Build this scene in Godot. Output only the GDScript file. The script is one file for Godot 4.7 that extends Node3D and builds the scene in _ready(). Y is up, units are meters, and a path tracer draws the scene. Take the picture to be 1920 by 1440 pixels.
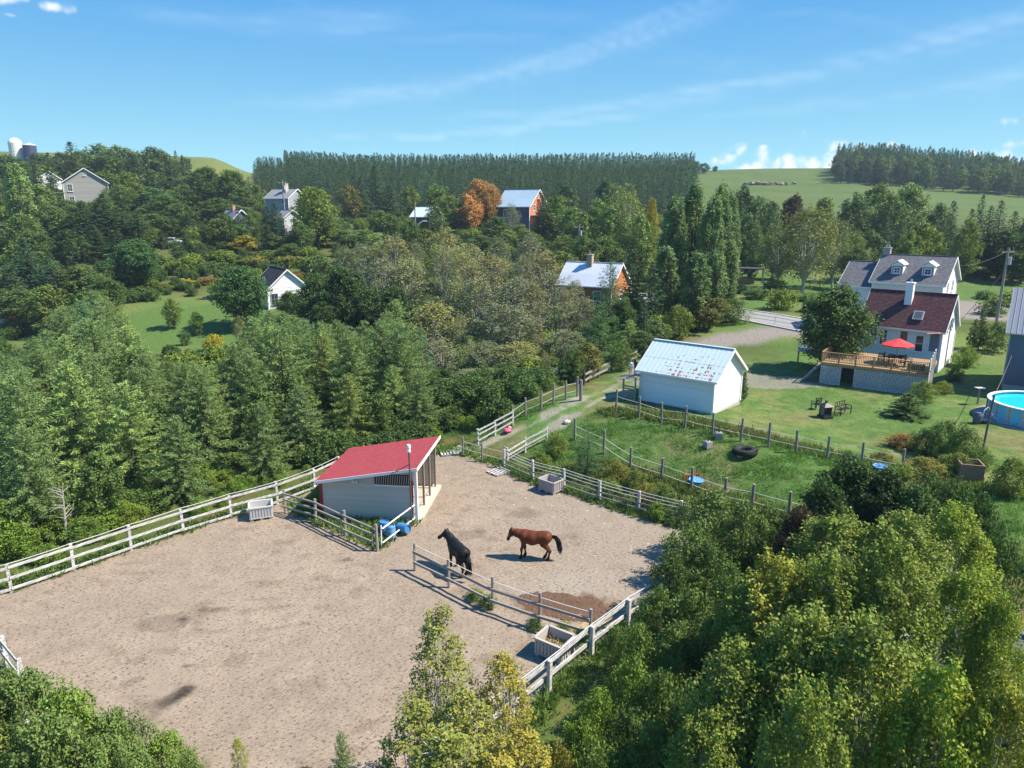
extends Node3D
# Horse paddock with a red-roofed shed, garage, houses and woods, seen from a drone. Metres; d = -z is the distance in front of the drone.
var rng := RandomNumberGenerator.new()
var names := {}
var M := {}
var nz := FastNoiseLite.new()
var nf := FastNoiseLite.new()

const DK := [60.0, 90.0, 120.0, 170.0, 250.0, 320.0, 400.0, 500.0, 700.0, 1000.0]
const CK := [-1.1, -0.75, -0.55, -0.41, -0.345, -0.19, 0.02, 0.2, 0.33, 0.45, 0.6, 0.75, 1.1]
const TB := [[-1.0, 0.0, 6.0, 16.0, 24.0, 33.0, 42.0, 48.0, 52.0, 50.0], [-1.0, 0.0, 6.0, 17.0, 26.0, 35.0, 46.0, 52.0, 55.0, 53.0], [-1.0, 0.0, 5.5, 16.0, 24.0, 33.0, 44.0, 52.0, 56.0, 54.0],
	[-1.0, 0.0, 5.0, 13.0, 21.0, 30.0, 41.0, 49.0, 52.0, 50.0], [-1.0, 0.0, 4.5, 12.0, 17.0, 23.0, 32.0, 38.0, 42.0, 40.0], [-1.0, 0.0, 4.0, 11.0, 15.0, 21.0, 30.0, 33.0, 35.0, 33.0], [-0.5, 0.5, 4.0, 9.5, 13.0, 21.0, 30.0, 33.0, 35.0, 33.0],
	[1.5, 2.5, 3.5, 7.0, 12.5, 20.0, 30.0, 40.0, 41.0, 38.0], [1.5, 3.0, 3.5, 6.0, 12.0, 18.0, 29.0, 41.0, 42.0, 38.0], [1.5, 3.0, 3.5, 5.5, 12.0, 18.0, 28.5, 39.5, 40.0, 36.0],
	[1.5, 3.0, 4.0, 5.0, 11.0, 17.0, 26.0, 36.0, 38.0, 34.0], [1.5, 2.5, 4.0, 5.0, 10.0, 16.0, 24.0, 32.0, 36.0, 33.0], [1.5, 2.5, 4.0, 5.0, 10.0, 16.0, 22.0, 29.0, 32.0, 30.0]]
const PADDOCK := [Vector2(-27, 26.5), Vector2(-22.1, 28.4), Vector2(-18.9, 32.3), Vector2(-15.4, 36.2), Vector2(-11.6, 40.4), Vector2(-9.5, 43.5), Vector2(-4.5, 46.8), Vector2(-3.2, 46.1), Vector2(-0.6, 43.7), Vector2(1.2, 41.1), Vector2(3.0, 40.0), Vector2(5.0, 38.0), Vector2(7.0, 36.3), Vector2(9.2, 34.8), Vector2(10.0, 33.0),
	Vector2(8.5, 29.5), Vector2(5.0, 25.9), Vector2(3.1, 23.8), Vector2(0.2, 20.2), Vector2(-1.2, 18.9), Vector2(-4.0, 14.0), Vector2(-6.0, 8.0), Vector2(-12.0, 8.0), Vector2(-13.0, 16.5), Vector2(-16.5, 20.6), Vector2(-20.5, 24.4)]
const PEN := [Vector2(-12.8, 37.2), Vector2(-6.65, 32.0), Vector2(-5.1, 35.4), Vector2(-10.3, 37.0), Vector2(-10.3, 42.5)]
const LANE := [Vector2(-3.4, 46.2), Vector2(-0.75, 47.5), Vector2(1.9, 48.5), Vector2(4.7, 50.0), Vector2(8.0, 54.0), Vector2(11.5, 61.0), Vector2(16.0, 70.0), Vector2(20.0, 74.5), Vector2(27.0, 79.0), Vector2(36.0, 83.5)]
const ROAD := [Vector2(16.0, 112.0), Vector2(29.6, 91.2), Vector2(36.0, 82.5), Vector2(40.0, 79.5)]


func ss(a: float, b: float, x: float) -> float:
	return smoothstep(a, b, x)


func gd(x: float, d: float) -> float:
	var s := (x + 0.5) * 0.669 + (d - 44.3) * 0.743
	var near := (2.5 - 0.9 * ss(12, 24, x)) * ss(-0.5, 10, s)
	var t := ss(50, 75, d)
	if t <= 0.0:
		return near
	var r := clampf(x / maxf(d, 1.0), CK[0], CK[12] - 1e-5)
	var e := clampf(d, DK[0], DK[9] - 1e-3)
	var i := 0
	while CK[i + 1] <= r:
		i += 1
	var j := 0
	while DK[j + 1] <= e:
		j += 1
	var a: float = (r - CK[i]) / (CK[i + 1] - CK[i])
	a = a * a * (3 - 2 * a)
	var b: float = (e - DK[j]) / (DK[j + 1] - DK[j])
	var far: float = lerpf(lerpf(TB[i][j], TB[i + 1][j], a), lerpf(TB[i][j + 1], TB[i + 1][j + 1], a), b)
	far += 5.5 * exp(-pow((x - 240.0) / 62.0, 2.0) - pow((d - 450.0) / 60.0, 2.0))
	return lerpf(near, far, t)


func at(x: float, d: float, up := 0.0) -> Vector3:
	return Vector3(x, gd(x, d) + up, -d)


func lin(r: float, g: float, b: float) -> Color:
	return Color(r, g, b)


func mat(c: Color, rough := 0.8, metal := 0.0, spec := 0.4) -> StandardMaterial3D:
	var m := StandardMaterial3D.new()
	m.albedo_color = c.linear_to_srgb()
	m.roughness = rough
	m.metallic = metal
	m.metallic_specular = spec
	return m


func vmat(rough := 0.85, spec := 0.3) -> StandardMaterial3D:
	var m := mat(Color.WHITE, rough, 0.0, spec)
	m.vertex_color_use_as_albedo = true
	return m


func leafmat(tint: Color, through := 0.62) -> StandardMaterial3D:
	var m := mat(tint, 0.6, 0.0, 0.35)
	m.vertex_color_use_as_albedo = true
	m.backlight_enabled = true
	m.backlight = Color(through, through, through * 0.75).linear_to_srgb()
	m.cull_mode = BaseMaterial3D.CULL_DISABLED
	return m


# ---------- shapes ----------
class MB:
	var v := PackedVector3Array()
	var n := PackedVector3Array()
	var c := PackedColorArray()
	var uv := PackedVector2Array()
	var col := Color.WHITE
	var x := Transform3D()

	func tri(a: Vector3, b: Vector3, e: Vector3) -> void:
		a = x * a
		b = x * b
		e = x * e
		var k := (e - a).cross(b - a).normalized()
		for p in [a, b, e]:
			v.append(p)
			n.append(k)
			c.append(col)
			uv.append(Vector2(p.x + p.z * 0.7, p.y + p.z * 0.3))

	func quad(a: Vector3, b: Vector3, e: Vector3, f: Vector3) -> void:
		tri(a, b, e)
		tri(a, e, f)

	func box(p: Vector3, s: Vector3, b := Basis()) -> void:
		var h := s / 2
		var k := []
		for i in 8:
			k.append(p + b * Vector3(h.x if i & 1 else -h.x, h.y if i & 2 else -h.y, h.z if i & 4 else -h.z))
		quad(k[1], k[3], k[2], k[0])
		quad(k[4], k[6], k[7], k[5])
		quad(k[0], k[2], k[6], k[4])
		quad(k[5], k[7], k[3], k[1])
		quad(k[3], k[7], k[6], k[2])
		quad(k[5], k[1], k[0], k[4])

	# a board or bar from p to q, w wide (sideways) and t thick (upwards)
	func bar(p: Vector3, q: Vector3, w: float, t: float, up := Vector3.UP) -> void:
		var z := (q - p)
		var l := z.length()
		if l < 1e-4:
			return
		z /= l
		var s := up.cross(z)
		if s.length() < 0.05:
			s = Vector3.RIGHT.cross(z)
		s = s.normalized()
		box((p + q) / 2, Vector3(w, t, l), Basis(s, z.cross(s), z))

	func tube(p: Vector3, q: Vector3, r0: float, r1: float, sides := 6, cap := true) -> void:
		var z := (q - p).normalized()
		var s := (Vector3.UP if absf(z.y) < 0.9 else Vector3.RIGHT).cross(z).normalized()
		var t := z.cross(s)
		for i in sides:
			var a := TAU * i / sides
			var b := TAU * (i + 1) / sides
			var u0 := s * cos(a) + t * sin(a)
			var u1 := s * cos(b) + t * sin(b)
			quad(p + u0 * r0, q + u0 * r1, q + u1 * r1, p + u1 * r0)
			if cap:
				tri(q, q + u1 * r1, q + u0 * r1)

	func cone_fan(p: Vector3, ring: Array) -> void:
		for i in ring.size():
			tri(p, ring[(i + 1) % ring.size()], ring[i])

	func lathe(o: Vector3, prof: Array, sides := 16) -> void:
		for k in prof.size() - 1:
			for i in sides:
				var a := TAU * i / sides
				var b := TAU * (i + 1) / sides
				var p: Vector2 = prof[k]
				var q: Vector2 = prof[k + 1]
				quad(o + Vector3(cos(a) * p.x, p.y, sin(a) * p.x), o + Vector3(cos(b) * p.x, p.y, sin(b) * p.x), o + Vector3(cos(b) * q.x, q.y, sin(b) * q.x), o + Vector3(cos(a) * q.x, q.y, sin(a) * q.x))

	func mesh() -> ArrayMesh:
		var arr := []
		arr.resize(Mesh.ARRAY_MAX)
		arr[Mesh.ARRAY_VERTEX] = v
		arr[Mesh.ARRAY_NORMAL] = n
		arr[Mesh.ARRAY_COLOR] = c
		arr[Mesh.ARRAY_TEX_UV] = uv
		var m := ArrayMesh.new()
		m.add_surface_from_arrays(Mesh.PRIMITIVE_TRIANGLES, arr)
		return m


func put(called: String, shape, material: Material, parent: Node3D = self) -> MeshInstance3D:
	var o := MeshInstance3D.new()
	o.name = numbered(called) if parent == self else called
	o.mesh = shape.mesh() if shape is MB or shape is Fol else shape
	o.material_override = material
	parent.add_child(o, true)
	return o


func numbered(called: String) -> String:
	var k: int = names.get(called, 0)
	names[called] = k + 1
	return called if k == 0 else "%s_%03d" % [called, k]


func tag(o: Node3D, label: String, category: String, group := "") -> void:
	o.set_meta("label", label)
	o.set_meta("category", category)
	if group:
		o.set_meta("group", group)


func thing(called: String, label: String, category: String, where := Vector3.ZERO, turn := 0.0, group := "") -> Node3D:
	var o := Node3D.new()
	o.name = numbered(called)
	add_child(o)
	o.position = where
	o.rotation.y = turn
	tag(o, label, category, group)
	return o


func struct(called: String, shape, material: Material) -> MeshInstance3D:
	var o := put(called, shape, material)
	o.set_meta("kind", "structure")
	return o


func stuff(o: Node3D) -> void:
	o.set_meta("kind", "stuff")


func noise_tex(size: int, freq: float, lo: float, hi: float, seed_: int, oct := 4) -> ImageTexture:
	var f := FastNoiseLite.new()
	f.seed = seed_
	f.frequency = freq
	f.fractal_octaves = oct
	f.noise_type = FastNoiseLite.TYPE_SIMPLEX_SMOOTH
	var im := f.get_seamless_image(size, size)
	im.convert(Image.FORMAT_RGB8)
	var data := im.get_data()
	for i in range(0, data.size(), 3):
		var t := lo + (hi - lo) * data[i] / 255.0
		var b := int(clampf(t, 0, 1) * 255)
		data[i] = b
		data[i + 1] = b
		data[i + 2] = b
	return ImageTexture.create_from_image(Image.create_from_data(size, size, false, Image.FORMAT_RGB8, data))


# trodden earth and turf: fine grain with darker flecks and small pits
func earth_tex(size: int) -> ImageTexture:
	var a := FastNoiseLite.new()
	a.seed = 3
	a.frequency = 0.05
	a.fractal_octaves = 4
	var b := FastNoiseLite.new()
	b.seed = 14
	b.frequency = 0.022
	b.fractal_octaves = 4
	b.fractal_gain = 0.62
	var ia := a.get_seamless_image(size, size)
	ia.convert(Image.FORMAT_L8)
	var ib := b.get_seamless_image(size, size)
	ib.convert(Image.FORMAT_L8)
	var da := ia.get_data()
	var db := ib.get_data()
	for i in da.size():
		var t := 0.80 + 0.26 * da[i] / 255.0
		var k := db[i]
		if k > 165:
			t *= 1.0 - 0.30 * minf(1.0, (k - 165) / 30.0)
		elif k < 78:
			t *= 1.0 + 0.12 * minf(1.0, (78 - k) / 30.0)
		da[i] = int(minf(t, 1.0) * 255.0)
	var im := Image.create_from_data(size, size, false, Image.FORMAT_L8, da)
	im.convert(Image.FORMAT_RGB8)
	return ImageTexture.create_from_image(im)


# ---------- the sky ----------
func make_sky() -> Sky:
	var w := 1024
	var h := 512
	var ci := FastNoiseLite.new()
	ci.seed = 11
	ci.frequency = 1.0
	ci.fractal_octaves = 5
	var im := Image.create(w, h, false, Image.FORMAT_RGBAF)
	var sun := Vector3(0.67, 0.74, 0.03).normalized()
	var streaks := [[-18.0, 14.0, 7.3, 13.6, 1.2, 0.8, 0.24], [-2.0, 34.0, 6.6, 11.2, 0.6, 0.6, 0.26], [-13.0, 9.0, 4.9, 6.6, 0.1, 0.22, 0.34], [14.0, 40.0, 6.4, 8.6, 0.3, 0.5, 0.16], [-26.0, -8.0, 12.2, 13.0, 0.2, 0.8, 0.16],
		[60.0, 95.0, 9.0, 15.0, 1.0, 0.9, 0.35], [-110.0, -70.0, 7.0, 13.0, 0.8, 0.8, 0.35], [130.0, 175.0, 8.0, 14.0, 1.0, 0.8, 0.35], [-170.0, -130.0, 6.0, 12.0, 0.9, 0.7, 0.35]]
	for j in h:
		var el := PI / 2 - PI * (j + 0.5) / h
		for i in w:
			if el < -0.02:
				im.set_pixel(i, j, Color(0.12, 0.15, 0.10))
				continue
			var az := wrapf(TAU * (i + 0.5) / w, -PI, PI)
			var dir := Vector3(sin(az) * cos(el), sin(el), -cos(az) * cos(el))
			var e := maxf(dir.y, 0.0)
			var t := pow(1.0 - e, 4.2)
			var c := Color(0.012, 0.215, 0.62).lerp(Color(0.42, 0.79, 0.825), pow(t, 1.35))
			var k := maxf(0.0, dir.dot(sun))
			var glow := 0.10 * pow(k, 3.0) + 0.30 * pow(k, 24.0)
			c += Color(glow * 0.75, glow * 0.9, glow)
			# high thin cloud, drawn out in long streaks
			var pl := Vector2(dir.x, dir.z) / (e + 0.10)
			pl = pl.rotated(0.30)
			var wob := ci.get_noise_2d(pl.x * 0.35, pl.y * 0.5) * 0.9
			var cz := ci.get_noise_2d(pl.x * 0.22 + 5.0, pl.y * 1.5 + wob)
			var sheet := ci.get_noise_2d(pl.x * 0.25 - 9.0, pl.y * 0.4 + 4.0)
			var a := ss(0.05, 0.7, cz) * ss(-0.1, 0.4, sheet) * 0.10 * ss(0.02, 0.12, e)
			var azd := rad_to_deg(az)
			var eld := rad_to_deg(el)
			for st in streaks:
				# from azimuth, to azimuth, elevation there and there, bow, thickness, strength
				var u: float = (azd - st[0]) / (st[1] - st[0])
				if u < -0.2 or u > 1.2:
					continue
				var mid: float = lerpf(st[2], st[3], u) - st[4] * 4.0 * u * (1.0 - u)
				var thick: float = st[5] * (0.45 + 0.9 * u)
				var off: float = (eld - mid + 0.5 * ci.get_noise_2d(azd * 0.12, eld * 0.4)) / thick
				var fib := 0.55 + 0.75 * ci.get_noise_2d(azd * 0.10 + 3.0, (eld - mid) * 1.6)
				a = maxf(a, st[6] * exp(-off * off) * ss(-0.2, 0.2, u) * ss(1.2, 0.85, u) * clampf(fib, 0.0, 1.0))
			c = c.lerp(Color(0.72, 0.86, 0.98), a)
			c.a = 1.0
			im.set_pixel(i, j, c)
	im.resize(4096, 2048, Image.INTERPOLATE_CUBIC)
	# heaped clouds low round the horizon
	var cu := FastNoiseLite.new()
	cu.seed = 5
	cu.fractal_octaves = 5
	cu.frequency = 1.0
	var loose := [[-30.2, 12.2, 1.2, 0.42], [-33.2, 12.4, 1.6, 0.45], [-32.9, 11.4, 0.6, 0.18], [18.6, 4.25, 0.5, 0.18], [20.5, 3.9, 0.3, 0.16], [23.2, 3.9, 0.3, 0.14], [27.0, 4.2, 0.7, 0.3], [75.0, 9.0, 3.0, 1.1], [-80.0, 12.0, 2.4, 0.9], [140.0, 10.0, 3.0, 1.2], [-150.0, 11.0, 2.6, 1.0]]
	for j in range(830, 1024):
		var el := 90.0 - 180.0 * (j + 0.5) / 2048.0
		for i in 4096:
			var az := wrapf(360.0 * (i + 0.5) / 4096.0, -180.0, 180.0)
			var ca := cos(deg_to_rad(az)) * 9.0
			var sa := sin(deg_to_rad(az)) * 9.0
			var big := cu.get_noise_2d(ca * 0.45 + 17.3, sa * 0.45 + 3.1)
			var top := 2.6 + 4.6 * big
			if absf(az) < 42.0:
				top = lerpf(top, 1.2 + 2.5 * exp(-pow((az - 17.5) / 5.0, 2.0)) + 2.7 * exp(-pow((az - 25.5) / 4.5, 2.0)) + 4.2 * exp(-pow((az - 35.5) / 3.6, 2.0)), ss(42.0, 38.0, absf(az)))
			var puff := cu.get_noise_3d(ca * 3.6, sa * 3.6, el * 0.62) * 0.85
			var dens := (top - el) * 0.36 + puff * 1.30
			var d2 := -1.0
			for k in loose:
				var q := Vector2((az - k[0]) / k[2], (el - k[1]) / k[3]).length()
				if q < 2.0:
					d2 = maxf(d2, 0.75 - q + puff * 1.4)
			var a := maxf(ss(-0.05, 0.75, dens), 0.85 * ss(0.0, 0.9, d2))
			if a <= 0.0:
				continue
			var lit := ss(-0.3, 0.5, cu.get_noise_3d(ca * 4.0 - 0.16 * 4.0, sa * 4.0, (el - 0.5) * 0.55) * -1.0 + puff + 0.15)
			var cc := Color(0.62, 0.72, 0.85).lerp(Color(0.98, 0.98, 0.97), lit)
			var p := im.get_pixel(i, j)
			p = p.lerp(cc, a * 0.93)
			p.a = 1.0
			im.set_pixel(i, j, p)
	var pm := PanoramaSkyMaterial.new()
	pm.panorama = ImageTexture.create_from_image(im)
	var sky := Sky.new()
	sky.sky_material = pm
	return sky


# ---------- the ground ----------
func path_dist(p: Vector2, line: Array) -> Vector2:
	var best := 1e9
	var along := 0.0
	for i in line.size() - 1:
		var q := Geometry2D.get_closest_point_to_segment(p, line[i], line[i + 1])
		var k := p.distance_to(q)
		if k < best:
			best = k
			along = i + q.distance_to(line[i]) / maxf(0.01, line[i].distance_to(line[i + 1]))
	return Vector2(best, along)


func edge_dist(p: Vector2, poly: PackedVector2Array) -> float:
	var best := 1e9
	for i in poly.size():
		best = minf(best, p.distance_to(Geometry2D.get_closest_point_to_segment(p, poly[i], poly[(i + 1) % poly.size()])))
	return best if Geometry2D.is_point_in_polygon(p, poly) else -best


const SAND := Color(0.302, 0.242, 0.184)
const GRASS := Color(0.095, 0.165, 0.042)
const ROUGH := Color(0.090, 0.120, 0.034)
const GRAVEL := Color(0.25, 0.225, 0.20)

# region (0 rough ground, 1 paddock, 2 lawn and pasture, 3 lane) and colour of a spot
func spot(x: float, d: float) -> Array:
	var p := Vector2(x, d)
	var a := nz.get_noise_2d(x * 6.0, d * 6.0)
	var b := nz.get_noise_2d(x * 22.0 + 100.0, d * 22.0)
	var f := nf.get_noise_2d(x * 60.0, d * 60.0)
	var e := edge_dist(p, PADDOCK) + a * 0.5 + b * 0.3
	var pen := edge_dist(p, PEN)
	if pen > 0.0:
		e = minf(e, -pen - b * 0.3)
	var region := 0
	var g := ROUGH.lerp(Color(0.13, 0.115, 0.045), ss(0.0, 0.5, a + b * 0.5))
	var lane := path_dist(p, LANE)
	var s := (x + 0.5) * 0.669 + (d - 44.3) * 0.743
	var lawn := ss(1.2, 2.6, s + b * 1.2) * ss(28.0, 31.0, d + b)
	if x < 9.0:
		lawn *= ss(-3.0, -2.2, -(lane.x if d - 46.0 > (x + 3.0) * 0.62 else 0.0) + b)
	if lawn > 0.0:
		var gg := GRASS.lerp(Color(0.150, 0.190, 0.060), ss(-0.25, 0.5, a * 0.9 + b * 0.5))
		var past := ss(0.4, -0.4, x - (7.5 + (48.7 - d) * 1.45)) # the pasture side of the upper wire fence
		gg = gg.lerp(Color(0.085, 0.190, 0.045), 0.75 * past * ss(-0.4, 0.3, b))
		gg = gg.lerp(Color(0.175, 0.155, 0.07), 0.6 * ss(0.15, 0.55, a + 0.45 * f)) * (1.0 + 0.22 * f + 0.16 * b)
		g = g.lerp(gg, lawn)
		if lawn > 0.5:
			region = 2
	if lane.x < 4.5:
		var worn: float = ss(0.55, -0.1, absf(absf(lane.x - 0.1) - 0.55) + b * 0.8 + a * 0.9 - 0.1) * 0.8
		if lane.y > 4.6:
			worn = maxf(worn, ss(2.3, 1.7, lane.x + b * 0.5) * ss(4.5, 5.3, lane.y))
		g = g.lerp(GRAVEL.lerp(Color(0.36, 0.32, 0.26), ss(5.0, 3.5, lane.y)), worn)
		if lane.x < 1.6 and d > 47.0:
			region = 3
	if Vector2((x - 22.0) / 5.5, (d - 60.5) / 2.6).length() < 1.0 + b * 0.3:
		g = g.lerp(GRAVEL, 0.7)
	if e > -0.6:
		var sand := SAND * (1.0 + 0.10 * a + 0.09 * b + 0.10 * f)
		var scuff := ss(0.22, 0.5, nf.get_noise_2d(x * 26.0, d * 45.0)) * ss(-0.35, 0.2, a)
		sand = sand.lerp(Color(0.19, 0.14, 0.10), 0.5 * scuff)
		sand = sand.lerp(Color(0.285, 0.24, 0.19), 0.6 * ss(-2.0, 4.0, x + b * 3.0) * ss(26.0, 29.0, d)) # stonier and greyer where the horses stand
		sand = sand.lerp(Color(0.34, 0.30, 0.25), 0.45 * ss(3.0, 0.5, p.distance_to(Vector2(2.6, 28.6))))
		for k in [[-13.45, 26.0, 0.42, 0.42, 0.95], [-12.6, 26.8, 0.75, 0.28, 0.6], [-11.5, 21.5, 0.30, 0.62, 0.9], [-11.75, 21.0, 0.5, 0.4, 0.7], [-12.1, 23.0, 0.28, 0.18, 0.7], [-14.2, 26.0, 1.5, 0.8, 0.3], [-11.9, 20.9, 0.9, 0.7, 0.35], [-7.9, 31.2, 0.3, 0.15, 0.7], [-2.4, 34.0, 1.0, 0.8, 0.35], [-1.0, 33.2, 0.5, 0.4, 0.3], [0.6, 36.6, 1.2, 0.8, 0.3], [3.0, 33.6, 0.8, 1.0, 0.3], [-7.5, 21.8, 1.2, 1.0, 0.15]]:
			var q := Vector2((x - k[0]) / k[2], (d - k[1]) / k[3]).length() + b * 0.5 + f * 0.5
			sand = sand.lerp(Color(0.055, 0.045, 0.036), k[4] * ss(1.15, 0.35, q))
		# two long pale drag marks across the school
		for off in [0.0, 0.75]:
			var lx: float = -9.6 + off + 0.05 * (d - 26.0)
			if d > 18.0 and d < 33.0:
				sand = sand.lerp(Color(0.36, 0.29, 0.225), 0.4 * ss(0.10, 0.03, absf(x - lx + b * 0.05)) * ss(-0.3, 0.1, a + 0.2))
		var heap := Vector2((x - 2.2) / 2.0, (d - 27.0) / 0.95).rotated(0.35).length() + b * 0.5 + f * 0.35
		sand = sand.lerp(Color(0.115, 0.062, 0.036), 0.92 * ss(1.25, 0.7, heap))
		sand = sand.lerp(Color(0.42, 0.33, 0.18), 0.8 * ss(1.1, 0.6, Vector2((x - 3.5) / 0.9, (d - 25.6) / 0.5).length() + b * 0.4))
		g = g.lerp(sand, ss(-0.35, 0.3, e))
		if e > 0.0:
			region = 1
	var out := maxf(ss(65.0, 72.5, d), maxf(ss(FX0 + 5.0, FX0 + 0.5, x), ss(FX1 - 5.0, FX1 - 0.5, x)))
	if out > 0.0 and region != 1:
		g = g.lerp(far_spot(x, d), out)
	return [region, g]


func far_spot(x: float, d: float) -> Color:
	var a := nz.get_noise_2d(x * 1.3, d * 1.3)
	var b := nz.get_noise_2d(x * 5.0, d * 5.0)
	var g := ROUGH.lerp(Color(0.12, 0.11, 0.045), ss(-0.1, 0.5, b))
	var lawns := [[-41.0, 95.0, 26.0, 17.0], [4.0, 178.0, 16.0, 10.0], [-29.0, 160.0, 12.0, 12.0], [48.0, 128.0, 22.0, 26.0], [70.0, 112.0, 26.0, 18.0], [95.0, 148.0, 22.0, 16.0], [-66.0, 99.0, 10.0, 8.0], [30.0, 84.0, 16.0, 9.0], [48.0, 66.0, 22.0, 14.0], [40.0, 104.0, 12.0, 10.0]]
	for k in lawns:
		var q := Vector2((x - k[0]) / k[2], (d - k[1]) / k[3]).length() + b * 0.2
		g = g.lerp(GRASS.lerp(Color(0.150, 0.190, 0.06), ss(-0.2, 0.5, a + b)), ss(1.05, 0.9, q))
	if d > 240.0:
		var r := x / d
		var field := ss(240.0, 280.0, d) * ss(0.2, 0.25, r)
		var stripe := 0.5 + 0.5 * sin((x * 0.2 + d) * 0.22 + b * 2.0)
		g = g.lerp(Color(0.095, 0.145, 0.042).lerp(Color(0.130, 0.170, 0.055), stripe * 0.6 + a * 0.6), field)
		var left := ss(270.0, 300.0, d) * ss(-0.2, -0.26, r)
		g = g.lerp(Color(0.165, 0.185, 0.050).lerp(Color(0.125, 0.165, 0.045), ss(-0.2, 0.4, a + b * 0.5)), left)
	for k in [[62.0, 95.0, 9.0, 7.0], [66.0, 84.0, 3.5, 12.0]]:
		var q := Vector2((x - k[0]) / k[2], (d - k[1]) / k[3]).length() + b * 0.2
		g = g.lerp(GRAVEL, ss(1.05, 0.92, q))
	var lane := path_dist(Vector2(x, d), LANE)
	if d < 90.0:
		g = g.lerp(GRAVEL, ss(2.9, 2.3, lane.x + b * 0.4) * ss(60.0, 66.0, d))
	return g


const FX0 := -31.0
const FX1 := 45.0
const FD0 := 7.0
const FD1 := 73.0

func ground() -> void:
	var step := 0.17
	var nx := int((FX1 - FX0) / step)
	var nd := int((FD1 - FD0) / step)
	var pos := PackedVector3Array()
	var cols := PackedColorArray()
	var uvs := PackedVector2Array()
	var reg := PackedByteArray()
	for j in nd + 1:
		var d := FD0 + j * step
		for i in nx + 1:
			var x := FX0 + i * step
			var s := spot(x, d)
			var y := gd(x, d)
			if s[0] == 1:
				y += 0.022 * nf.get_noise_2d(x * 40.0, d * 40.0) + 0.03 * nz.get_noise_2d(x * 14.0, d * 14.0)
				y += 0.05 * ss(1.1, 0.3, Vector2((x - 2.2) / 2.3, (d - 27.0) / 1.15).rotated(0.35).length())
			else:
				y += 0.05 * nf.get_noise_2d(x * 30.0, d * 30.0)
			pos.append(Vector3(x, y, -d))
			cols.append(s[1] * 2.0)
			uvs.append(Vector2(x + 0.35 * d, (d - 0.35 * x) * 1.5) / 11.0)
			reg.append(s[0])
	var m := vmat(0.95, 0.2)
	m.albedo_color = Color(0.5, 0.5, 0.5).linear_to_srgb()
	m.albedo_texture = earth_tex(2048)
	m.heightmap_enabled = true
	m.heightmap_texture = noise_tex(1024, 0.025, 0.0, 1.0, 8, 5)
	m.heightmap_scale = 2.2
	M.ground = m
	var called := ["ground", "paddock", "lawn", "path"]
	for r in 4:
		var idx := PackedInt32Array()
		for j in nd:
			for i in nx:
				var k := j * (nx + 1) + i
				if reg[k] != r:
					continue
				idx.append_array([k, k + nx + 1, k + nx + 2, k, k + nx + 2, k + 1])
		var used := {}
		var v2 := PackedVector3Array()
		var c2 := PackedColorArray()
		var u2 := PackedVector2Array()
		for t in idx.size():
			var k := idx[t]
			if not used.has(k):
				used[k] = v2.size()
				v2.append(pos[k])
				c2.append(cols[k])
				u2.append(uvs[k])
			idx[t] = used[k]
		struct(called[r], smooth_mesh(v2, c2, u2, idx), m)
	# the land beyond, out to the skyline and to both sides
	var xs := [0.0]
	var w := 2.0
	while xs[-1] < 1000.0:
		xs.append(xs[-1] + w)
		w *= 1.0 if xs[-1] < 100.0 else 1.05
	var ax := []
	for i in range(xs.size() - 1, 0, -1):
		ax.append(-xs[i])
	ax.append_array(xs)
	var ds := [-60.0, -30.0, 0.0, FD0 + 0.5]
	w = 2.0
	while ds[-1] < 1150.0:
		ds.append(ds[-1] + w)
		w *= 1.0 if ds[-1] < 150.0 else 1.04
	var p3 := PackedVector3Array()
	var c3 := PackedColorArray()
	var u3 := PackedVector2Array()
	var i3 := PackedInt32Array()
	for d in ds:
		for x in ax:
			var y := gd(x, d)
			if x > FX0 + 1 and x < FX1 - 1 and d > FD0 + 1 and d < FD1 - 1:
				y -= 0.5
			else:
				y += 0.012
			p3.append(Vector3(x, y, -d))
			c3.append(far_spot(x, d) * 2.0)
			u3.append(Vector2(x, d) / 19.0)
	for j in ds.size() - 1:
		for i in ax.size() - 1:
			var k := j * ax.size() + i
			i3.append_array([k, k + ax.size(), k + ax.size() + 1, k, k + ax.size() + 1, k + 1])
	struct("terrain", smooth_mesh(p3, c3, u3, i3), m)
	# the paved road behind the garage with its concrete edge
	var road := MB.new()
	var curb := MB.new()
	for i in ROAD.size() - 1:
		for t in 8:
			var a: Vector2 = ROAD[i].lerp(ROAD[i + 1], t / 8.0)
			var b: Vector2 = ROAD[i].lerp(ROAD[i + 1], (t + 1) / 8.0)
			var na: Vector2 = (ROAD[i + 1] - ROAD[i]).normalized().orthogonal() * 3.1
			road.quad(at(a.x - na.x, a.y - na.y, 0.10), at(b.x - na.x, b.y - na.y, 0.10), at(b.x + na.x, b.y + na.y, 0.10), at(a.x + na.x, a.y + na.y, 0.10))
			var nb := na * 1.08
			for sgn in [-1.0, 1.0]:
				curb.bar(at(a.x + nb.x * sgn, a.y + nb.y * sgn, 0.06), at(b.x + nb.x * sgn, b.y + nb.y * sgn, 0.06), 0.3, 0.22)
	struct("road", road, mat(Color(0.24, 0.24, 0.245), 0.9))
	struct("kerb", curb, mat(Color(0.42, 0.42, 0.40), 0.9))


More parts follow.
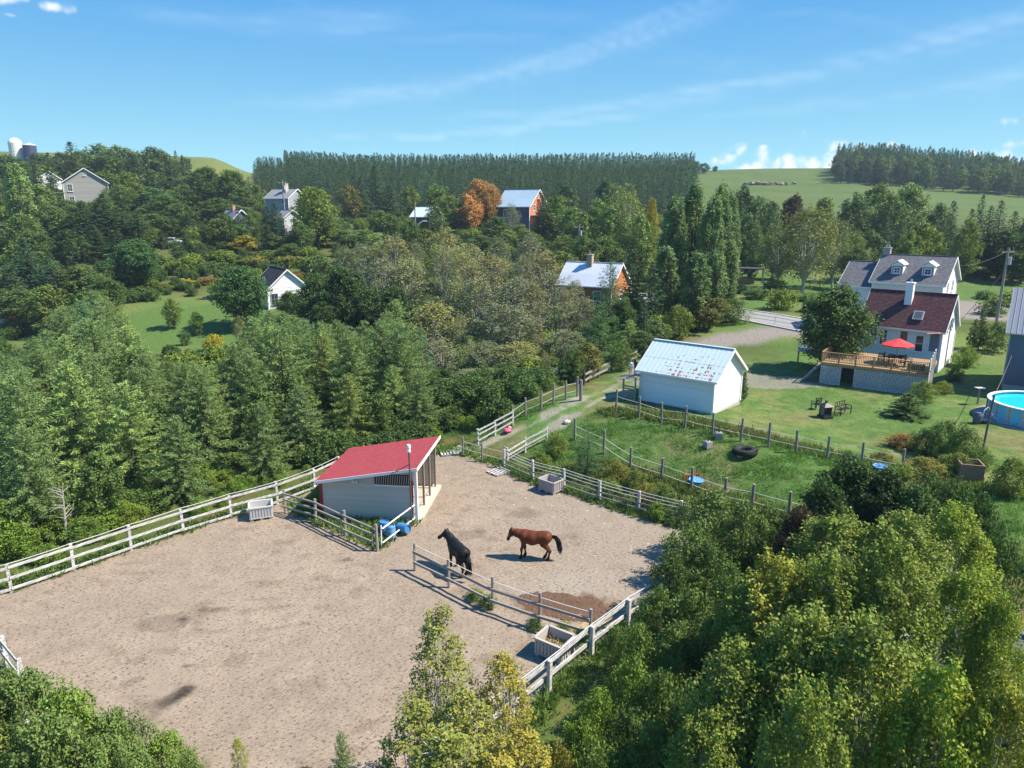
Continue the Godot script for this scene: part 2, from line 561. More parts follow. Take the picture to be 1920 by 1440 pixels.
func smooth_mesh(v: PackedVector3Array, c: PackedColorArray, u: PackedVector2Array, idx: PackedInt32Array) -> ArrayMesh:
	var n := PackedVector3Array()
	n.resize(v.size())
	for t in range(0, idx.size(), 3):
		var a := v[idx[t]]
		var k := (v[idx[t + 2]] - a).cross(v[idx[t + 1]] - a)
		n[idx[t]] += k
		n[idx[t + 1]] += k
		n[idx[t + 2]] += k
	for i in n.size():
		n[i] = n[i].normalized()
	var arr := []
	arr.resize(Mesh.ARRAY_MAX)
	arr[Mesh.ARRAY_VERTEX] = v
	arr[Mesh.ARRAY_NORMAL] = n
	arr[Mesh.ARRAY_COLOR] = c
	if u.size():
		arr[Mesh.ARRAY_TEX_UV] = u
	arr[Mesh.ARRAY_INDEX] = idx
	var m := ArrayMesh.new()
	m.add_surface_from_arrays(Mesh.PRIMITIVE_TRIANGLES, arr)
	return m


func _ready() -> void:
	rng.seed = 4
	nz.seed = 2
	nz.frequency = 0.02
	nz.fractal_octaves = 3
	nf.seed = 9
	nf.frequency = 0.02
	nf.fractal_octaves = 2
	var cam := Camera3D.new()
	cam.name = "camera"
	cam.fov = 56.83
	cam.near = 0.2
	cam.far = 3000.0
	cam.position = Vector3(0, 16.5, 0)
	cam.rotation_degrees = Vector3(-14, 0, 0)
	cam.current = true
	add_child(cam)
	var env := Environment.new()
	env.background_mode = Environment.BG_SKY
	env.sky = make_sky()
	env.background_energy_multiplier = 0.67
	env.tonemap_mode = Environment.TONE_MAPPER_LINEAR
	env.tonemap_exposure = 1.95
	env.sdfgi_enabled = true
	env.fog_enabled = true
	env.fog_density = 0.00022
	env.fog_light_color = Color(0.80, 0.88, 0.96)
	env.ssao_enabled = true
	env.ssil_enabled = true
	var we := WorldEnvironment.new()
	we.name = "world"
	we.environment = env
	add_child(we)
	var sun := DirectionalLight3D.new()
	sun.name = "sun"
	sun.light_energy = 1.6
	sun.light_color = Color(1.0, 0.955, 0.88)
	sun.light_angular_distance = 0.5
	sun.shadow_enabled = true
	add_child(sun)
	sun.look_at_from_position(Vector3.ZERO, Vector3(-0.64, -0.77, -0.03), Vector3.UP)
	ground()
	buildings()
	fences()
	props()
	animals()
	plants()


# ---------- plants ----------
class Fol:
	var v := PackedVector3Array()
	var n := PackedVector3Array()
	var c := PackedColorArray()
	var idx := PackedInt32Array()

	# one leaf or spray: a slightly folded diamond from p along d, with its width along s
	func leaf(p: Vector3, d: Vector3, s: Vector3, l: float, w: float, col: Color) -> void:
		var k := d.cross(s).normalized()
		var b := v.size()
		var m := p + d * (l * 0.45)
		v.append(p)
		v.append(m + s * (w * 0.5) + k * (w * 0.12))
		v.append(p + d * l)
		v.append(m - s * (w * 0.5) + k * (w * 0.12))
		for i in 4:
			n.append(k)
			c.append(col)
		idx.append_array([b, b + 1, b + 2, b, b + 2, b + 3])

	func mesh() -> ArrayMesh:
		var arr := []
		arr.resize(Mesh.ARRAY_MAX)
		arr[Mesh.ARRAY_VERTEX] = v
		arr[Mesh.ARRAY_NORMAL] = n
		arr[Mesh.ARRAY_COLOR] = c
		arr[Mesh.ARRAY_INDEX] = idx
		var m := ArrayMesh.new()
		m.add_surface_from_arrays(Mesh.PRIMITIVE_TRIANGLES, arr)
		return m


func rv() -> Vector3:
	return Vector3(rng.randfn(), rng.randfn(), rng.randfn()).normalized()


func shade(lo: float, hi: float, warm := 0.12) -> Color:
	var k := rng.randf_range(lo, hi)
	var y := rng.randf_range(-warm, warm)
	return Color(k * (1.0 + y), k, k * (1.0 - y * 0.8))


# a conifer: whorls of boughs that carry sprays; droop < 0 hangs, loose spreads the sprays
func conifer(h: float, r: float, boughs: int, step: float, per: int, sl: float, sw: float, droop: float, loose: float, full: float) -> Dictionary:
	var f := Fol.new()
	var t := MB.new()
	t.tube(Vector3.ZERO, Vector3(0, h * 0.5, 0), h * 0.012 + 0.02, h * 0.008 + 0.01, 6, false)
	t.tube(Vector3(0, h * 0.5, 0), Vector3(0, h * 0.98, 0), h * 0.008 + 0.01, 0.01, 5, false)
	var az := rng.randf() * TAU
	for i in boughs:
		var q := (i + rng.randf()) / boughs
		var z := 0.06 + 0.93 * q
		az += 2.399 + rng.randf_range(-0.35, 0.35)
		var prof := pow(1.0 - q, full) * minf(1.0, 0.55 + q * 3.0)
		var l := r * prof * rng.randf_range(0.68 - loose * 0.25, 1.12 + loose * 0.2) + 0.10 * r * (1.0 - q * 0.6)
		var out := Vector3(cos(az), 0, sin(az))
		var rise := lerpf(droop, 0.55, pow(q, 1.6))
		var side := Vector3(-out.z, 0, out.x)
		var base := Vector3(0, z * h, 0)
		var tip := base + out * l + Vector3.UP * (rise * l)
		t.tube(base, base.lerp(tip, 0.85), 0.006 * h * (1.1 - q), 0.005, 3, false)
		var steps := maxi(2, int(l / step))
		var tone := rng.randf_range(0.72, 1.08)
		for k in steps:
			var u := (k + rng.randf()) / steps
			if u < 0.12:
				continue
			var p := base.lerp(tip, u) + Vector3.UP * (0.12 * l * u * u - 0.05 * l * u)
			for e in per:
				var sgn := 1.0 if e % 2 else -1.0
				var dir := (out * rng.randf_range(0.2, 1.0) + side * sgn * rng.randf_range(0.15, 1.0) + Vector3.UP * rng.randf_range(-0.55, 0.4) + rv() * loose * 0.5).normalized()
				var s := dir.cross(Vector3.UP + rv() * (0.5 + loose)).normalized()
				var c := shade(0.62, 0.95) * tone
				f.leaf(p + rv() * loose * 0.12, dir, s, sl * rng.randf_range(0.6, 1.15) * (1.0 - 0.4 * q), sw * rng.randf_range(0.7, 1.2), c)
	for k in 10:
		f.leaf(Vector3(0, h * rng.randf_range(0.9, 0.97), 0), (Vector3.UP + rv() * 0.45).normalized(), rv().cross(Vector3.UP).normalized(), sl * 0.9, sw * 0.9, shade(0.7, 1.0))
	return {"trunk": t.mesh(), "crown": f.mesh(), "h": h, "r": r}


# a broad-leaved tree or shrub: limbs run out to lobes, each lobe holds twig clusters of leaves
func broad(h: float, r: float, low: float, lobes: int, clusters: int, per: int, size: float, trunk_r: float, spread := 0.5, upright := 0.0, narrow := 0.75, twigs := 3) -> Dictionary:
	var f := Fol.new()
	var t := MB.new()
	var lean := Vector3(rng.randf_range(-0.05, 0.05) * h, 0, rng.randf_range(-0.05, 0.05) * h)
	var fork := Vector3(0, h * maxf(low, 0.05), 0) + lean * 0.4
	if trunk_r > 0.0:
		t.tube(Vector3(0, -0.2, 0), fork, trunk_r, trunk_r * 0.75, 7, false)
	var ry := h * (1.0 - low) * 0.5
	var mid := Vector3(0, h * low + ry, 0) + lean
	for i in lobes:
		var q := (i + 0.5) / lobes
		var y := 1.0 - 2.0 * q
		var az := i * 2.399 + rng.randf_range(-0.4, 0.4)
		var ring := sqrt(maxf(0.0, 1.0 - y * y)) * (1.0 - narrow * 0.55 * maxf(0.0, y)) * (1.0 - 0.25 * maxf(0.0, -y))
		var rad := rng.randf_range(0.5, 0.74)
		var c := mid + Vector3(cos(az) * ring * r * rad, y * ry * 0.80 + rng.randf_range(-0.05, 0.05) * ry, sin(az) * ring * r * rad)
		var lr := r * rng.randf_range(0.30, 0.46) * spread * 2.0 * (1.0 - 0.25 * maxf(0.0, y))
		if trunk_r > 0.0:
			var knee := fork.lerp(c, 0.5) + Vector3(0, (0.12 + upright * 0.1) * h * (0.3 + q * 0.3), 0)
			t.tube(fork, knee, trunk_r * 0.5, trunk_r * 0.3, 5, false)
			t.tube(knee, c, trunk_r * 0.3, trunk_r * 0.12, 4, false)
			for k in twigs:
				t.tube(c, c + (rv() + Vector3.UP * 0.4) * lr * 0.85, trunk_r * 0.10, 0.006, 3, false)
		var tone := rng.randf_range(0.74, 1.06)
		for k in clusters:
			var dir := (rv() + Vector3(0, 0.25, 0)).normalized()
			var stretch := Vector3(1, 1.0 + upright, 1)
			var cc := c + dir * stretch * lr * pow(rng.randf(), 0.42)
			var ct := tone * rng.randf_range(0.85, 1.12)
			var cr := lr * 0.26 + size * 0.4
			for e in per:
				var g := rv() * cr * pow(rng.randf(), 0.5) * stretch
				var nrm := (dir * 0.5 + Vector3.UP * 0.55 + rv() * 0.85).normalized()
				var d := nrm.cross(rv()).normalized()
				d = (d + Vector3.DOWN * 0.25).normalized()
				f.leaf(cc + g, d, nrm.cross(d).normalized(), size * rng.randf_range(0.55, 1.35), size * rng.randf_range(0.5, 0.85), shade(0.6, 0.92, 0.16) * ct)
	return {"trunk": t.mesh(), "crown": f.mesh(), "h": h, "r": r}


var kinds := {}
var count := {}
var zone_name := ""
var zone_list := []
var tints := {}
var barks := {}
const SAYS := {
	"larch": ["larch_tree", "feathery grey-green larch", "larch"], "spruce": ["spruce_tree", "dark pointed spruce", "spruce"], "farspruce": ["spruce_tree", "dark narrow spruce", "spruce"], "pine": ["pine_tree", "soft-needled green pine", "pine"],
	"maple": ["broadleaf_tree", "dense broadleaf tree", "tree"], "mid": ["broadleaf_tree", "broadleaf tree", "tree"], "fartree": ["broadleaf_tree", "distant broadleaf tree", "tree"], "poplar": ["poplar_tree", "tall columnar poplar", "poplar"],
	"alder": ["alder_tree", "thin greyish tree", "tree"], "birch": ["birch_tree", "airy birch with pale limbs", "birch"], "aspen": ["aspen_tree", "slender white-stemmed aspen", "aspen"],
	"bigaspen": ["aspen_tree", "large-leaved aspen", "aspen"], "ash": ["ash_tree", "feathery-leaved bush tree", "tree"], "bush": ["shrub", "leafy shrub", "shrub"], "farbush": ["shrub", "distant shrub", "shrub"], "cedar": ["cedar_column", "narrow dark green cedar", "cedar"],
}
const TONE := {"": "", "dark": "dark green", "pale": "pale green", "yellow": "yellow-green", "gold": "golden", "orange": "orange", "purple": "purple-leaved", "brown": "brownish", "blue": "blue-green", "olive": "olive", "red": "reddish", "bright": "bright green", "grey": "grey-green"}


func make_kinds() -> void:
	var leafc := {"larch": Color(0.142, 0.195, 0.082), "spruce": Color(0.056, 0.094, 0.046), "farspruce": Color(0.050, 0.088, 0.040), "pine": Color(0.075, 0.13, 0.065), "maple": Color(0.070, 0.115, 0.030), "mid": Color(0.090, 0.135, 0.042), "fartree": Color(0.080, 0.125, 0.038), "poplar": Color(0.145, 0.205, 0.095), "alder": Color(0.160, 0.172, 0.095),
		"birch": Color(0.115, 0.145, 0.050), "aspen": Color(0.200, 0.200, 0.055), "bigaspen": Color(0.165, 0.195, 0.042), "ash": Color(0.125, 0.170, 0.055), "bush": Color(0.105, 0.155, 0.040), "farbush": Color(0.095, 0.145, 0.040), "cedar": Color(0.055, 0.095, 0.028)}
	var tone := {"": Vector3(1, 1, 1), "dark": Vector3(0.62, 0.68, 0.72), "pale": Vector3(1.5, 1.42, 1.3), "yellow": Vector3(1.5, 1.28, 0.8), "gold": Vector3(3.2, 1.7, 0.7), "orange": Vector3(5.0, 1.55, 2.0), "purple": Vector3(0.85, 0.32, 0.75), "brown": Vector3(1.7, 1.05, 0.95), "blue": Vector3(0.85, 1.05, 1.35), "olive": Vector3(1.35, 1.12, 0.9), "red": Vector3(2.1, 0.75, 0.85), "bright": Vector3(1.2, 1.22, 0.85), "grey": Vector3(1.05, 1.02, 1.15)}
	for k in leafc:
		for t in tone:
			tints[k + t] = [Color(leafc[k].r * tone[t].x * 0.98, leafc[k].g * tone[t].y * 1.06, leafc[k].b * tone[t].z * 0.82) * 1.85, null]
	barks = {"": mat(Color(0.085, 0.07, 0.055), 0.95), "pale": mat(Color(0.50, 0.48, 0.43), 0.8), "grey": mat(Color(0.33, 0.31, 0.27), 0.9)}
	kinds.larch = []
	for i in 4:
		kinds.larch.append(conifer(8.0, 2.75, 135, 0.12, 8, 0.36, 0.066, -0.14, 0.8, 0.66))
	kinds.spruce = []
	for i in 3:
		kinds.spruce.append(conifer(12.0, 2.9, 120, 0.26, 5, 0.62, 0.17, -0.22, 0.35, 0.85))
	kinds.farspruce = []
	for i in 3:
		kinds.farspruce.append(conifer(12.0, 2.4, 62, 0.36, 5, 0.62, 0.20, -0.2, 0.45, 0.92))
	kinds.pine = []
	for i in 2:
		kinds.pine.append(conifer(6.0, 1.9, 62, 0.13, 9, 0.36, 0.042, 0.18, 1.2, 0.7))
	kinds.cedar = [conifer(4.0, 0.62, 70, 0.12, 7, 0.30, 0.10, 0.75, 0.5, 0.6)]
	kinds.maple = []
	for i in 3:
		kinds.maple.append(broad(9.0, 3.6, 0.12, 26, 40, 15, 0.27, 0.17, 0.52))
	kinds.mid = []
	for i in 4:
		kinds.mid.append(broad(10.0, 3.3, 0.10, 17, 26, 11, 0.34, 0.15, 0.52, 0.15))
	kinds.fartree = []
	for i in 3:
		kinds.fartree.append(broad(11.0, 4.0, 0.08, 14, 16, 9, 0.62, 0.16, 0.55, 0.1))
	kinds.poplar = []
	for i in 3:
		kinds.poplar.append(broad(17.0, 2.3, 0.03, 46, 22, 10, 0.28, 0.24, 0.34, 1.5, 0.35))
	kinds.alder = []
	for i in 4:
		kinds.alder.append(broad(11.0, 2.7, 0.16, 26, 17, 7, 0.21, 0.13, 0.46, 0.7, 0.6, 12))
	kinds.birch = [broad(12.0, 4.2, 0.12, 26, 26, 9, 0.25, 0.20, 0.44, 0.3), broad(12.0, 4.0, 0.14, 22, 26, 9, 0.25, 0.18, 0.44, 0.4)]
	kinds.aspen = []
	for i in 2:
		kinds.aspen.append(broad(7.0, 1.15, 0.08, 40, 19, 9, 0.085, 0.055, 0.36, 0.5, 0.85))
	kinds.bigaspen = []
	for i in 3:
		kinds.bigaspen.append(broad(8.0, 2.6, 0.08, 48, 30, 13, 0.135, 0.085, 0.29, 0.95, 0.5))
	kinds.ash = []
	for i in 2:
		kinds.ash.append(broad(4.5, 1.9, 0.04, 26, 34, 15, 0.105, 0.05, 0.42, 0.2))
	kinds.bush = []
	for i in 3:
		kinds.bush.append(broad(2.4, 1.6, 0.0, 16, 26, 12, 0.115, 0.03, 0.5, 0.1))
	kinds.farbush = []
	for i in 2:
		kinds.farbush.append(broad(3.0, 2.2, 0.0, 12, 16, 9, 0.30, 0.04, 0.55, 0.1))


func leaf_of(key: String) -> StandardMaterial3D:
	if tints[key][1] == null:
		tints[key][1] = leafmat(tints[key][0])
	return tints[key][1]


func zone(called: String) -> void:
	end_zone()
	zone_name = called


# one plant: kind, place, height, width (0 keeps its build) and tone
func T(kind: String, x: float, d: float, h: float, w := 0.0, tone := "") -> void:
	var k: int = count.get(kind, 0)
	count[kind] = k + 1
	var s: Dictionary = kinds[kind][k % kinds[kind].size()]
	var o := Node3D.new()
	o.name = numbered(SAYS[kind][0])
	add_child(o)
	var sy: float = h / s.h
	var sx: float = w / (2.0 * s.r) if w > 0.0 else sy * rng.randf_range(0.92, 1.12)
	o.transform = Transform3D(Basis(Vector3.UP, rng.randf() * TAU).scaled(Vector3(sx, sy, sx)), at(x, d, -0.05))
	var bark: String = "pale" if kind in ["birch", "aspen", "bigaspen"] else "grey" if kind in ["alder"] else ""
	put("trunk", s.trunk, barks[bark], o)
	put("crown", s.crown, leaf_of(kind + tone), o)
	zone_list.append([x / d, o, kind, tone, h])


const ORD := ["first", "second", "third", "fourth", "fifth", "sixth", "seventh", "eighth", "ninth", "tenth", "eleventh", "twelfth", "thirteenth", "fourteenth", "fifteenth", "sixteenth", "seventeenth", "eighteenth", "nineteenth"]
const TENS := ["", "", "twenty", "thirty", "forty", "fifty", "sixty", "seventy", "eighty", "ninety"]

func ordinal(i: int) -> String:
	if i < 19:
		return ORD[i]
	var n := i + 1
	if n >= 100:
		return "hundred and " + ordinal(n - 101) if n > 100 else "hundredth"
	return (TENS[n / 10] + "-" + ORD[n % 10 - 1]) if n % 10 else TENS[n / 10].trim_suffix("y") + "ieth"


func end_zone() -> void:
	var by := {}
	zone_list.sort_custom(func(a, b): return a[0] < b[0])
	for e in zone_list:
		var key: String = e[2] + e[3]
		if not by.has(key):
			by[key] = []
		by[key].append(e)
	for key in by:
		var l: Array = by[key]
		for i in l.size():
			var e: Array = l[i]
			var says: String = SAYS[e[2]][1]
			if e[3]:
				says = TONE[e[3]] + " " + says.replace("dark ", "").replace("greyish ", "").replace("grey-green ", "").replace("green ", "")
			var place := ("" if l.size() == 1 else ", leftmost" if i == 0 else ", rightmost" if i == l.size() - 1 else ", %s from left" % ordinal(i))
			tag(e[1], "%s %s%s" % [says, zone_name, place], SAYS[e[2]][2], "%s %s" % [SAYS[e[2]][2] + ("es" if SAYS[e[2]][2].ends_with("ch") else "s"), zone_name])
	zone_list = []


# many alike plants that read as one mass: one MultiMesh per variant
func mass(called: String, label: String, category: String, kind: String, tone: String, spots: Array) -> void:
	var o := thing(called, label, category)
	stuff(o)
	var vs: Array = kinds[kind]
	for n in vs.size():
		var mm := MultiMesh.new()
		mm.transform_format = MultiMesh.TRANSFORM_3D
		mm.mesh = vs[n].crown
		var mine := []
		for i in spots.size():
			if i % vs.size() == n:
				mine.append(spots[i])
		mm.instance_count = mine.size()
		for i in mine.size():
			var s: Vector3 = mine[i] # x, d, height
			var k: float = s.z / vs[n].h
			var wide := k * rng.randf_range(0.85, 1.2)
			mm.set_instance_transform(i, Transform3D(Basis(Vector3.UP, rng.randf() * TAU).scaled(Vector3(wide, k, wide)), at(s.x, s.y, -0.1)))
		var mi := MultiMeshInstance3D.new()
		mi.name = "crowns"
		mi.multimesh = mm
		mi.material_override = leaf_of(kind + tone)
		mi.set_meta("kind", "stuff")
		o.add_child(mi, true)


func tuft_mesh(blades: int, h: float, w: float, spread: float) -> ArrayMesh:
	var f := Fol.new()
	for i in blades:
		var a := rng.randf() * TAU
		var p := Vector3(cos(a), 0, sin(a)) * spread * sqrt(rng.randf())
		var d := (Vector3.UP + Vector3(cos(a), 0, sin(a)) * rng.randf_range(0.1, 0.9) + rv() * 0.3).normalized()
		f.leaf(p, d, d.cross(rv()).normalized(), h * rng.randf_range(0.5, 1.1), w * rng.randf_range(0.6, 1.3), shade(0.6, 0.95, 0.2))
	return f.mesh()


func scatter(called: String, label: String, category: String, mesh: ArrayMesh, m: Material, spots: Array) -> void:
	var mm := MultiMesh.new()
	mm.transform_format = MultiMesh.TRANSFORM_3D
	mm.mesh = mesh
	mm.instance_count = spots.size()
	for i in spots.size():
		var s: Vector3 = spots[i]
		mm.set_instance_transform(i, Transform3D(Basis(Vector3.UP, rng.randf() * TAU).scaled(Vector3.ONE * s.z), at(s.x, s.y, -0.02)))
	var mi := MultiMeshInstance3D.new()
	mi.name = numbered(called)
	mi.multimesh = mm
	mi.material_override = m
	add_child(mi)
	tag(mi, label, category)
	stuff(mi)


# ---------- buildings ----------
# lapped boards from p to q (feet of the wall, left to right seen from outside), up to h and on up a gable of that rise
func lap(p: Vector3, q: Vector3, h: float, rise := 0.0, each := 0.16) -> MB:
	var b := MB.new()
	var along := (q - p).normalized()
	var out := along.cross(Vector3.UP)
	var l := p.distance_to(q)
	var y := 0.0
	while y < h + rise - 0.01:
		var y1 := minf(y + each, h + rise)
		if y < h and y1 > h and rise > 0.0:
			y1 = h
		var in0 := 0.0 if y <= h else (y - h) / rise * l / 2
		var in1 := 0.0 if y1 <= h else (y1 - h) / rise * l / 2
		var o0 := out * 0.032
		var a0 := p + along * in0 + Vector3(0, y, 0) + o0
		var a1 := q - along * in0 + Vector3(0, y, 0) + o0
		var c1 := q - along * in1 + Vector3(0, y1, 0) + out * 0.003
		var c0 := p + along * in1 + Vector3(0, y1, 0) + out * 0.003
		var tone := rng.randf_range(0.90, 1.0)
		b.col = Color(tone, tone, tone)
		b.quad(a0, c0, c1, a1)
		b.col = Color(0.8, 0.8, 0.8)
		b.quad(a0 - o0, a0, a1, a1 - o0)
		y = y1
	return b


# a roof face in courses: eave a to b (left to right seen from outside), ridge c (over b) and e (over a)
func slope(a: Vector3, b: Vector3, c: Vector3, e: Vector3, courses: int, segs: int, tone: Callable, lip := 0.014) -> MB:
	var m := MB.new()
	var nrm := (b - a).cross(e - a).normalized()
	for i in courses:
		var v0 := float(i) / courses
		var v1 := float(i + 1) / courses
		for j in segs:
			var u0 := float(j) / segs
			var u1 := float(j + 1) / segs
			m.col = tone.call(u0, v0, i, j)
			var p0 := a.lerp(e, v0).lerp(b.lerp(c, v0), u0) + nrm * lip
			var p1 := a.lerp(e, v0).lerp(b.lerp(c, v0), u1) + nrm * lip
			var p2 := a.lerp(e, v1).lerp(b.lerp(c, v1), u1)
			var p3 := a.lerp(e, v1).lerp(b.lerp(c, v1), u0)
			m.quad(p0, p3, p2, p1)
			if lip > 0.0:
				m.quad(p0 - nrm * lip * 1.5, p0, p1, p1 - nrm * lip * 1.5)
	m.col = Color(0.5, 0.5, 0.5)
	var dn := nrm * -0.09
	m.quad(a + dn, b + dn, c + dn, e + dn)
	m.quad(a + dn, e + dn, e, a)
	m.quad(b, c, c + dn, b + dn)
	m.quad(a, b, b + dn, a + dn)
	return m


func ribs(m: MB, a: Vector3, b: Vector3, c: Vector3, e: Vector3, n: int, col: Color, w := 0.03, t := 0.018) -> void:
	var nrm := (b - a).cross(e - a).normalized()
	m.col = col
	for i in n + 1:
		var u := float(i) / n
		m.bar(a.lerp(b, u) + nrm * t * 0.6, e.lerp(c, u) + nrm * t * 0.6, w, t, nrm)


func flat_tone(lo: float, hi: float) -> Callable:
	return func(_u, _v, _i, _j):
		var k := rng.randf_range(lo, hi)
		return Color(k, k, k)


# frame, glass and sill in a wall; centre p, outward n
func window(o: Node3D, p: Vector3, n: Vector3, w: float, h: float, cols := 2, rows := 2, frame: Material = null, called := "window") -> MeshInstance3D:
	var s := Vector3.UP.cross(n).normalized()
	var b := Basis(s, Vector3.UP, n)
	var f := MB.new()
	f.x = Transform3D(b, p)
	var t := 0.09
	for sg in [-1.0, 1.0]:
		f.box(Vector3(sg * (w / 2 + t / 2), 0, 0.03), Vector3(t, h + t * 2, 0.08))
		f.box(Vector3(0, sg * (h / 2 + t / 2), 0.031), Vector3(w, t, 0.08))
	f.box(Vector3(0, -h / 2 - t - 0.02, 0.06), Vector3(w + 0.3, 0.04, 0.14))
	for i in range(1, cols):
		f.box(Vector3(-w / 2 + w * i / cols, 0, 0.028), Vector3(0.035, h, 0.03))
	for i in range(1, rows):
		f.box(Vector3(0, -h / 2 + h * i / rows, 0.0285), Vector3(w, 0.035, 0.03))
	var fr := put(called, f, frame if frame else M.white, o)
	var g := MB.new()
	g.x = f.x
	g.box(Vector3(0, 0, 0.012), Vector3(w, h, 0.02))
	put("pane", g, M.glass, fr)
	return fr


# walls and a ridge roof; origin at the front right corner, x along the front, -z into the house
func gable(o: Node3D, L: float, W: float, he: float, hr: float, wall: Material, roof: Material, trim: Material, look: Dictionary) -> void:
	var ov: float = look.get("ov", 0.3)
	wall.set("vertex_color_use_as_albedo", true)
	var each: float = look.get("each", 0.16)
	var f := Vector3(-L, 0, 0)
	put("wall", lap(f, Vector3.ZERO, he, 0.0, each), wall, o)
	put("wall", lap(Vector3.ZERO, Vector3(0, 0, -W), he, hr - he - 0.02, each), wall, o)
	put("wall", lap(Vector3(0, 0, -W), Vector3(-L, 0, -W), he, 0.0, each), wall, o)
	put("wall", lap(Vector3(-L, 0, -W), f, he, hr - he - 0.02, each), wall, o)
	var k := (hr - he) / (W / 2)
	var drop := ov * k
	var a := Vector3(-L - ov, he - drop + 0.06, ov)
	var b := Vector3(ov, he - drop + 0.06, ov)
	var c := Vector3(ov, hr + 0.06, -W / 2)
	var e := Vector3(-L - ov, hr + 0.06, -W / 2)
	var courses: int = look.get("courses", 24)
	var segs: int = look.get("segs", 24)
	var tone: Callable = look.get("tone", flat_tone(0.8, 1.0))
	var lip: float = look.get("lip", 0.014)
	var m1 := slope(a, b, c, e, courses, segs, tone, lip)
	var a2 := Vector3(ov, a.y, -W - ov)
	var b2 := Vector3(-L - ov, a.y, -W - ov)
	var m2 := slope(a2, b2, e, c, courses, segs, tone, lip)
	if look.has("ribs"):
		ribs(m1, a, b, c, e, look.ribs, look.rib)
		ribs(m2, a2, b2, e, c, look.ribs, look.rib)
	m1.col = tone.call(0.5, 0.98, courses - 1, 0) * 0.95
	m1.bar(e + Vector3(0, 0.015, 0), c + Vector3(0, 0.015, 0), 0.24, 0.05)
	put("roof", m1, roof, o)
	put("roof", m2, roof, o)
	var t := MB.new()
	for x in [-L - 0.004, 0.004]:
		for z in [0.004, -W - 0.004]:
			t.box(Vector3(x, he / 2, z), Vector3(0.14, he, 0.14))
	for x in [-L - ov - 0.012, ov + 0.012]:
		t.bar(Vector3(x, a.y - 0.08, ov), Vector3(x, hr - 0.02, -W / 2), 0.03, 0.17)
		t.bar(Vector3(x, a.y - 0.08, -W - ov), Vector3(x, hr - 0.02, -W / 2), 0.031, 0.17)
	for z in [ov + 0.012, -W - ov - 0.012]:
		t.bar(Vector3(-L - ov, a.y - 0.07, z), Vector3(ov, a.y - 0.07, z), 0.03, 0.15)
	put("trim", t, trim, o)
	if look.get("found", 0.0) > 0.0:
		var fd := MB.new()
		fd.box(Vector3(-L / 2, -1.0 + look.found * 0.5, -W / 2), Vector3(L + 0.05, 2.0 + look.found, W + 0.05))
		put("foundation", fd, M.concrete, o)


func chimney(o: Node3D, p: Vector3, w: float, h: float, m: Material, pots := 1) -> void:
	var b := MB.new()
	b.box(p + Vector3(0, h / 2, 0), Vector3(w, h, w))
	b.box(p + Vector3(0, h + 0.04, 0), Vector3(w + 0.12, 0.09, w + 0.12))
	var c := put("chimney", b, m, o)
	var t := MB.new()
	for i in pots:
		t.tube(p + Vector3((i - (pots - 1) * 0.5) * 0.3, h + 0.08, 0), p + Vector3((i - (pots - 1) * 0.5) * 0.3, h + 0.4, 0), 0.11, 0.11, 8)
	put("flue", t, M.steel, c)


func buildings() -> void:
	M.white = mat(Color(0.78, 0.78, 0.78), 0.6)
	M.glass = mat(Color(0.03, 0.04, 0.055), 0.08, 0.0, 0.6)
	M.concrete = mat(Color(0.36, 0.35, 0.33), 0.95)
	M.steel = mat(Color(0.5, 0.5, 0.5), 0.4, 0.8)
	M.black = mat(Color(0.02, 0.02, 0.022), 0.6)
	M.wood = mat(Color(0.30, 0.17, 0.075), 0.8)
	M.greywood = mat(Color(0.27, 0.245, 0.22), 0.9)
	M.whitewood = mat(Color(0.62, 0.61, 0.59), 0.8)
	M.whitewood.albedo_texture = noise_tex(256, 0.03, 0.62, 1.12, 31, 4)
	M.roofv = vmat(0.8)
	garage()
	shed()
	white_house()
	grey_house()
	side_house()
	far_houses()


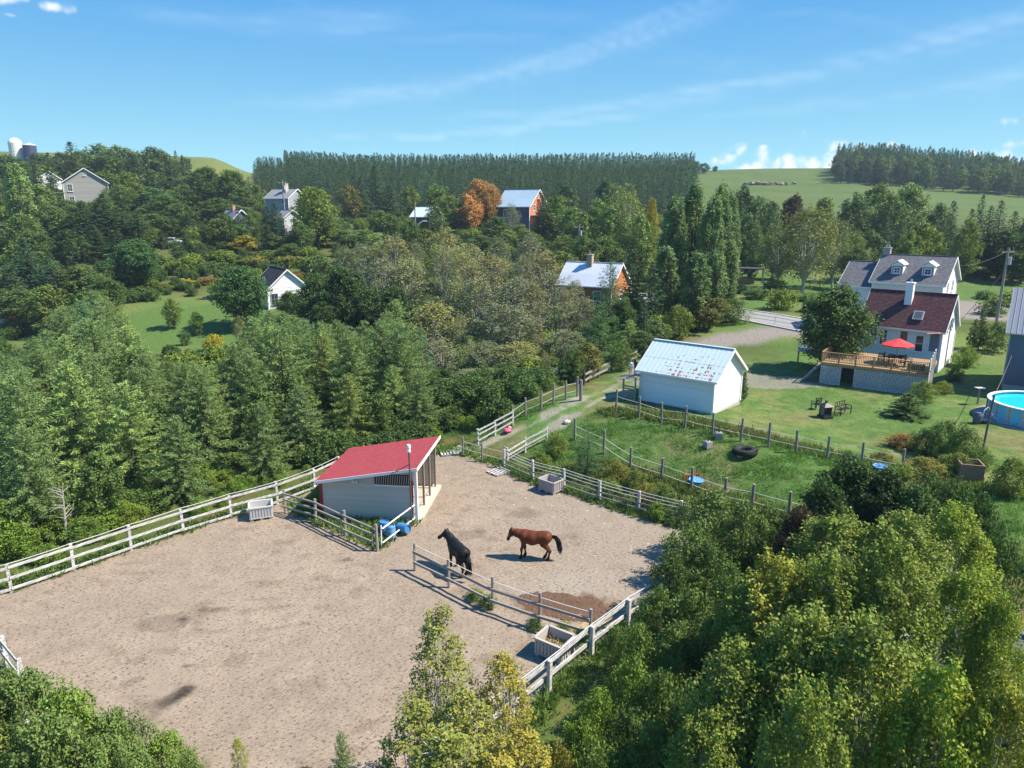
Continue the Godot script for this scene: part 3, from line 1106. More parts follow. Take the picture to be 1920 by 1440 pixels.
func garage() -> void:
	var o := thing("garage", "white clapboard garage with a pale metal roof flecked with rust", "garage", at(13.95, 47.5), -0.682)
	o.position.y = 2.45
	var rust := FastNoiseLite.new()
	rust.seed = 21
	rust.frequency = 0.9
	var base := Color(0.52, 0.63, 0.64)
	var tone := func(u, v, i, j):
		var k: float = 0.90 + 0.10 * rust.get_noise_2d(u * 40.0, v * 6.0)
		var c := base * k
		if i == 13:
			c = c * 0.78
		# paint has let go in short dashes along the nail rows, more towards the eave and the right end
		var row: bool = i % 3 == 1
		var much: float = clampf(1.15 - v * 1.25, 0.0, 1.0) * smoothstep(0.10, 0.45, u) * (1.0 if u < 0.93 else 0.35)
		var n: float = rust.get_noise_2d(u * 9.0 + 3.0, v * 5.0) + 0.5 * rust.get_noise_2d(j * 3.7, i * 9.1)
		if n > 0.62 - 0.85 * much and (row or n > 0.95 - 0.7 * much) and (j / 2) % 3 != 0 and much > 0.02:
			c = Color(0.30, 0.12, 0.09).lerp(Color(0.20, 0.17, 0.16), clampf(v * 1.4, 0, 1))
		return c
	gable(o, 5.69, 4.9, 2.57, 4.25, mat(Color(0.80, 0.80, 0.79), 0.6), M.roofv, M.white, {"ov": 0.32, "courses": 30, "segs": 84, "tone": tone, "lip": 0.002, "ribs": 18, "rib": Color(0.56, 0.66, 0.67), "each": 0.13, "found": 0.1})
	# stair box and rail on the far left end, boards on the ground along the wall
	var p := thing("wooden_porch", "weathered slatted porch against the left end of the white garage", "porch", at(9.25, 51.6), -0.682)
	for x in [-0.5, 0.5]:
		for z in [-0.9, 0.9]:
			var b := MB.new()
			b.box(Vector3(x, 0.85, z), Vector3(0.1, 1.7, 0.1))
			put("post", b, M.greywood, p)
	for k in 6:
		var s := MB.new()
		s.box(Vector3(0, 0.2 + k * 0.19, 0.96), Vector3(1.1, 0.12, 0.03))
		put("slat", s, M.greywood, p)
	var r := MB.new()
	r.bar(Vector3(-0.75, 1.55, 0), Vector3(0.55, 1.95, 0), 2.2, 0.06)
	put("roof", r, M.greywood, p)


func shed() -> void:
	# origin at the near right corner; x to the right along the near wall, -z into the shed
	var o := thing("horse_shed", "open-sided horse shed with a red shingle lean-to roof and beige board walls", "shed", at(-5.3, 35.3), -0.122)
	var L := 5.06
	var W := 5.0
	var beige := mat(Color(0.56, 0.50, 0.41), 0.85)
	beige.vertex_color_use_as_albedo = true
	var red := mat(Color(0.30, 0.022, 0.035), 0.7)
	var sl := (2.99 - 2.1) / L
	var nw := lap(Vector3(-L, 0, 0), Vector3(0, 0, 0), 2.1, 0.0, 0.15)
	# the near wall goes on up to the slanting roof
	for k in 6:
		var y := 2.1 + k * 0.15
		var x0 := -L + (y - 2.1) / sl
		nw.quad(Vector3(x0, y, 0.02), Vector3(x0 + 0.15 / sl, y + 0.15, 0.003), Vector3(0, y + 0.15, 0.003), Vector3(0, y, 0.02))
	put("wall", nw, beige, o)
	put("wall", lap(Vector3(-L, 0, -W), Vector3(-L, 0, 0), 2.1, 0.0, 0.15), beige, o)
	put("wall", lap(Vector3(0, 0, -W), Vector3(-L, 0, -W), 2.1, 0.0, 0.15), beige, o)
	var inner := MB.new()
	inner.box(Vector3(-3.4, 1.1, -W / 2), Vector3(0.08, 2.1, W - 0.2))
	put("partition", inner, mat(Color(0.52, 0.44, 0.35), 0.9), o)
	var slab := MB.new()
	slab.box(Vector3(-1.7, 0.03, -W / 2), Vector3(3.4, 0.1, W - 0.1))
	put("floor", slab, mat(Color(0.42, 0.36, 0.29), 0.95), o)
	var tone := func(u, v, i, j):
		var k: float = rng.randf_range(0.86, 1.06)
		return Color(0.285, 0.052, 0.060) * k
	var rh := func(x): return 2.99 + sl * x + 0.14
	var a := Vector3(-L - 0.26, rh.call(-L - 0.26), 0.28)
	var b := Vector3(0.36, rh.call(0.36), 0.28)
	var c := Vector3(0.36, rh.call(0.36), -W - 0.27)
	var e := Vector3(-L - 0.26, rh.call(-L - 0.26), -W - 0.27)
	# courses run along the low edge on the left
	put("roof", slope(e, a, b, c, 38, 30, tone, 0.012), M.roofv, o)
	var t := MB.new()
	t.bar(a + Vector3(0, -0.04, 0.015), b + Vector3(0, -0.04, 0.015), 0.03, 0.16)
	t.bar(b + Vector3(0.015, -0.04, 0), c + Vector3(0.015, -0.04, 0), 0.03, 0.18)
	put("fascia", t, M.white, o)
	for x in [-L - 0.02, -0.03]:
		var k := MB.new()
		k.box(Vector3(x, 1.05 if x < -1 else 1.2, 0.03), Vector3(0.14, 2.1 if x < -1 else 2.4, 0.10))
		put("corner_board", k, red, o)
	var post := MB.new()
	post.box(Vector3(0.2, 1.5, 0.02), Vector3(0.16, 3.0, 0.16))
	put("post", post, M.white, o)
	for z in [-1.9, -3.3, -4.7]:
		var k := MB.new()
		k.box(Vector3(0.12, 1.5, z), Vector3(0.11, 3.0, 0.11))
		put("post", k, M.greywood, o)
	var sill := MB.new()
	sill.box(Vector3(0.16, 0.10, -W / 2), Vector3(0.5, 0.20, W))
	put("concrete_sill", sill, mat(Color(0.50, 0.45, 0.38), 0.9), o)
	# the barred opening high in the near wall
	var fr := MB.new()
	fr.box(Vector3(-1.05, 2.42, 0.035), Vector3(2.0, 0.62, 0.03))
	var op := put("barred_opening", fr, M.black, o)
	for k in 15:
		var bar := MB.new()
		bar.bar(Vector3(-1.95 + k * 0.125, 2.13, 0.075), Vector3(-1.88 + k * 0.125, 2.70, 0.075), 0.018, 0.018)
		put("bar", bar, M.steel, op)
	var tr := MB.new()
	tr.box(Vector3(-1.05, 2.10, 0.07), Vector3(2.06, 0.05, 0.06))
	put("ledge", tr, M.white, o)
	var lamp := MB.new()
	for dx in [-0.09, 0.09]:
		lamp.tube(Vector3(-3.1 + dx, 2.32, 0.10), Vector3(-3.1 + dx, 2.22, 0.20), 0.05, 0.075, 8)
	put("flood_lamp", lamp, M.white, o)
	var mast := thing("lamp_mast", "dark mast with a white insulator standing up from the shed's front corner", "mast", o.transform * Vector3(0.02, 0, 0.42))
	var mm := MB.new()
	mm.tube(Vector3(0, 0, 0), Vector3(-0.02, 4.25, 0), 0.045, 0.04, 8)
	mm.tube(Vector3(-1.0, 2.95, 0.02), Vector3(0, 3.5, 0), 0.025, 0.025, 6)
	put("pole", mm, mat(Color(0.09, 0.08, 0.075), 0.7), mast)
	var cap := MB.new()
	cap.lathe(Vector3(-0.02, 4.15, 0), [Vector2(0.09, 0), Vector2(0.11, 0.1), Vector2(0.08, 0.16), Vector2(0.11, 0.26), Vector2(0.09, 0.42), Vector2(0.0, 0.44)], 10)
	put("insulator", cap, M.white, mast)


func white_house() -> void:
	var o := thing("white_house", "white clapboard house with a dark red shingle roof and a big wooden deck", "house", Vector3(39.15, 1.7, -63.73), -0.735)
	var tone := func(u, v, i, j):
		var k: float = rng.randf_range(0.70, 1.15)
		return Color(0.105 * k, 0.046 * k * rng.randf_range(0.85, 1.2), 0.050 * k)
	var wall := mat(Color(0.78, 0.78, 0.79), 0.6)
	gable(o, 6.9, 5.4, 4.0, 6.9, wall, M.roofv, M.white, {"ov": 0.3, "courses": 28, "segs": 40, "tone": tone, "found": 0.15})
	var F := Vector3(0, 0, 1)
	window(o, Vector3(-5.75, 2.75, 0.02), F, 0.55, 1.35, 2, 4)
	window(o, Vector3(-4.85, 2.75, 0.02), F, 0.55, 1.35, 2, 4)
	window(o, Vector3(-1.75, 2.5, 0.02), F, 0.6, 1.45, 1, 2)
	var door := window(o, Vector3(-3.1, 2.85, 0.02), F, 0.62, 1.3, 1, 1, M.white, "arched_window")
	var arch := MB.new()
	var ring := []
	for i in 13:
		var a := PI * i / 12
		ring.append(Vector3(-3.1 + cos(a) * 0.36, 3.6 + sin(a) * 0.34, 0.07))
	for i in 12:
		arch.tri(Vector3(-3.1, 3.6, 0.07), ring[i + 1], ring[i])
	put("fanlight", arch, mat(Color(0.16, 0.13, 0.12), 0.5), door)
	var dr := MB.new()
	dr.box(Vector3(-0.55, 2.85, 0.04), Vector3(0.75, 1.9, 0.06))
	put("door", dr, mat(Color(0.16, 0.18, 0.28), 0.6), o)
	var hood := MB.new()
	hood.bar(Vector3(-1.1, 3.55, 0.5), Vector3(-0.1, 3.75, 0.5), 1.0, 0.06)
	put("door_hood", hood, mat(Color(0.38, 0.22, 0.17), 0.7), o)
	var R := Vector3(1, 0, 0)
	window(o, Vector3(0.02, 4.2, -1.9), R, 0.45, 0.9, 1, 2, mat(Color(0.45, 0.5, 0.5), 0.6))
	window(o, Vector3(0.02, 4.2, -3.4), R, 0.45, 0.9, 1, 2, mat(Color(0.45, 0.5, 0.5), 0.6))
	var pipe := MB.new()
	pipe.tube(Vector3(0.08, 0.1, -2.6), Vector3(0.08, 4.6, -2.6), 0.045, 0.045, 6)
	put("drain_pipe", pipe, mat(Color(0.16, 0.16, 0.17), 0.5), o)
	chimney(o, Vector3(-3.55, 5.5, -1.9), 0.62, 2.3, M.white)
	# skylight lying in the near roof slope
	var sk := MB.new()
	var up := Vector3(0, 2.9, -2.7).normalized()
	var nr := Vector3(0, 2.7, 2.9).normalized()
	sk.x = Transform3D(Basis(Vector3.RIGHT, up, nr), Vector3(-2.3, 4.95, -0.75) + nr * 0.06)
	sk.box(Vector3.ZERO, Vector3(0.85, 0.95, 0.12))
	var skn := put("skylight", sk, mat(Color(0.4, 0.4, 0.4), 0.6), o)
	var sg := MB.new()
	sg.x = sk.x
	sg.box(Vector3(0, 0, 0.055), Vector3(0.68, 0.78, 0.03))
	put("pane", sg, mat(Color(0.10, 0.12, 0.16), 0.15), skn)
	deck(o)


func deck(o: Node3D) -> void:
	# the deck keeps its own place in front of the house: origin at its front right corner on the grass
	var t := thing("wooden_deck", "raised yellow-brown wooden deck with white lattice skirting on the white house", "deck", Vector3(33.5, 1.5, -55.6), -0.62)
	var L := 8.1
	var W := 6.4
	var H := 1.95
	var plank := mat(Color(0.29, 0.19, 0.105), 0.75)
	var rail := mat(Color(0.33, 0.20, 0.10), 0.8)
	for k in 22:
		var b := MB.new()
		b.box(Vector3(-L / 2, H - 0.02, -0.15 - k * 0.293), Vector3(L, 0.05, 0.283))
		put("plank", b, plank, t)
	var joist := MB.new()
	joist.box(Vector3(-L / 2, H - 0.17, 0.02), Vector3(L + 0.1, 0.22, 0.05))
	joist.box(Vector3(0.02, H - 0.17, -W / 2), Vector3(0.05, 0.22, W))
	joist.box(Vector3(-L - 0.02, H - 0.17, -W / 2), Vector3(0.05, 0.22, W))
	put("joist", joist, rail, t)
	var x := -L
	for k in 7:
		var p := MB.new()
		p.box(Vector3(-L + k * L / 6.0, H + 0.42, 0.0), Vector3(0.11, 0.98, 0.11))
		put("railing_post", p, rail, t)
	var top := MB.new()
	top.box(Vector3(-L / 2, H + 0.90, 0.001), Vector3(L, 0.045, 0.13))
	top.box(Vector3(-L / 2, H + 0.14, 0.001), Vector3(L, 0.06, 0.05))
	top.box(Vector3(-L, H + 0.9, -W / 2), Vector3(0.1, 0.04, W))
	put("handrail", top, rail, t)
	var bal := MB.new()
	while x < 0.0:
		bal.box(Vector3(x, H + 0.52, 0.003), Vector3(0.035, 0.72, 0.035))
		x += 0.13
	for k in 40:
		bal.box(Vector3(-L, H + 0.5, -k * W / 40.0), Vector3(0.035, 0.75, 0.035))
	var bo := put("baluster", bal, rail, t)
	stuff(bo)
	# diagonal lattice
	var lat := MB.new()
	lattice(lat, -L + 0.05, -L + 1.55, 0.12, H - 0.3, 0.0)
	lattice(lat, -L + 2.75, -0.05, 0.12, H - 0.3, 0.0)
	var lo := put("lattice", lat, mat(Color(0.70, 0.70, 0.72), 0.6), t)
	stuff(lo)
	var edge := MB.new()
	for q in [-L + 0.02, -L + 1.6, -L + 2.7, -L / 2 + 0.7, -0.03]:
		edge.box(Vector3(q, H / 2 - 0.15, 0.001), Vector3(0.08, H - 0.15, 0.06))
	edge.box(Vector3(-L + 0.8, 0.08, 0.0015), Vector3(1.55, 0.1, 0.06))
	edge.box(Vector3(-1.4 - 1.3, 0.08, 0.0015), Vector3(5.3, 0.1, 0.06))
	put("lattice_frame", edge, M.whitewood, t)
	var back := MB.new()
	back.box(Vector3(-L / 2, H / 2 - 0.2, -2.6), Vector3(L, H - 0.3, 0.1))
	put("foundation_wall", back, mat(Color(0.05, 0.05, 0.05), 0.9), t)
	# privacy screen of white panels on the right edge
	for k in 4:
		var s := MB.new()
		s.box(Vector3(0.05, 1.75, -0.25 - k * 0.95), Vector3(0.05, 2.9 + k * 0.18, 0.86))
		var pn := put("screen_panel", s, M.whitewood, t)
		var b := MB.new()
		b.box(Vector3(0.085, 1.8, -0.70 - k * 0.95), Vector3(0.05, 3.0 + k * 0.18, 0.07))
		b.box(Vector3(0.083, 2.2, -0.25 - k * 0.95), Vector3(0.05, 0.06, 0.86))
		put("batten", b, mat(Color(0.10, 0.09, 0.085), 0.8), pn)
	# steps at the left end
	for k in 6:
		var s := MB.new()
		s.box(Vector3(-L - 0.2 - k * 0.22, H - 0.28 - k * 0.29, -0.4), Vector3(0.3, 0.05, 1.2))
		put("step", s, M.greywood, t)
	# the lower landing behind the tree, white balusters
	var ld := thing("side_landing", "small pale side landing with white balusters left of the maple", "deck", Vector3(29.0, 1.75, -65.0), -0.62)
	var fl := MB.new()
	fl.box(Vector3(-0.6, 1.5, -1.0), Vector3(3.2, 0.12, 2.4))
	put("floor", fl, M.whitewood, ld)
	var bb := MB.new()
	for k in 20:
		bb.box(Vector3(-2.15 + k * 0.16, 1.98, 0.18), Vector3(0.05, 0.8, 0.05))
	bb.box(Vector3(-0.6, 2.4, 0.18), Vector3(3.2, 0.06, 0.09))
	put("balustrade", bb, M.white, ld)
	for q in [-2.1, 0.9]:
		var pp := MB.new()
		pp.box(Vector3(q, 0.75, 0.1), Vector3(0.12, 1.5, 0.12))
		put("post", pp, M.wood, ld)
	# the parasol with table and chairs
	var dk := t.transform
	var u := thing("parasol", "red patio parasol open above the deck table", "parasol", dk * Vector3(-2.75, H, -2.9))
	var ps := MB.new()
	ps.tube(Vector3.ZERO, Vector3(0, 2.2, 0), 0.025, 0.02, 8)
	put("pole", ps, M.greywood, u)
	var can := MB.new()
	var ring := []
	for i in 8:
		ring.append(Vector3(cos(TAU * i / 8) * 1.32, 1.66, sin(TAU * i / 8) * 1.32))
	for i in 8:
		var a: Vector3 = ring[i]
		var b: Vector3 = ring[(i + 1) % 8]
		var tp := Vector3(0, 2.22, 0)
		var sag := Vector3(0, -0.05, 0)
		can.tri(tp, (a + b) / 2 * 0.985 + Vector3(0, 0.03, 0), a)
		can.tri(tp, b, (a + b) / 2 * 0.985 + Vector3(0, 0.03, 0))
		can.quad(a, b, b + sag * 2, a + sag * 2)
	can.tube(Vector3(0, 2.2, 0), Vector3(0, 2.34, 0), 0.04, 0.02, 6)
	put("canopy", can, mat(Color(0.62, 0.045, 0.05), 0.8), u)
	var tb := thing("patio_table", "dark patio table under the red parasol", "table", dk * Vector3(-2.75, H + 0.01, -2.2))
	var tt := MB.new()
	tt.box(Vector3(0, 0.72, 0), Vector3(1.7, 0.04, 0.95))
	put("table_top", tt, M.black, tb)
	for sx in [-0.7, 0.7]:
		for sz in [-0.35, 0.35]:
			var lg := MB.new()
			lg.box(Vector3(sx, 0.35, sz), Vector3(0.05, 0.7, 0.05))
			put("leg", lg, M.black, tb)
	var spots := [[-3.7, -1.5, 0.2], [-3.0, -1.45, -0.2], [-2.2, -1.5, 0.1], [-1.75, -2.2, 1.5], [-3.85, -2.4, -1.5]]
	var says := ["black patio chair at the near left of the deck table", "black patio chair at the near middle of the deck table", "black patio chair at the near right of the deck table", "black patio chair at the right end of the deck table", "black patio chair at the left end of the deck table"]
	for i in 5:
		chair(dk * Vector3(spots[i][0], H + 0.01, spots[i][1]), spots[i][2] - 0.62, says[i])
	var bx := thing("storage_chest", "long black storage chest on the deck beside the white screen", "chest", dk * Vector3(-1.0, H + 0.01, -0.75), -0.62)
	var c1 := MB.new()
	c1.box(Vector3(0, 0.25, 0), Vector3(1.2, 0.5, 0.55))
	put("box", c1, M.black, bx)
	var c2 := MB.new()
	c2.box(Vector3(0, 0.53, 0), Vector3(1.26, 0.06, 0.6))
	put("lid", c2, mat(Color(0.05, 0.05, 0.05), 0.5), bx)


func lattice(b: MB, x0: float, x1: float, y0: float, y1: float, z: float) -> void:
	var step := 0.21
	var h := y1 - y0
	var k := x0 - h
	while k < x1:
		var s := maxf(k, x0)
		var e := minf(k + h, x1)
		if e > s:
			b.bar(Vector3(s, y0 + (s - k), z), Vector3(e, y0 + (e - k), z), 0.04, 0.012, Vector3(0, 0, 1))
			b.bar(Vector3(s, y1 - (s - k), z - 0.014), Vector3(e, y1 - (e - k), z - 0.014), 0.04, 0.012, Vector3(0, 0, 1))
		k += step


func chair(p: Vector3, turn: float, label: String, m: Material = null) -> Node3D:
	m = m if m else M.black
	var o := thing("garden_chair", label, "chair", p, turn, "garden chairs")
	var s := MB.new()
	s.box(Vector3(0, 0.44, 0), Vector3(0.5, 0.04, 0.48))
	put("seat", s, m, o)
	var b := MB.new()
	for k in 4:
		b.box(Vector3(0, 0.56 + k * 0.13, -0.24 - k * 0.02), Vector3(0.5, 0.07, 0.025))
	put("backrest", b, m, o)
	for x in [-0.23, 0.23]:
		for z in [-0.22, 0.22]:
			var l := MB.new()
			l.box(Vector3(x, 0.32 if z > 0 else 0.5, z), Vector3(0.04, 0.64 if z > 0 else 1.0, 0.04))
			put("leg", l, m, o)
		var a := MB.new()
		a.box(Vector3(x, 0.65, 0), Vector3(0.05, 0.03, 0.5))
		put("armrest", a, m, o)
	return o


func grey_house() -> void:
	var o := thing("grey_roofed_house", "white house with a grey shingle roof and two white dormers", "house", Vector3(45.4, 2.4, -75.05), -0.69)
	var tone := func(u, v, i, j):
		var k: float = rng.randf_range(0.72, 1.12)
		return Color(0.135, 0.135, 0.15) * k
	gable(o, 6.8, 9.0, 6.2, 8.8, mat(Color(0.74, 0.75, 0.74), 0.6), M.roofv, M.white, {"ov": 0.35, "courses": 34, "segs": 40, "tone": tone})
	window(o, Vector3(0.02, 5.6, -3.0), Vector3(1, 0, 0), 0.6, 1.1)
	window(o, Vector3(0.02, 5.6, -6.0), Vector3(1, 0, 0), 0.6, 1.1)
	chimney(o, Vector3(-6.7, 8.2, -4.6), 0.7, 1.3, mat(Color(0.32, 0.30, 0.28), 0.9), 2)
	var k := 2.6 / 4.5
	for dx in [-4.75, -1.75]:
		var z := -1.1
		var y: float = 6.2 - z * k
		var d := MB.new()
		# a small gabled box standing out of the roof
		d.box(Vector3(dx, y + 0.5, z - 0.95), Vector3(1.15, 1.15, 1.9))
		var dn := put("dormer", d, M.white, o)
		var dr := MB.new()
		for s in [-1.0, 1.0]:
			dr.bar(Vector3(dx + s * 0.36, y + 1.33, z + 0.18), Vector3(dx + s * 0.36, y + 1.33, z - 2.1), 0.86, 0.05, Vector3(s * 0.55, 0.83, 0))
		dr.tri(Vector3(dx - 0.57, y + 1.07, z + 0.01), Vector3(dx, y + 1.5, z + 0.01), Vector3(dx + 0.57, y + 1.07, z + 0.01))
		put("dormer_roof", dr, M.white, dn)
		var fr := MB.new()
		for s in [-1.0, 1.0]:
			fr.box(Vector3(dx + s * 0.42, y + 0.5, z + 0.03), Vector3(0.10, 0.95, 0.05))
			fr.box(Vector3(dx, y + 0.5 + s * 0.42, z + 0.031), Vector3(0.75, 0.10, 0.05))
		put("window_surround", fr, mat(Color(0.17, 0.20, 0.26), 0.6), dn)
		window(dn, Vector3(dx, y + 0.5, z + 0.02), Vector3(0, 0, 1), 0.52, 0.52)
	# the lower wing on the left
	var w := Node3D.new()
	w.name = "side_wing"
	o.add_child(w)
	w.position = Vector3(-6.85, 0, -0.4)
	gable(w, 3.4, 8.2, 5.5, 7.9, mat(Color(0.74, 0.75, 0.74), 0.6), M.roofv, M.white, {"ov": 0.3, "courses": 30, "segs": 20, "tone": tone})


func side_house() -> void:
	var o := thing("blue_grey_house", "blue-grey clapboard house with a ribbed metal roof beside the round pool", "house", Vector3(40.3, 1.5, -56.6), -0.62)
	# origin at its near left corner; x to the right
	var wall := mat(Color(0.105, 0.125, 0.17), 0.7)
	var L := 9.0
	var W := 8.0
	put("wall", lap(Vector3(0, 0.9, 0), Vector3(L, 0.9, 0), 4.3), wall, o)
	var lw := lap(Vector3(0, 0.9, -W), Vector3(0, 0.9, 0), 4.3)
	lw.tri(Vector3(0, 5.2, 0), Vector3(0, 5.2, -W), Vector3(0, 8.2, -W * 0.62))
	put("wall", lw, wall, o)
	put("wall", lap(Vector3(L, 0.9, 0), Vector3(L, 0.9, -W), 4.3, 1.2), wall, o)
	var f := MB.new()
	f.box(Vector3(L / 2, 0.2, -W / 2), Vector3(L, 1.5, W))
	put("foundation", f, mat(Color(0.30, 0.31, 0.34), 0.9), o)
	var a := Vector3(-0.35, 5.15, 0.35)
	var b := Vector3(L + 0.3, 5.15, 0.35)
	var c := Vector3(L + 0.3, 8.3, -W * 0.62)
	var e := Vector3(-0.35, 8.3, -W * 0.62)
	var tone := func(u, v, i, j): return Color(0.17, 0.185, 0.22)
	var m := slope(a, b, c, e, 2, 2, tone, 0.002)
	ribs(m, a, b, c, e, 26, Color(0.24, 0.26, 0.30), 0.06, 0.04)
	m.col = Color(0.17, 0.185, 0.22)
	m.quad(c, Vector3(L + 0.3, 5.15, -W - 0.3), Vector3(-0.35, 5.15, -W - 0.3), e)
	put("roof", m, vmat(0.45, 0.5), o)
	var t := MB.new()
	t.box(Vector3(0, 3.0, 0.0), Vector3(0.12, 4.3, 0.12))
	put("corner_board", t, mat(Color(0.20, 0.22, 0.26), 0.7), o)
	var st := thing("wooden_stair", "brown wooden stair going up to the blue-grey house", "stair", o.transform * Vector3(1.7, 0, 0.4), -0.62)
	for k in 9:
		var s := MB.new()
		s.box(Vector3(0.6, 0.15 + k * 0.19, 2.3 - k * 0.26), Vector3(1.2, 0.05, 0.28))
		put("step", s, M.wood, st)
	for x in [0.0, 1.2]:
		var r := MB.new()
		r.bar(Vector3(x, 1.0, 2.5), Vector3(x, 2.75, 0.1), 0.06, 0.09)
		r.bar(Vector3(x, 0.1, 2.5), Vector3(x, 1.85, 0.1), 0.05, 0.2)
		for k in 6:
			r.box(Vector3(x, 0.6 + k * 0.35, 2.4 - k * 0.45), Vector3(0.06, 0.95, 0.06))
		put("railing", r, M.wood, st)


# a plain far house: called, label, corner on the ground, turn, size, colours
func plain_house(label: String, p: Vector3, turn: float, L: float, W: float, he: float, hr: float, wall: Color, roof: Color, look := {}) -> Node3D:
	var o := thing("house", label, "house", p, turn)
	var d := {"ov": 0.35, "courses": 12, "segs": 12, "tone": func(_u, _v, _i, _j): return roof * rng.randf_range(0.88, 1.05), "each": 0.25, "found": 0.3}
	d["rib"] = roof
	d.merge(look, true)
	gable(o, L, W, he, hr, mat(wall, 0.75), M.roofv, mat(look.trim, 0.7) if look.has("trim") else M.white, d)
	return o


func far_houses() -> void:
	var R := Vector3(1, 0, 0)
	var F := Vector3(0, 0, 1)
	# grey gable house, left hillside: its gable faces the drone
	var a := plain_house("tall grey house with a red-brown roof on the left hillside", at(-102.4, 168, 0.0), -1.05, 8.0, 9.0, 6.3, 9.4, Color(0.34, 0.335, 0.30), Color(0.20, 0.07, 0.065))
	window(a, Vector3(0.03, 5.0, -1.3), R, 0.9, 1.5)
	window(a, Vector3(0.03, 2.3, -1.4), R, 0.9, 1.5)
	window(a, Vector3(-2.0, 4.9, 0.03), F, 1.0, 1.2)
	window(a, Vector3(0.03, 8.0, -4.5), R, 0.5, 0.5)
	var porch := MB.new()
	porch.bar(Vector3(-5, 3.9, 0.9), Vector3(0.3, 3.9, 0.9), 2.0, 0.15)
	put("porch_roof", porch, mat(Color(0.2, 0.19, 0.18), 0.8), a)
	plain_house("white house behind the dark spruces near the silos", at(-133, 207), -0.6, 7, 6, 4.0, 6.0, Color(0.74, 0.75, 0.76), Color(0.45, 0.46, 0.48))
	plain_house("low white-roofed house at the left edge among trees", at(-121, 165, 1.0), 0.2, 9, 7, 3.5, 5.6, Color(0.5, 0.5, 0.48), Color(0.45, 0.44, 0.43))
	var b := plain_house("grey-roofed house with a brick and white chimney", at(-52.5, 172, 1.5), -0.5, 7.5, 5.8, 5.2, 7.2, Color(0.32, 0.34, 0.38), Color(0.27, 0.275, 0.285))
	chimney(b, Vector3(-2.6, 6.2, -2.0), 0.9, 2.2, mat(Color(0.45, 0.40, 0.36), 0.9))
	window(b, Vector3(-1.5, 4.4, 0.03), F, 1.2, 1.2)
	window(b, Vector3(0.03, 4.4, -3.5), R, 1.2, 1.2)
	var bg := plain_house("small white gabled garage below the chimney house", at(-46.9, 150, 1.0), -0.9, 4.5, 3.6, 4.6, 6.0, Color(0.60, 0.62, 0.66), Color(0.30, 0.30, 0.31))
	window(bg, Vector3(0.03, 2.6, -2.5), R, 1.0, 1.2)
	var c := plain_house("little dark house with a slate roof left of the chimney house", at(-58.5, 152, -0.5), -0.7, 5, 4.4, 4.6, 6.6, Color(0.10, 0.12, 0.15), Color(0.20, 0.21, 0.25))
	chimney(c, Vector3(-2.5, 6.2, -2.0), 0.6, 1.2, mat(Color(0.5, 0.25, 0.18), 0.9))
	var e := plain_house("navy garage with a pale blue metal roof by the street lamp", at(-18.7, 165, 0.4), -0.35, 4.6, 6.5, 4.2, 6.2, Color(0.035, 0.045, 0.12), Color(0.48, 0.56, 0.64), {"ribs": 10, "lip": 0.002, "courses": 2, "segs": 2})
	var bk := MB.new()
	bk.box(Vector3(-2.3, 1.2, 0.08), Vector3(4.6, 2.4, 0.1))
	put("brick_wall", bk, mat(Color(0.30, 0.14, 0.08), 0.9), e)
	var h := plain_house("orange house with a light blue metal roof beside the orange maple", at(4.2, 176, 0.6), -0.55, 9.0, 8.6, 6.6, 10.3, Color(0.52, 0.17, 0.075), Color(0.38, 0.50, 0.60), {"ribs": 16, "lip": 0.002, "courses": 2, "segs": 2, "ov": 0.5})
	window(h, Vector3(0.03, 6.0, -2.2), R, 0.9, 1.4)
	window(h, Vector3(0.03, 6.0, -6.4), R, 0.9, 1.4)
	window(h, Vector3(0.03, 8.6, -4.3), R, 0.5, 0.8)
	window(h, Vector3(-6.6, 4.6, 0.03), F, 1.2, 1.8)
	var navy := MB.new()
	navy.box(Vector3(-4.5, 3.2, 0.06), Vector3(8.9, 6.2, 0.06))
	put("front_cladding", navy, mat(Color(0.055, 0.07, 0.13), 0.8), h)
	var pr := MB.new()
	pr.bar(Vector3(1.2, 4.2, -0.5), Vector3(1.2, 4.2, -8.3), 2.6, 0.12)
	put("porch_roof", pr, mat(Color(0.45, 0.6, 0.72), 0.5, 0.3), h)
	var pb := MB.new()
	pb.box(Vector3(1.4, 1.6, -4.4), Vector3(2.2, 0.3, 7.8))
	for z in [-0.7, -3.0, -5.6, -8.0]:
		pb.box(Vector3(2.3, 2.9, z), Vector3(0.15, 2.6, 0.15))
		pb.box(Vector3(2.3, 0.6, z), Vector3(0.15, 1.8, 0.15))
	pb.box(Vector3(2.4, 2.2, -4.4), Vector3(0.08, 0.9, 7.8))
	put("porch", pb, mat(Color(0.50, 0.36, 0.25), 0.8), h)
	# small white house by the round tree
	var w := plain_house("small white clapboard house with a dark roof behind the round tree on the lawn", at(-35.4, 103.0, 0.0), -0.95, 7.0, 5.9, 3.1, 5.7, Color(0.76, 0.76, 0.78), Color(0.045, 0.042, 0.045), {"each": 0.18})
	window(w, Vector3(0.03, 1.5, -0.9), R, 0.9, 1.5, 2, 2, mat(Color(0.30, 0.36, 0.36), 0.6))
	var wd := MB.new()
	wd.box(Vector3(0.05, 1.3, -3.9), Vector3(0.08, 2.3, 1.2))
	var wdn := put("door", wd, M.white, w)
	var wf := MB.new()
	wf.box(Vector3(0.04, 1.35, -3.2), Vector3(0.08, 2.5, 0.12))
	wf.box(Vector3(0.04, 2.55, -3.9), Vector3(0.08, 0.12, 1.45))
	wf.box(Vector3(0.1, 1.6, -3.9), Vector3(0.03, 0.5, 0.4))
	put("door_frame", wf, mat(Color(0.22, 0.27, 0.27), 0.6), wdn)
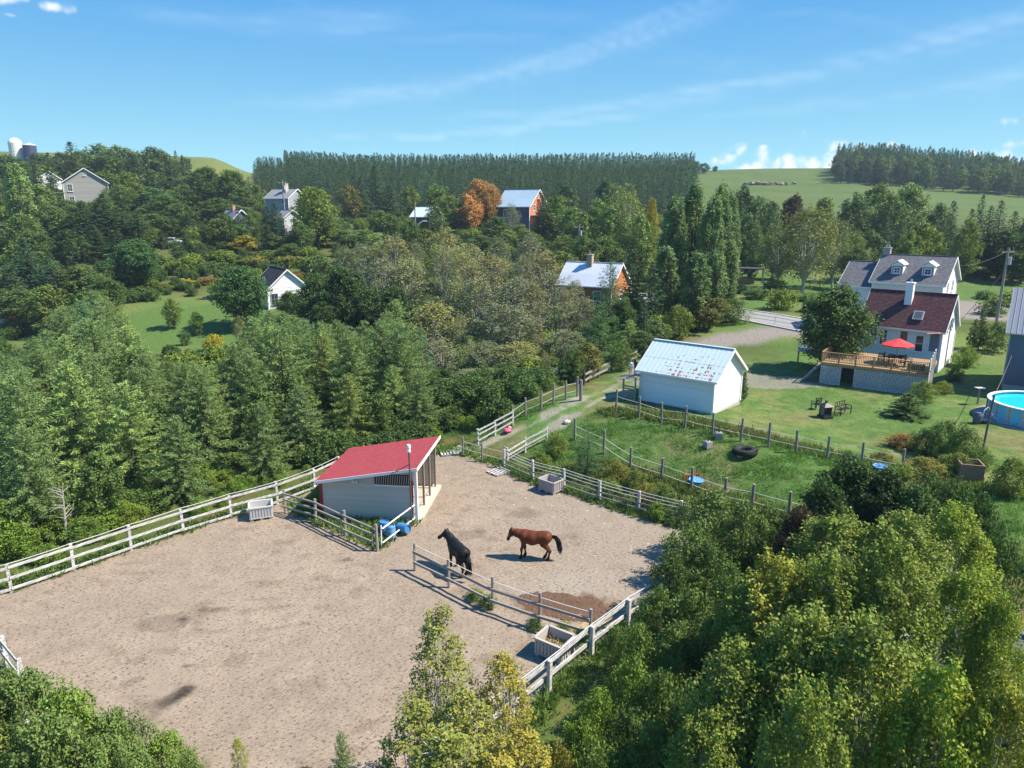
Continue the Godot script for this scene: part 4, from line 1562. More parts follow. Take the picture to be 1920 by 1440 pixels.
	# orange house with a bare metal roof behind the thin trees
	var g := plain_house("orange-brown house with a bright metal roof half hidden by conifers", at(13.4, 96.0, 0.0), -0.5, 7.8, 6.8, 3.9, 6.6, Color(0.40, 0.16, 0.055), Color(0.50, 0.55, 0.62), {"ribs": 18, "lip": 0.002, "courses": 2, "segs": 2})
	chimney(g, Vector3(-4.4, 6.0, -3.0), 0.75, 1.7, mat(Color(0.40, 0.30, 0.22), 0.9))
	window(g, Vector3(-2.0, 2.4, 0.03), F, 1.0, 1.2)
	window(g, Vector3(0.03, 2.4, -3.4), R, 1.0, 1.2)
	# white garden house and open pavilion, right of the poplars
	var s := plain_house("white garden house peeking out right of the poplars", at(45.0, 147, 0.0), 0.5, 3.6, 4.0, 3.4, 5.2, Color(0.78, 0.78, 0.79), Color(0.5, 0.5, 0.52))
	s.name = "garden_house"
	var pv := thing("garden_pavilion", "open garden pavilion with a dark flat roof on the lawn", "pavilion", at(41.5, 124), -0.4)
	var pvr := MB.new()
	pvr.box(Vector3(0, 2.5, 0), Vector3(4.2, 0.18, 3.0))
	put("roof", pvr, mat(Color(0.06, 0.06, 0.07), 0.7), pv)
	for x in [-1.9, 1.9]:
		for z in [-1.3, 1.3]:
			var k := MB.new()
			k.box(Vector3(x, 1.2, z), Vector3(0.14, 2.4, 0.14))
			put("post", k, M.greywood, pv)
	var fl := MB.new()
	fl.box(Vector3(-1.0, 0.5, 2.2), Vector3(3.5, 0.9, 0.06))
	put("railing", fl, mat(Color(0.30, 0.12, 0.06), 0.8), pv)
	# shed roof low down among the big aspens
	var q := plain_house("low shed with a grey shingle roof under the big aspens", at(16.6, 18.2, 0.0), -0.75, 4.2, 3.2, 2.0, 3.0, Color(0.3, 0.3, 0.3), Color(0.15, 0.155, 0.165), {"courses": 16, "segs": 20, "trim": Color(0.15, 0.15, 0.16)})
	q.name = "garden_shed"
	# silos
	for k in 2:
		var so := thing("silo", ["white domed silo on the left skyline", "dark blue silo with a pale cap on the left skyline"][k], "silo", at(-226.3 + k * 6.3, 340), 0.0, "farm silos")
		var sb := MB.new()
		var tall := 9.6 - k * 0.6
		sb.lathe(Vector3(0, -2, 0), [Vector2(2.75, 0), Vector2(2.75, tall)], 20)
		for y in 8:
			sb.lathe(Vector3(0, -2 + y * 1.2, 0), [Vector2(2.77, 0), Vector2(2.81, 0.06), Vector2(2.77, 0.12)], 20)
		put("barrel", sb, mat(Color(0.72, 0.70, 0.68) if k == 0 else Color(0.045, 0.055, 0.13), 0.6), so)
		var dm := MB.new()
		if k == 0:
			dm.lathe(Vector3(0, tall - 2, 0), [Vector2(2.8, 0), Vector2(2.6, 0.8), Vector2(2.1, 1.6), Vector2(1.2, 2.2), Vector2(0, 2.5)], 20)
		else:
			dm.lathe(Vector3(0, tall - 2, 0), [Vector2(2.85, 0), Vector2(2.4, 0.5), Vector2(0.6, 0.9), Vector2(0.5, 1.2), Vector2(0, 1.3)], 20)
		put("dome", dm, M.white if k == 0 else mat(Color(0.5, 0.52, 0.56), 0.5), so)
	# white field wall at the far left
	var wl := thing("garden_wall", "low white garden wall at the left edge beyond the larches", "wall", at(-69.0, 96.0), 0.15)
	for k in 4:
		var sg := MB.new()
		sg.box(Vector3(-3.0 + k * 2.0, 0.25, 0), Vector3(1.98, 0.7, 0.4))
		put("wall_block", sg, M.whitewood, wl)
	var heap := MB.new()
	for k in 90:
		var r := rng.randf_range(0.3, 0.8)
		heap.box(Vector3(rng.randfn() * 5.5, r * 0.3 + 1.0 * rng.randf(), rng.randfn() * 1.6), Vector3(r * 2, r, r * 1.6), Basis.from_euler(Vector3(rng.randf(), rng.randf() * 6, rng.randf())))
	var hp := put("rock_heap", heap, mat(Color(0.28, 0.21, 0.17), 0.95))
	hp.position = at(134.0, 392.0)
	tag(hp, "pale heap of stones in the green field on the hill", "rock heap")
	stuff(hp)


# ---------- fences ----------
# posts at the given spots; rails are boards between neighbours, wires thin strands that sag
func fence(called: String, label: String, pts: Array, post_h: float, post_w: float, rails: Array, wires: Array, pm: Material, rm: Material, round_ := false, rail_h := 0.13, rail_t := 0.035, tops := Color(-1, 0, 0), group := "paddock and pasture fences") -> Node3D:
	var o := thing(called, label, "fence", at(pts[0].x, pts[0].y), 0.0, group)
	var org := o.position
	var tops_at := []
	for i in pts.size():
		var p: Vector3 = at(pts[i].x, pts[i].y) - org
		var lean := Vector3(rng.randf_range(-0.03, 0.03), 0, rng.randf_range(-0.03, 0.03))
		var h := post_h * rng.randf_range(0.95, 1.07)
		var b := MB.new()
		if round_:
			b.tube(p + Vector3(0, -0.3, 0), p + lean + Vector3(0, h, 0), post_w * 0.55, post_w * 0.5, 7)
		else:
			var q: Vector2 = (pts[mini(i + 1, pts.size() - 1)] - pts[maxi(i - 1, 0)])
			b.box(p + lean * 0.5 + Vector3(0, h / 2 - 0.15, 0), Vector3(post_w, h + 0.3, post_w), Basis(Vector3.UP, atan2(q.y, q.x)) * Basis.from_euler(Vector3(lean.x, 0, lean.z)))
		put("post", b, pm, o)
		tops_at.append(p + lean)
	for i in pts.size() - 1:
		var a: Vector3 = tops_at[i]
		var c: Vector3 = tops_at[i + 1]
		var side := (c - a).cross(Vector3.UP).normalized() * (post_w * 0.5 + rail_t * 0.6)
		for y in rails:
			var b := MB.new()
			var ya: float = y + rng.randf_range(-0.035, 0.035)
			var yc: float = y + rng.randf_range(-0.035, 0.035)
			b.bar(a + side + Vector3(0, ya, 0), c + side + Vector3(0, yc, 0), rail_t, rail_h)
			put("rail", b, rm, o)
		for y in wires:
			var b := MB.new()
			var last: Vector3 = a + Vector3(0, y, 0)
			for k in 4:
				var t := (k + 1) / 4.0
				var nx: Vector3 = a.lerp(c, t) + Vector3(0, y - 0.16 * 4.0 * t * (1.0 - t) * a.distance_to(c) * 0.06, 0)
				b.bar(last, nx, 0.022, 0.022)
				last = nx
			put("wire", b, M.wire, o)
	return o


func v2(list: Array) -> Array:
	var r := []
	for i in range(0, list.size(), 2):
		r.append(Vector2(list[i], list[i + 1]))
	return r


func fences() -> void:
	M.wire = mat(Color(0.62, 0.62, 0.60), 0.5)
	M.paleboard = mat(Color(0.62, 0.61, 0.60), 0.8)
	M.paleboard.albedo_texture = noise_tex(256, 0.05, 0.6, 1.15, 41, 4)
	M.darkboard = mat(Color(0.085, 0.07, 0.06), 0.9)
	M.postwood = mat(Color(0.22, 0.20, 0.175), 0.95)
	fence("board_fence", "long whitewashed three-board fence along the left side of the paddock", v2([-27.5, 24.8, -24.9, 26.4, -22.1, 28.2, -20.48, 30.1, -18.86, 32.12, -17.18, 34.14, -15.4, 35.98, -13.44, 37.78, -11.9, 39.9, -10.9, 42.0]), 1.3, 0.13, [0.2, 0.68, 1.18], [1.36], M.paleboard, M.paleboard, false, 0.12)
	fence("rail_fence", "grey rail fence of the grass pen in front of the shed's shaded wall", v2([-12.59, 36.54, -10.57, 35.3, -8.6, 33.7, -6.65, 32.06]), 1.35, 0.14, [0.42, 0.85, 1.22], [], M.greywood, M.greywood, true, 0.10, 0.06)
	var gt := fence("pen_gate", "white pole gate closing the shed's grass pen above the blue barrels", v2([-6.5, 32.3, -5.25, 35.2]), 1.25, 0.06, [0.3, 1.08], [], M.white, M.white, true, 0.05, 0.05)
	gt.set_meta("category", "gate")
	fence("rail_fence", "weathered rail fence running between the black horse and the sand school", v2([-4.54, 30.1, -2.81, 28.56, -0.81, 26.79, 1.12, 25.53, 3.04, 24.44]), 1.45, 0.13, [0.5, 1.02], [1.32], M.greywood, M.greywood, true, 0.11, 0.07)
	fence("board_fence", "double white plank fence beside the hay bin at the lower edge of the paddock", v2([5.9, 26.6, 4.69, 25.42, 3.02, 23.53, 1.31, 21.47, 0.0, 20.01, -1.18, 18.94, -2.6, 17.2]), 1.35, 0.14, [0.55, 1.12], [1.4], M.paleboard, M.paleboard, false, 0.16, 0.05)
	fence("board_fence", "white-post fence with boards and wires on the bank right of the brown horse", v2([-0.52, 43.6, 1.28, 41.32, 3.12, 39.99, 5.05, 38.16, 7.02, 36.54, 9.02, 35.17, 10.09, 34.32]), 1.3, 0.12, [0.30, 0.62], [0.9, 1.1, 1.28], M.paleboard, M.greywood, false, 0.09, 0.04)
	fence("wire_fence", "lower wire fence on grey posts along the brambly edge of the pasture", v2([4.28, 45.92, 5.97, 43.72, 7.33, 41.37, 8.92, 39.73, 10.34, 38.22, 11.78, 36.63, 13.02, 35.79, 14.52, 34.46, 16.2, 33.2]), 1.5, 0.17, [], [0.45, 1.0], M.postwood, M.wire, true)
	fence("wire_fence", "upper wire fence on grey posts curving from the garage past the big tyre", v2([7.43, 48.75, 8.8, 47.18, 10.04, 45.64, 11.43, 44.84, 12.88, 43.44, 14.34, 42.3, 15.76, 41.39, 17.11, 40.51, 18.66, 39.75, 20.53, 39.33, 22.36, 38.31]), 1.5, 0.15, [], [0.5, 1.05], M.postwood, M.wire, true)
	fence("board_fence", "short white board fence on the left of the grassy lane by the pink toy", v2([-2.4, 47.7, -1.2, 48.6, 0.04, 49.45]), 1.15, 0.12, [0.35, 0.75, 1.08], [], M.paleboard, M.paleboard, false, 0.11)
	fence("board_fence", "short sagging white board fence where the lane meets the paddock corner", v2([-0.3, 44.3, 0.9, 45.6, 2.39, 46.47]), 1.1, 0.11, [0.55, 0.95], [0.3], M.paleboard, M.paleboard, false, 0.11)
	fence("wire_fence", "wire fence on mixed posts along the wooded side of the lane", v2([0.04, 49.45, 1.0, 50.3, 2.17, 50.7, 3.11, 51.3, 4.1, 51.9, 5.0, 52.4]), 1.5, 0.15, [], [0.5, 1.1], M.postwood, M.wire, true)
	fence("rail_fence", "dark two-rail fence at the top of the lane behind the garage", v2([6.0, 57.5, 6.6, 59.2, 7.66, 61.55, 9.22, 64.3, 10.71, 66.28, 12.13, 68.09]), 1.15, 0.16, [0.45, 0.95], [], M.darkboard, M.greywood, false, 0.16, 0.06)
	fence("wire_fence", "single-wire gate across the end of the lane into the paddock", v2([-3.35, 45.85, -2.0, 44.7, -0.5, 43.7]), 1.35, 0.12, [], [0.55, 1.05], M.postwood, M.wire, true)
	fence("board_fence", "white fence corner behind the bushes at the left edge of the sand", v2([-20.6, 24.7, -18.6, 22.9, -17.1, 21.6, -15.8, 19.8, -14.2, 18.0]), 1.3, 0.13, [0.6, 1.15], [], M.paleboard, M.paleboard, false, 0.15)
	fence("guard_rail", "thin metal guard rail along the road beyond the garage", v2([29.2, 87.0, 31.6, 84.6, 33.6, 82.0]), 1.0, 0.06, [0.5, 0.95], [], M.steel, M.steel, true, 0.05, 0.05)
	var pi := thing("fence_post", "stout lone grey post at the corner of the lane opposite the garage", "post", at(5.15, 51.3))
	var pb := MB.new()
	pb.tube(Vector3(0, -0.2, 0), Vector3(0, 1.6, 0), 0.13, 0.12, 8)
	put("shaft", pb, M.postwood, pi)


# ---------- things ----------
func bin_(label: String, x: float, d: float, turn: float, c: Color, hay := false) -> void:
	var o := thing("pallet_bin", label, "bin", at(x, d), turn, "plastic pallet bins")
	var m := mat(c, 0.65)
	var L := 1.2
	var W := 1.0
	var H := 0.78
	var t := 0.045
	for e in [[Vector3(0, 0, W / 2), 0.0, L], [Vector3(0, 0, -W / 2), PI, L], [Vector3(L / 2, 0, 0), PI / 2, W], [Vector3(-L / 2, 0, 0), -PI / 2, W]]:
		var b := MB.new()
		b.x = Transform3D(Basis(Vector3.UP, e[1]), e[0])
		var l: float = e[2]
		b.box(Vector3(0, 0.12 + (H - 0.12) / 2, -t / 2 - 0.012), Vector3(l - 0.02, H - 0.12, t))
		var n := int(l / 0.15)
		for k in n:
			b.box(Vector3(-l / 2 + (k + 0.5) * l / n, 0.42, 0.002), Vector3(0.055, 0.56, 0.035))
		b.box(Vector3(0, H - 0.03, 0.012), Vector3(l + 0.05, 0.07, 0.06))
		b.box(Vector3(0, 0.15, 0.004), Vector3(l, 0.05, 0.03))
		put("side", b, m, o)
	var f := MB.new()
	f.box(Vector3(0, 0.135, 0), Vector3(L - 0.1, 0.03, W - 0.1))
	put("floor", f, m, o)
	for x2 in [-0.5, 0.0, 0.5]:
		for z2 in [-0.4, 0.4]:
			var k := MB.new()
			k.box(Vector3(x2, 0.06, z2), Vector3(0.17, 0.13, 0.17))
			put("foot", k, m, o)
	if hay:
		var h := Fol.new()
		for i in 900:
			var p := Vector3(rng.randf_range(-0.5, 0.5), 0.30 + rng.randf() * 0.12, rng.randf_range(-0.4, 0.4))
			var d2 := (rv() * Vector3(1, 0.35, 1)).normalized()
			h.leaf(p, d2, rv().cross(d2).normalized(), 0.22, 0.02, shade(0.6, 1.0, 0.1))
		var hm := vmat(0.9)
		hm.albedo_color = Color(0.42, 0.33, 0.16).linear_to_srgb()
		var ho := put("hay_bed", h, hm, o)
		stuff(ho)


func pallet(label: String, x: float, d: float, turn: float) -> void:
	var o := thing("wooden_pallet", label, "pallet", at(x, d, 0.02), turn, "wooden pallets")
	for k in 3:
		var b := MB.new()
		b.box(Vector3(0, 0.05, -0.45 + k * 0.45), Vector3(1.2, 0.09, 0.09))
		put("runner", b, M.greywood, o)
	for k in 6:
		var b := MB.new()
		b.box(Vector3(-0.54 + k * 0.216, 0.107, 0), Vector3(0.12, 0.022, 1.0), Basis(Vector3.UP, rng.randf_range(-0.03, 0.03)))
		put("slat", b, M.whitewood, o)


func utility_pole(label: String, p: Vector3, h: float, arm := true, lamp := false) -> Node3D:
	var o := thing("utility_pole", label, "pole", p, 0.3)
	var b := MB.new()
	b.tube(Vector3(0, -0.5, 0), Vector3(0, h, 0), 0.17, 0.12, 8)
	put("shaft", b, M.greywood, o)
	if arm:
		var a := MB.new()
		a.box(Vector3(0, h - 0.5, 0), Vector3(1.9, 0.12, 0.1))
		for x in [-0.85, 0.0, 0.85]:
			a.tube(Vector3(x, h - 0.45, 0), Vector3(x, h - 0.2, 0), 0.05, 0.04, 6)
		put("cross_arm", a, M.greywood, o)
		var tr := MB.new()
		tr.tube(Vector3(0.3, h - 2.0, 0.1), Vector3(0.3, h - 1.1, 0.1), 0.22, 0.22, 8)
		put("transformer", tr, mat(Color(0.45, 0.46, 0.47), 0.6), o)
	if lamp:
		var l := MB.new()
		var last := Vector3(0, h * 0.42, 0)
		for k in 6:
			var t := (k + 1) / 6.0
			var nx := Vector3(1.9 * t, h * 0.42 + 1.6 * sin(t * PI / 2), 0)
			l.tube(last, nx, 0.05, 0.05, 6)
			last = nx
		l.box(last + Vector3(0.3, -0.03, 0), Vector3(0.7, 0.12, 0.22))
		put("lamp_arm", l, M.white, o)
	return o


func cable(label: String, a: Vector3, b: Vector3, sag: float) -> void:
	var m := MB.new()
	var last := Vector3.ZERO
	for k in 12:
		var t := (k + 1) / 12.0
		var nx := (b - a) * t - Vector3(0, sag * 4.0 * t * (1.0 - t), 0)
		m.bar(last, nx, 0.03, 0.03)
		last = nx
	var o := put("overhead_cable", m, mat(Color(0.12, 0.12, 0.12), 0.7))
	o.position = a
	tag(o, label, "cable", "overhead cables")


func barrel(o: Node3D, m: Material) -> void:
	var b := MB.new()
	b.lathe(Vector3.ZERO, [Vector2(0.0, 0.02), Vector2(0.26, 0.02), Vector2(0.285, 0.06), Vector2(0.285, 0.28), Vector2(0.30, 0.30), Vector2(0.285, 0.33), Vector2(0.285, 0.56), Vector2(0.30, 0.58), Vector2(0.285, 0.61), Vector2(0.285, 0.84), Vector2(0.26, 0.88), Vector2(0.24, 0.88), Vector2(0.24, 0.80), Vector2(0.0, 0.80)], 18)
	put("body", b, m, o)


func props() -> void:
	bin_("white-grey plastic bin with ribs at the far left fence, left of the shed", -13.75, 36.05, 0.35, Color(0.50, 0.50, 0.48))
	bin_("beige-grey ribbed plastic bin against the bank fence near the shed's open side", 2.35, 39.75, -0.75, Color(0.36, 0.335, 0.33))
	bin_("large beige plastic bin with hay inside beside the double plank fence", 1.62, 23.7, -0.62, Color(0.40, 0.375, 0.345), true)
	var blue := mat(Color(0.05, 0.19, 0.40), 0.5)
	var b1 := thing("barrel", "light blue plastic barrel standing in the shed's grass pen", "barrel", at(-6.2, 33.4), 0.0, "blue barrels")
	barrel(b1, mat(Color(0.11, 0.28, 0.46), 0.5))
	var b2 := thing("barrel", "darker blue barrel lying on its side behind the standing one", "barrel", at(-5.95, 34.2, 0.28), 0.0, "blue barrels")
	b1.scale = Vector3.ONE * 0.85
	b2.scale = Vector3.ONE * 0.85
	b2.rotation = Vector3(1.45, 0.9, 0)
	barrel(b2, blue)
	var b3 := thing("barrel", "half-hidden blue barrel left of the standing one", "barrel", at(-6.65, 34.0), 0.0, "blue barrels")
	b3.scale = Vector3(0.9, 0.8, 0.9)
	barrel(b3, blue)
	pallet("grey wooden pallet on the ground beyond the shed's open side", -4.35, 46.3, 0.3)
	pallet("pallet leaning half on the first one beyond the shed", -3.75, 46.9, 0.9)
	pallet("pale wooden pallet lying at the paddock corner below the sagging board fence", -0.85, 42.7, 0.75)
	# the big tractor tyre
	var t := thing("tractor_tyre", "big black tractor tyre lying flat in the pasture", "tyre", at(14.1, 40.7))
	t.scale = Vector3.ONE * 0.85
	var tb := MB.new()
	var prof := []
	for k in 13:
		var a := TAU * k / 12.0 + PI
		prof.append(Vector2(0.62 + 0.24 * cos(a), 0.24 - 0.23 * sin(-a)))
	tb.lathe(Vector3.ZERO, prof, 28)
	var rubber := mat(Color(0.022, 0.022, 0.024), 0.75)
	put("carcass", tb, rubber, t)
	for k in 26:
		for s in [0, 1]:
			var a: float = TAU * (k + s * 0.5) / 26.0
			var l := MB.new()
			var u := Vector3(cos(a), 0, sin(a))
			l.bar(u * 0.84 + Vector3(0, 0.24, 0), u.rotated(Vector3.UP, 0.12) * 0.80 + Vector3(0, 0.44 if s else 0.05, 0), 0.06, 0.07, u)
			put("lug", l, rubber, t)
	# concrete blocks with a peg
	var bl := ["grey concrete block with a dark peg on the pasture left of the tyre", "grey concrete block with a peg by the upper wire fence"]
	for k in 2:
		var o := thing("concrete_block", bl[k], "block", at(12.2 + k * 0.9, 42.0 + k * 0.85), 0.4 + k)
		var b := MB.new()
		b.box(Vector3(0, 0.2, 0), Vector3(0.42, 0.4, 0.42))
		b.box(Vector3(0, 0.41, 0), Vector3(0.30, 0.04, 0.30))
		put("block_body", b, mat(Color(0.30, 0.29, 0.28), 0.95), o)
		var pg := MB.new()
		pg.tube(Vector3(0, 0.4, 0), Vector3(0.03, 0.72, 0), 0.05, 0.03, 6)
		put("peg", pg, M.black, o)
	# blue basins
	var says := ["shallow blue basin with an orange rack on the pasture by the lower fence", "blue basin behind the end of the upper wire fence"]
	for k in 2:
		var o := thing("blue_basin", says[k], "basin", at([10.75, 21.3][k], [38.8, 38.6][k], 0.05), 0.3)
		var b := MB.new()
		b.lathe(Vector3.ZERO, [Vector2(0.0, 0.02), Vector2(0.34, 0.02), Vector2(0.42, 0.22), Vector2(0.46, 0.24), Vector2(0.44, 0.26), Vector2(0.40, 0.22), Vector2(0.0, 0.16)], 14)
		b.x = Transform3D(Basis(Vector3(0, 0, 1), 0.1), Vector3.ZERO)
		put("tub", b, mat(Color(0.10, 0.34, 0.75), 0.5), o)
		if k == 0:
			for e in 7:
				var r := MB.new()
				r.box(Vector3(-0.45 + e * 0.17, 0.25, -0.55), Vector3(0.03, 0.5, 0.03))
				put("rack_bar", r, mat(Color(0.60, 0.15, 0.08), 0.6), o)
			var rr := MB.new()
			rr.box(Vector3(0.06, 0.36, -0.551), Vector3(1.1, 0.04, 0.03))
			put("rack_rail", rr, mat(Color(0.60, 0.15, 0.08), 0.6), o)
	# pink toy and pale stone on the lane
	var pk := thing("pink_ride_on_toy", "small pink toy left by the white board fence of the lane", "toy", at(-0.35, 48.6), 0.5)
	var pb := MB.new()
	pb.lathe(Vector3(0, 0.08, 0), [Vector2(0.0, 0), Vector2(0.22, 0.03), Vector2(0.28, 0.14), Vector2(0.2, 0.26), Vector2(0.0, 0.30)], 12)
	var pink := mat(Color(0.75, 0.12, 0.22), 0.5)
	put("body", pb, pink, pk)
	var ph := MB.new()
	ph.lathe(Vector3(0.2, 0.26, 0), [Vector2(0.0, 0), Vector2(0.13, 0.06), Vector2(0.14, 0.16), Vector2(0.0, 0.26)], 10)
	put("head", ph, mat(Color(0.8, 0.3, 0.36), 0.5), pk)
	for s in [-0.16, 0.16]:
		for e in [-0.15, 0.15]:
			var w := MB.new()
			w.tube(Vector3(e, 0.09, s - 0.02), Vector3(e, 0.09, s + 0.02), 0.09, 0.09, 10)
			put("wheel", w, M.black, pk)
	var stone := put("field_stone", rock(0.24, 3), mat(Color(0.52, 0.50, 0.44), 0.95))
	stone.position = at(3.9, 48.2, 0.08)
	tag(stone, "pale round stone lying on the worn track of the lane", "stone")
	# fire lantern, bench and chair on the lawn
	var fp := thing("garden_stove", "black lantern-shaped garden stove standing on the lawn", "stove", at(22.75, 49.5), 0.25)
	var fb := MB.new()
	for x in [-0.27, 0.27]:
		for z in [-0.27, 0.27]:
			fb.box(Vector3(x, 0.48, z), Vector3(0.07, 0.72, 0.07))
	fb.box(Vector3(0, 0.09, 0), Vector3(0.78, 0.18, 0.78))
	fb.box(Vector3(0, 0.86, 0), Vector3(0.70, 0.06, 0.70))
	put("frame", fb, M.black, fp)
	var fm := MB.new()
	for s in [-0.25, 0.25]:
		fm.box(Vector3(s, 0.5, 0), Vector3(0.01, 0.6, 0.46))
	fm.box(Vector3(0, 0.5, -0.25), Vector3(0.46, 0.6, 0.01))
	fm.box(Vector3(0, 0.24, 0), Vector3(0.4, 0.1, 0.4))
	put("mesh_screen", fm, mat(Color(0.14, 0.14, 0.14), 0.8), fp)
	var fr := MB.new()
	var cs := [Vector3(-0.42, 0.89, 0.42), Vector3(0.42, 0.89, 0.42), Vector3(0.42, 0.89, -0.42), Vector3(-0.42, 0.89, -0.42)]
	var tp := [Vector3(-0.1, 1.12, 0.1), Vector3(0.1, 1.12, 0.1), Vector3(0.1, 1.12, -0.1), Vector3(-0.1, 1.12, -0.1)]
	for i in 4:
		fr.quad(cs[i], tp[i], tp[(i + 1) % 4], cs[(i + 1) % 4])
	fr.box(Vector3(0, 1.2, 0), Vector3(0.14, 0.2, 0.14))
	put("hood", fr, mat(Color(0.05, 0.05, 0.055), 0.45), fp)
	chair(at(23.0, 51.7), PI + 0.3, "dark slatted garden chair standing behind the garden stove on the lawn")
	var bn := thing("garden_bench", "ornate black metal bench on the lawn right of the stove", "bench", at(24.5, 50.5), 0.55)
	var s1 := MB.new()
	for k in 4:
		s1.box(Vector3(0, 0.42, -0.18 + k * 0.12), Vector3(1.25, 0.03, 0.07))
	put("seat", s1, M.black, bn)
	var s2 := MB.new()
	s2.box(Vector3(0, 0.92, -0.27), Vector3(1.3, 0.05, 0.04))
	s2.box(Vector3(0, 0.58, -0.25), Vector3(1.3, 0.04, 0.04))
	for k in 9:
		s2.bar(Vector3(-0.6 + k * 0.14, 0.58, -0.255), Vector3(-0.52 + k * 0.14 if k % 2 else -0.66 + k * 0.14, 0.92, -0.268), 0.025, 0.025)
	put("backrest", s2, M.black, bn)
	for x in [-0.62, 0.62]:
		for z in [-0.24, 0.24]:
			var l := MB.new()
			l.box(Vector3(x, 0.32, z), Vector3(0.05, 0.64, 0.05))
			put("leg", l, M.black, bn)
		var a := MB.new()
		a.box(Vector3(x, 0.65, 0), Vector3(0.06, 0.04, 0.52))
		put("armrest", a, M.black, bn)
	# wooden planter frame among the bushes
	var wl := thing("wooden_planter", "open square wooden planter box on the lawn behind the dark bushes", "planter", at(25.6, 37.4, 0.2), -0.3)
	for e in [[Vector3(0, 0, 0.55), 0.0], [Vector3(0, 0, -0.55), 0.0], [Vector3(0.55, 0, 0), PI / 2], [Vector3(-0.55, 0, 0), PI / 2]]:
		for k in 3:
			var b := MB.new()
			b.x = Transform3D(Basis(Vector3.UP, e[1]), e[0])
			b.box(Vector3(0, 0.16 + k * 0.3, 0), Vector3(1.16 if e[1] == 0.0 else 1.0, 0.285, 0.06))
			put("board", b, mat(Color(0.33, 0.19, 0.12), 0.85), wl)
	# bird table and lamp post
	var bt := thing("bird_table", "small bird table on a post on the lawn left of the pool", "bird table", at(36.2, 53.2))
	var bp := MB.new()
	bp.box(Vector3(0, 0.65, 0), Vector3(0.09, 1.3, 0.09))
	put("post", bp, M.greywood, bt)
	var br := MB.new()
	br.box(Vector3(0, 1.33, 0), Vector3(0.6, 0.05, 0.45))
	put("table_top", br, M.whitewood, bt)
	var lp := thing("clothes_line_pole", "dark pole with a slanting wire in front of the round pool", "pole", at(29.8, 42.6))
	var lb := MB.new()
	lb.tube(Vector3(0, -0.2, 0), Vector3(0.15, 3.6, 0), 0.07, 0.06, 8)
	put("shaft", lb, mat(Color(0.10, 0.10, 0.10), 0.7), lp)
	pool()
	utility_pole("tall wooden utility pole at the gravel yard right of the white houses", at(59.0, 85.7), 9.3)
	utility_pole("utility pole with a transformer by the chimney house on the left hill", at(-49.2, 158), 12.0)
	utility_pole("pale street lamp pole beside the navy garage", at(-20.2, 152), 9.0, false, true)
	utility_pole("thin utility pole among the trees right of the orange house", at(11.8, 128), 9.0, true)
	cable("overhead cable from the right utility pole to the right", at(59.0, 85.7, 9.0), at(82.0, 92.0, 8.6), 0.6)
	cable("overhead cable from the right utility pole towards the grey-roofed house", at(59.0, 85.7, 9.0), Vector3(46.5, 10.5, -77.0), 0.7)
	cable("slanting guy wire of the right utility pole", at(59.0, 85.7, 6.5), at(53.0, 84.0, 0.0), 0.0)
	cable("washing line from the dark pole to the blue-grey house", at(29.9, 42.6, 3.4), Vector3(42.2, 5.2, -58.5), 0.3)
	car("red pickup truck parked under the trees at the far right", at(97.0, 151.0), 0.9, Color(0.42, 0.02, 0.03))
	car("white car parked among the trees on the left hillside", at(-67.0, 142.0), 0.2, Color(0.75, 0.75, 0.76))
	car("white van-like car showing through the conifers by the chimney house", at(-59.0, 152.0), -0.2, Color(0.75, 0.75, 0.77))
	car("white car on the street above the thin-crowned trees", at(-33.5, 186.0), 0.1, Color(0.78, 0.78, 0.78))
	var mb := thing("blue_sign", "small blue sign board on a post at the road edge right of the shrubs", "sign", at(29.0, 90.5), -0.3)
	var mp := MB.new()
	mp.box(Vector3(0, 0.6, 0), Vector3(0.07, 1.2, 0.07))
	put("post", mp, M.greywood, mb)
	var mq := MB.new()
	mq.box(Vector3(0, 1.35, 0), Vector3(0.75, 0.7, 0.05))
	put("panel", mq, mat(Color(0.22, 0.42, 0.65), 0.5), mb)
	# loose stones in the turned-out corner
	var sp := []
	for i in 900:
		var p := Vector2(rng.randf_range(-5.0, 10.0), rng.randf_range(24.5, 44.0))
		if edge_dist(p, PADDOCK) > 0.4 and rng.randf() < ss(-1.0, 6.0, p.x + rng.randf_range(-4, 4)) + 0.12:
			sp.append(Vector3(p.x, p.y, pow(rng.randf(), 2.5) * 1.3 + 0.3))
	scatter("loose_stones", "pale loose stones scattered over the turned-out ground round the horses", "stones", rock(0.06, 7).mesh(), mat(Color(0.38, 0.33, 0.275), 0.95), sp)
	sp = []
	for i in 9000:
		var p := Vector2(rng.randf_range(-26.0, 4.0), rng.randf_range(13.0, 46.0))
		if edge_dist(p, PADDOCK) > 0.4 and nz.get_noise_2d(p.x * 6.0, p.y * 6.0) > -0.1:
			sp.append(Vector3(p.x, p.y, 0.35 + 1.1 * pow(rng.randf(), 2.0)))
	scatter("dirt_clods", "small dark clods on the sand school", "clods", rock(0.045, 9).mesh(), mat(Color(0.17, 0.125, 0.09), 0.98), sp)
	sp = []
	for i in 1600:
		var a := rng.randf() * TAU
		var r := sqrt(rng.randf())
		var q := Vector2(cos(a) * r * 2.0, sin(a) * r * 0.95).rotated(-0.35) + Vector2(2.2, 27.0)
		sp.append(Vector3(q.x, q.y, rng.randf_range(0.6, 1.8)))
	scatter("manure_heap", "brown crumbly manure heap behind the rail fence", "manure", rock(0.085, 12).mesh(), mat(Color(0.115, 0.068, 0.042), 0.98), sp)


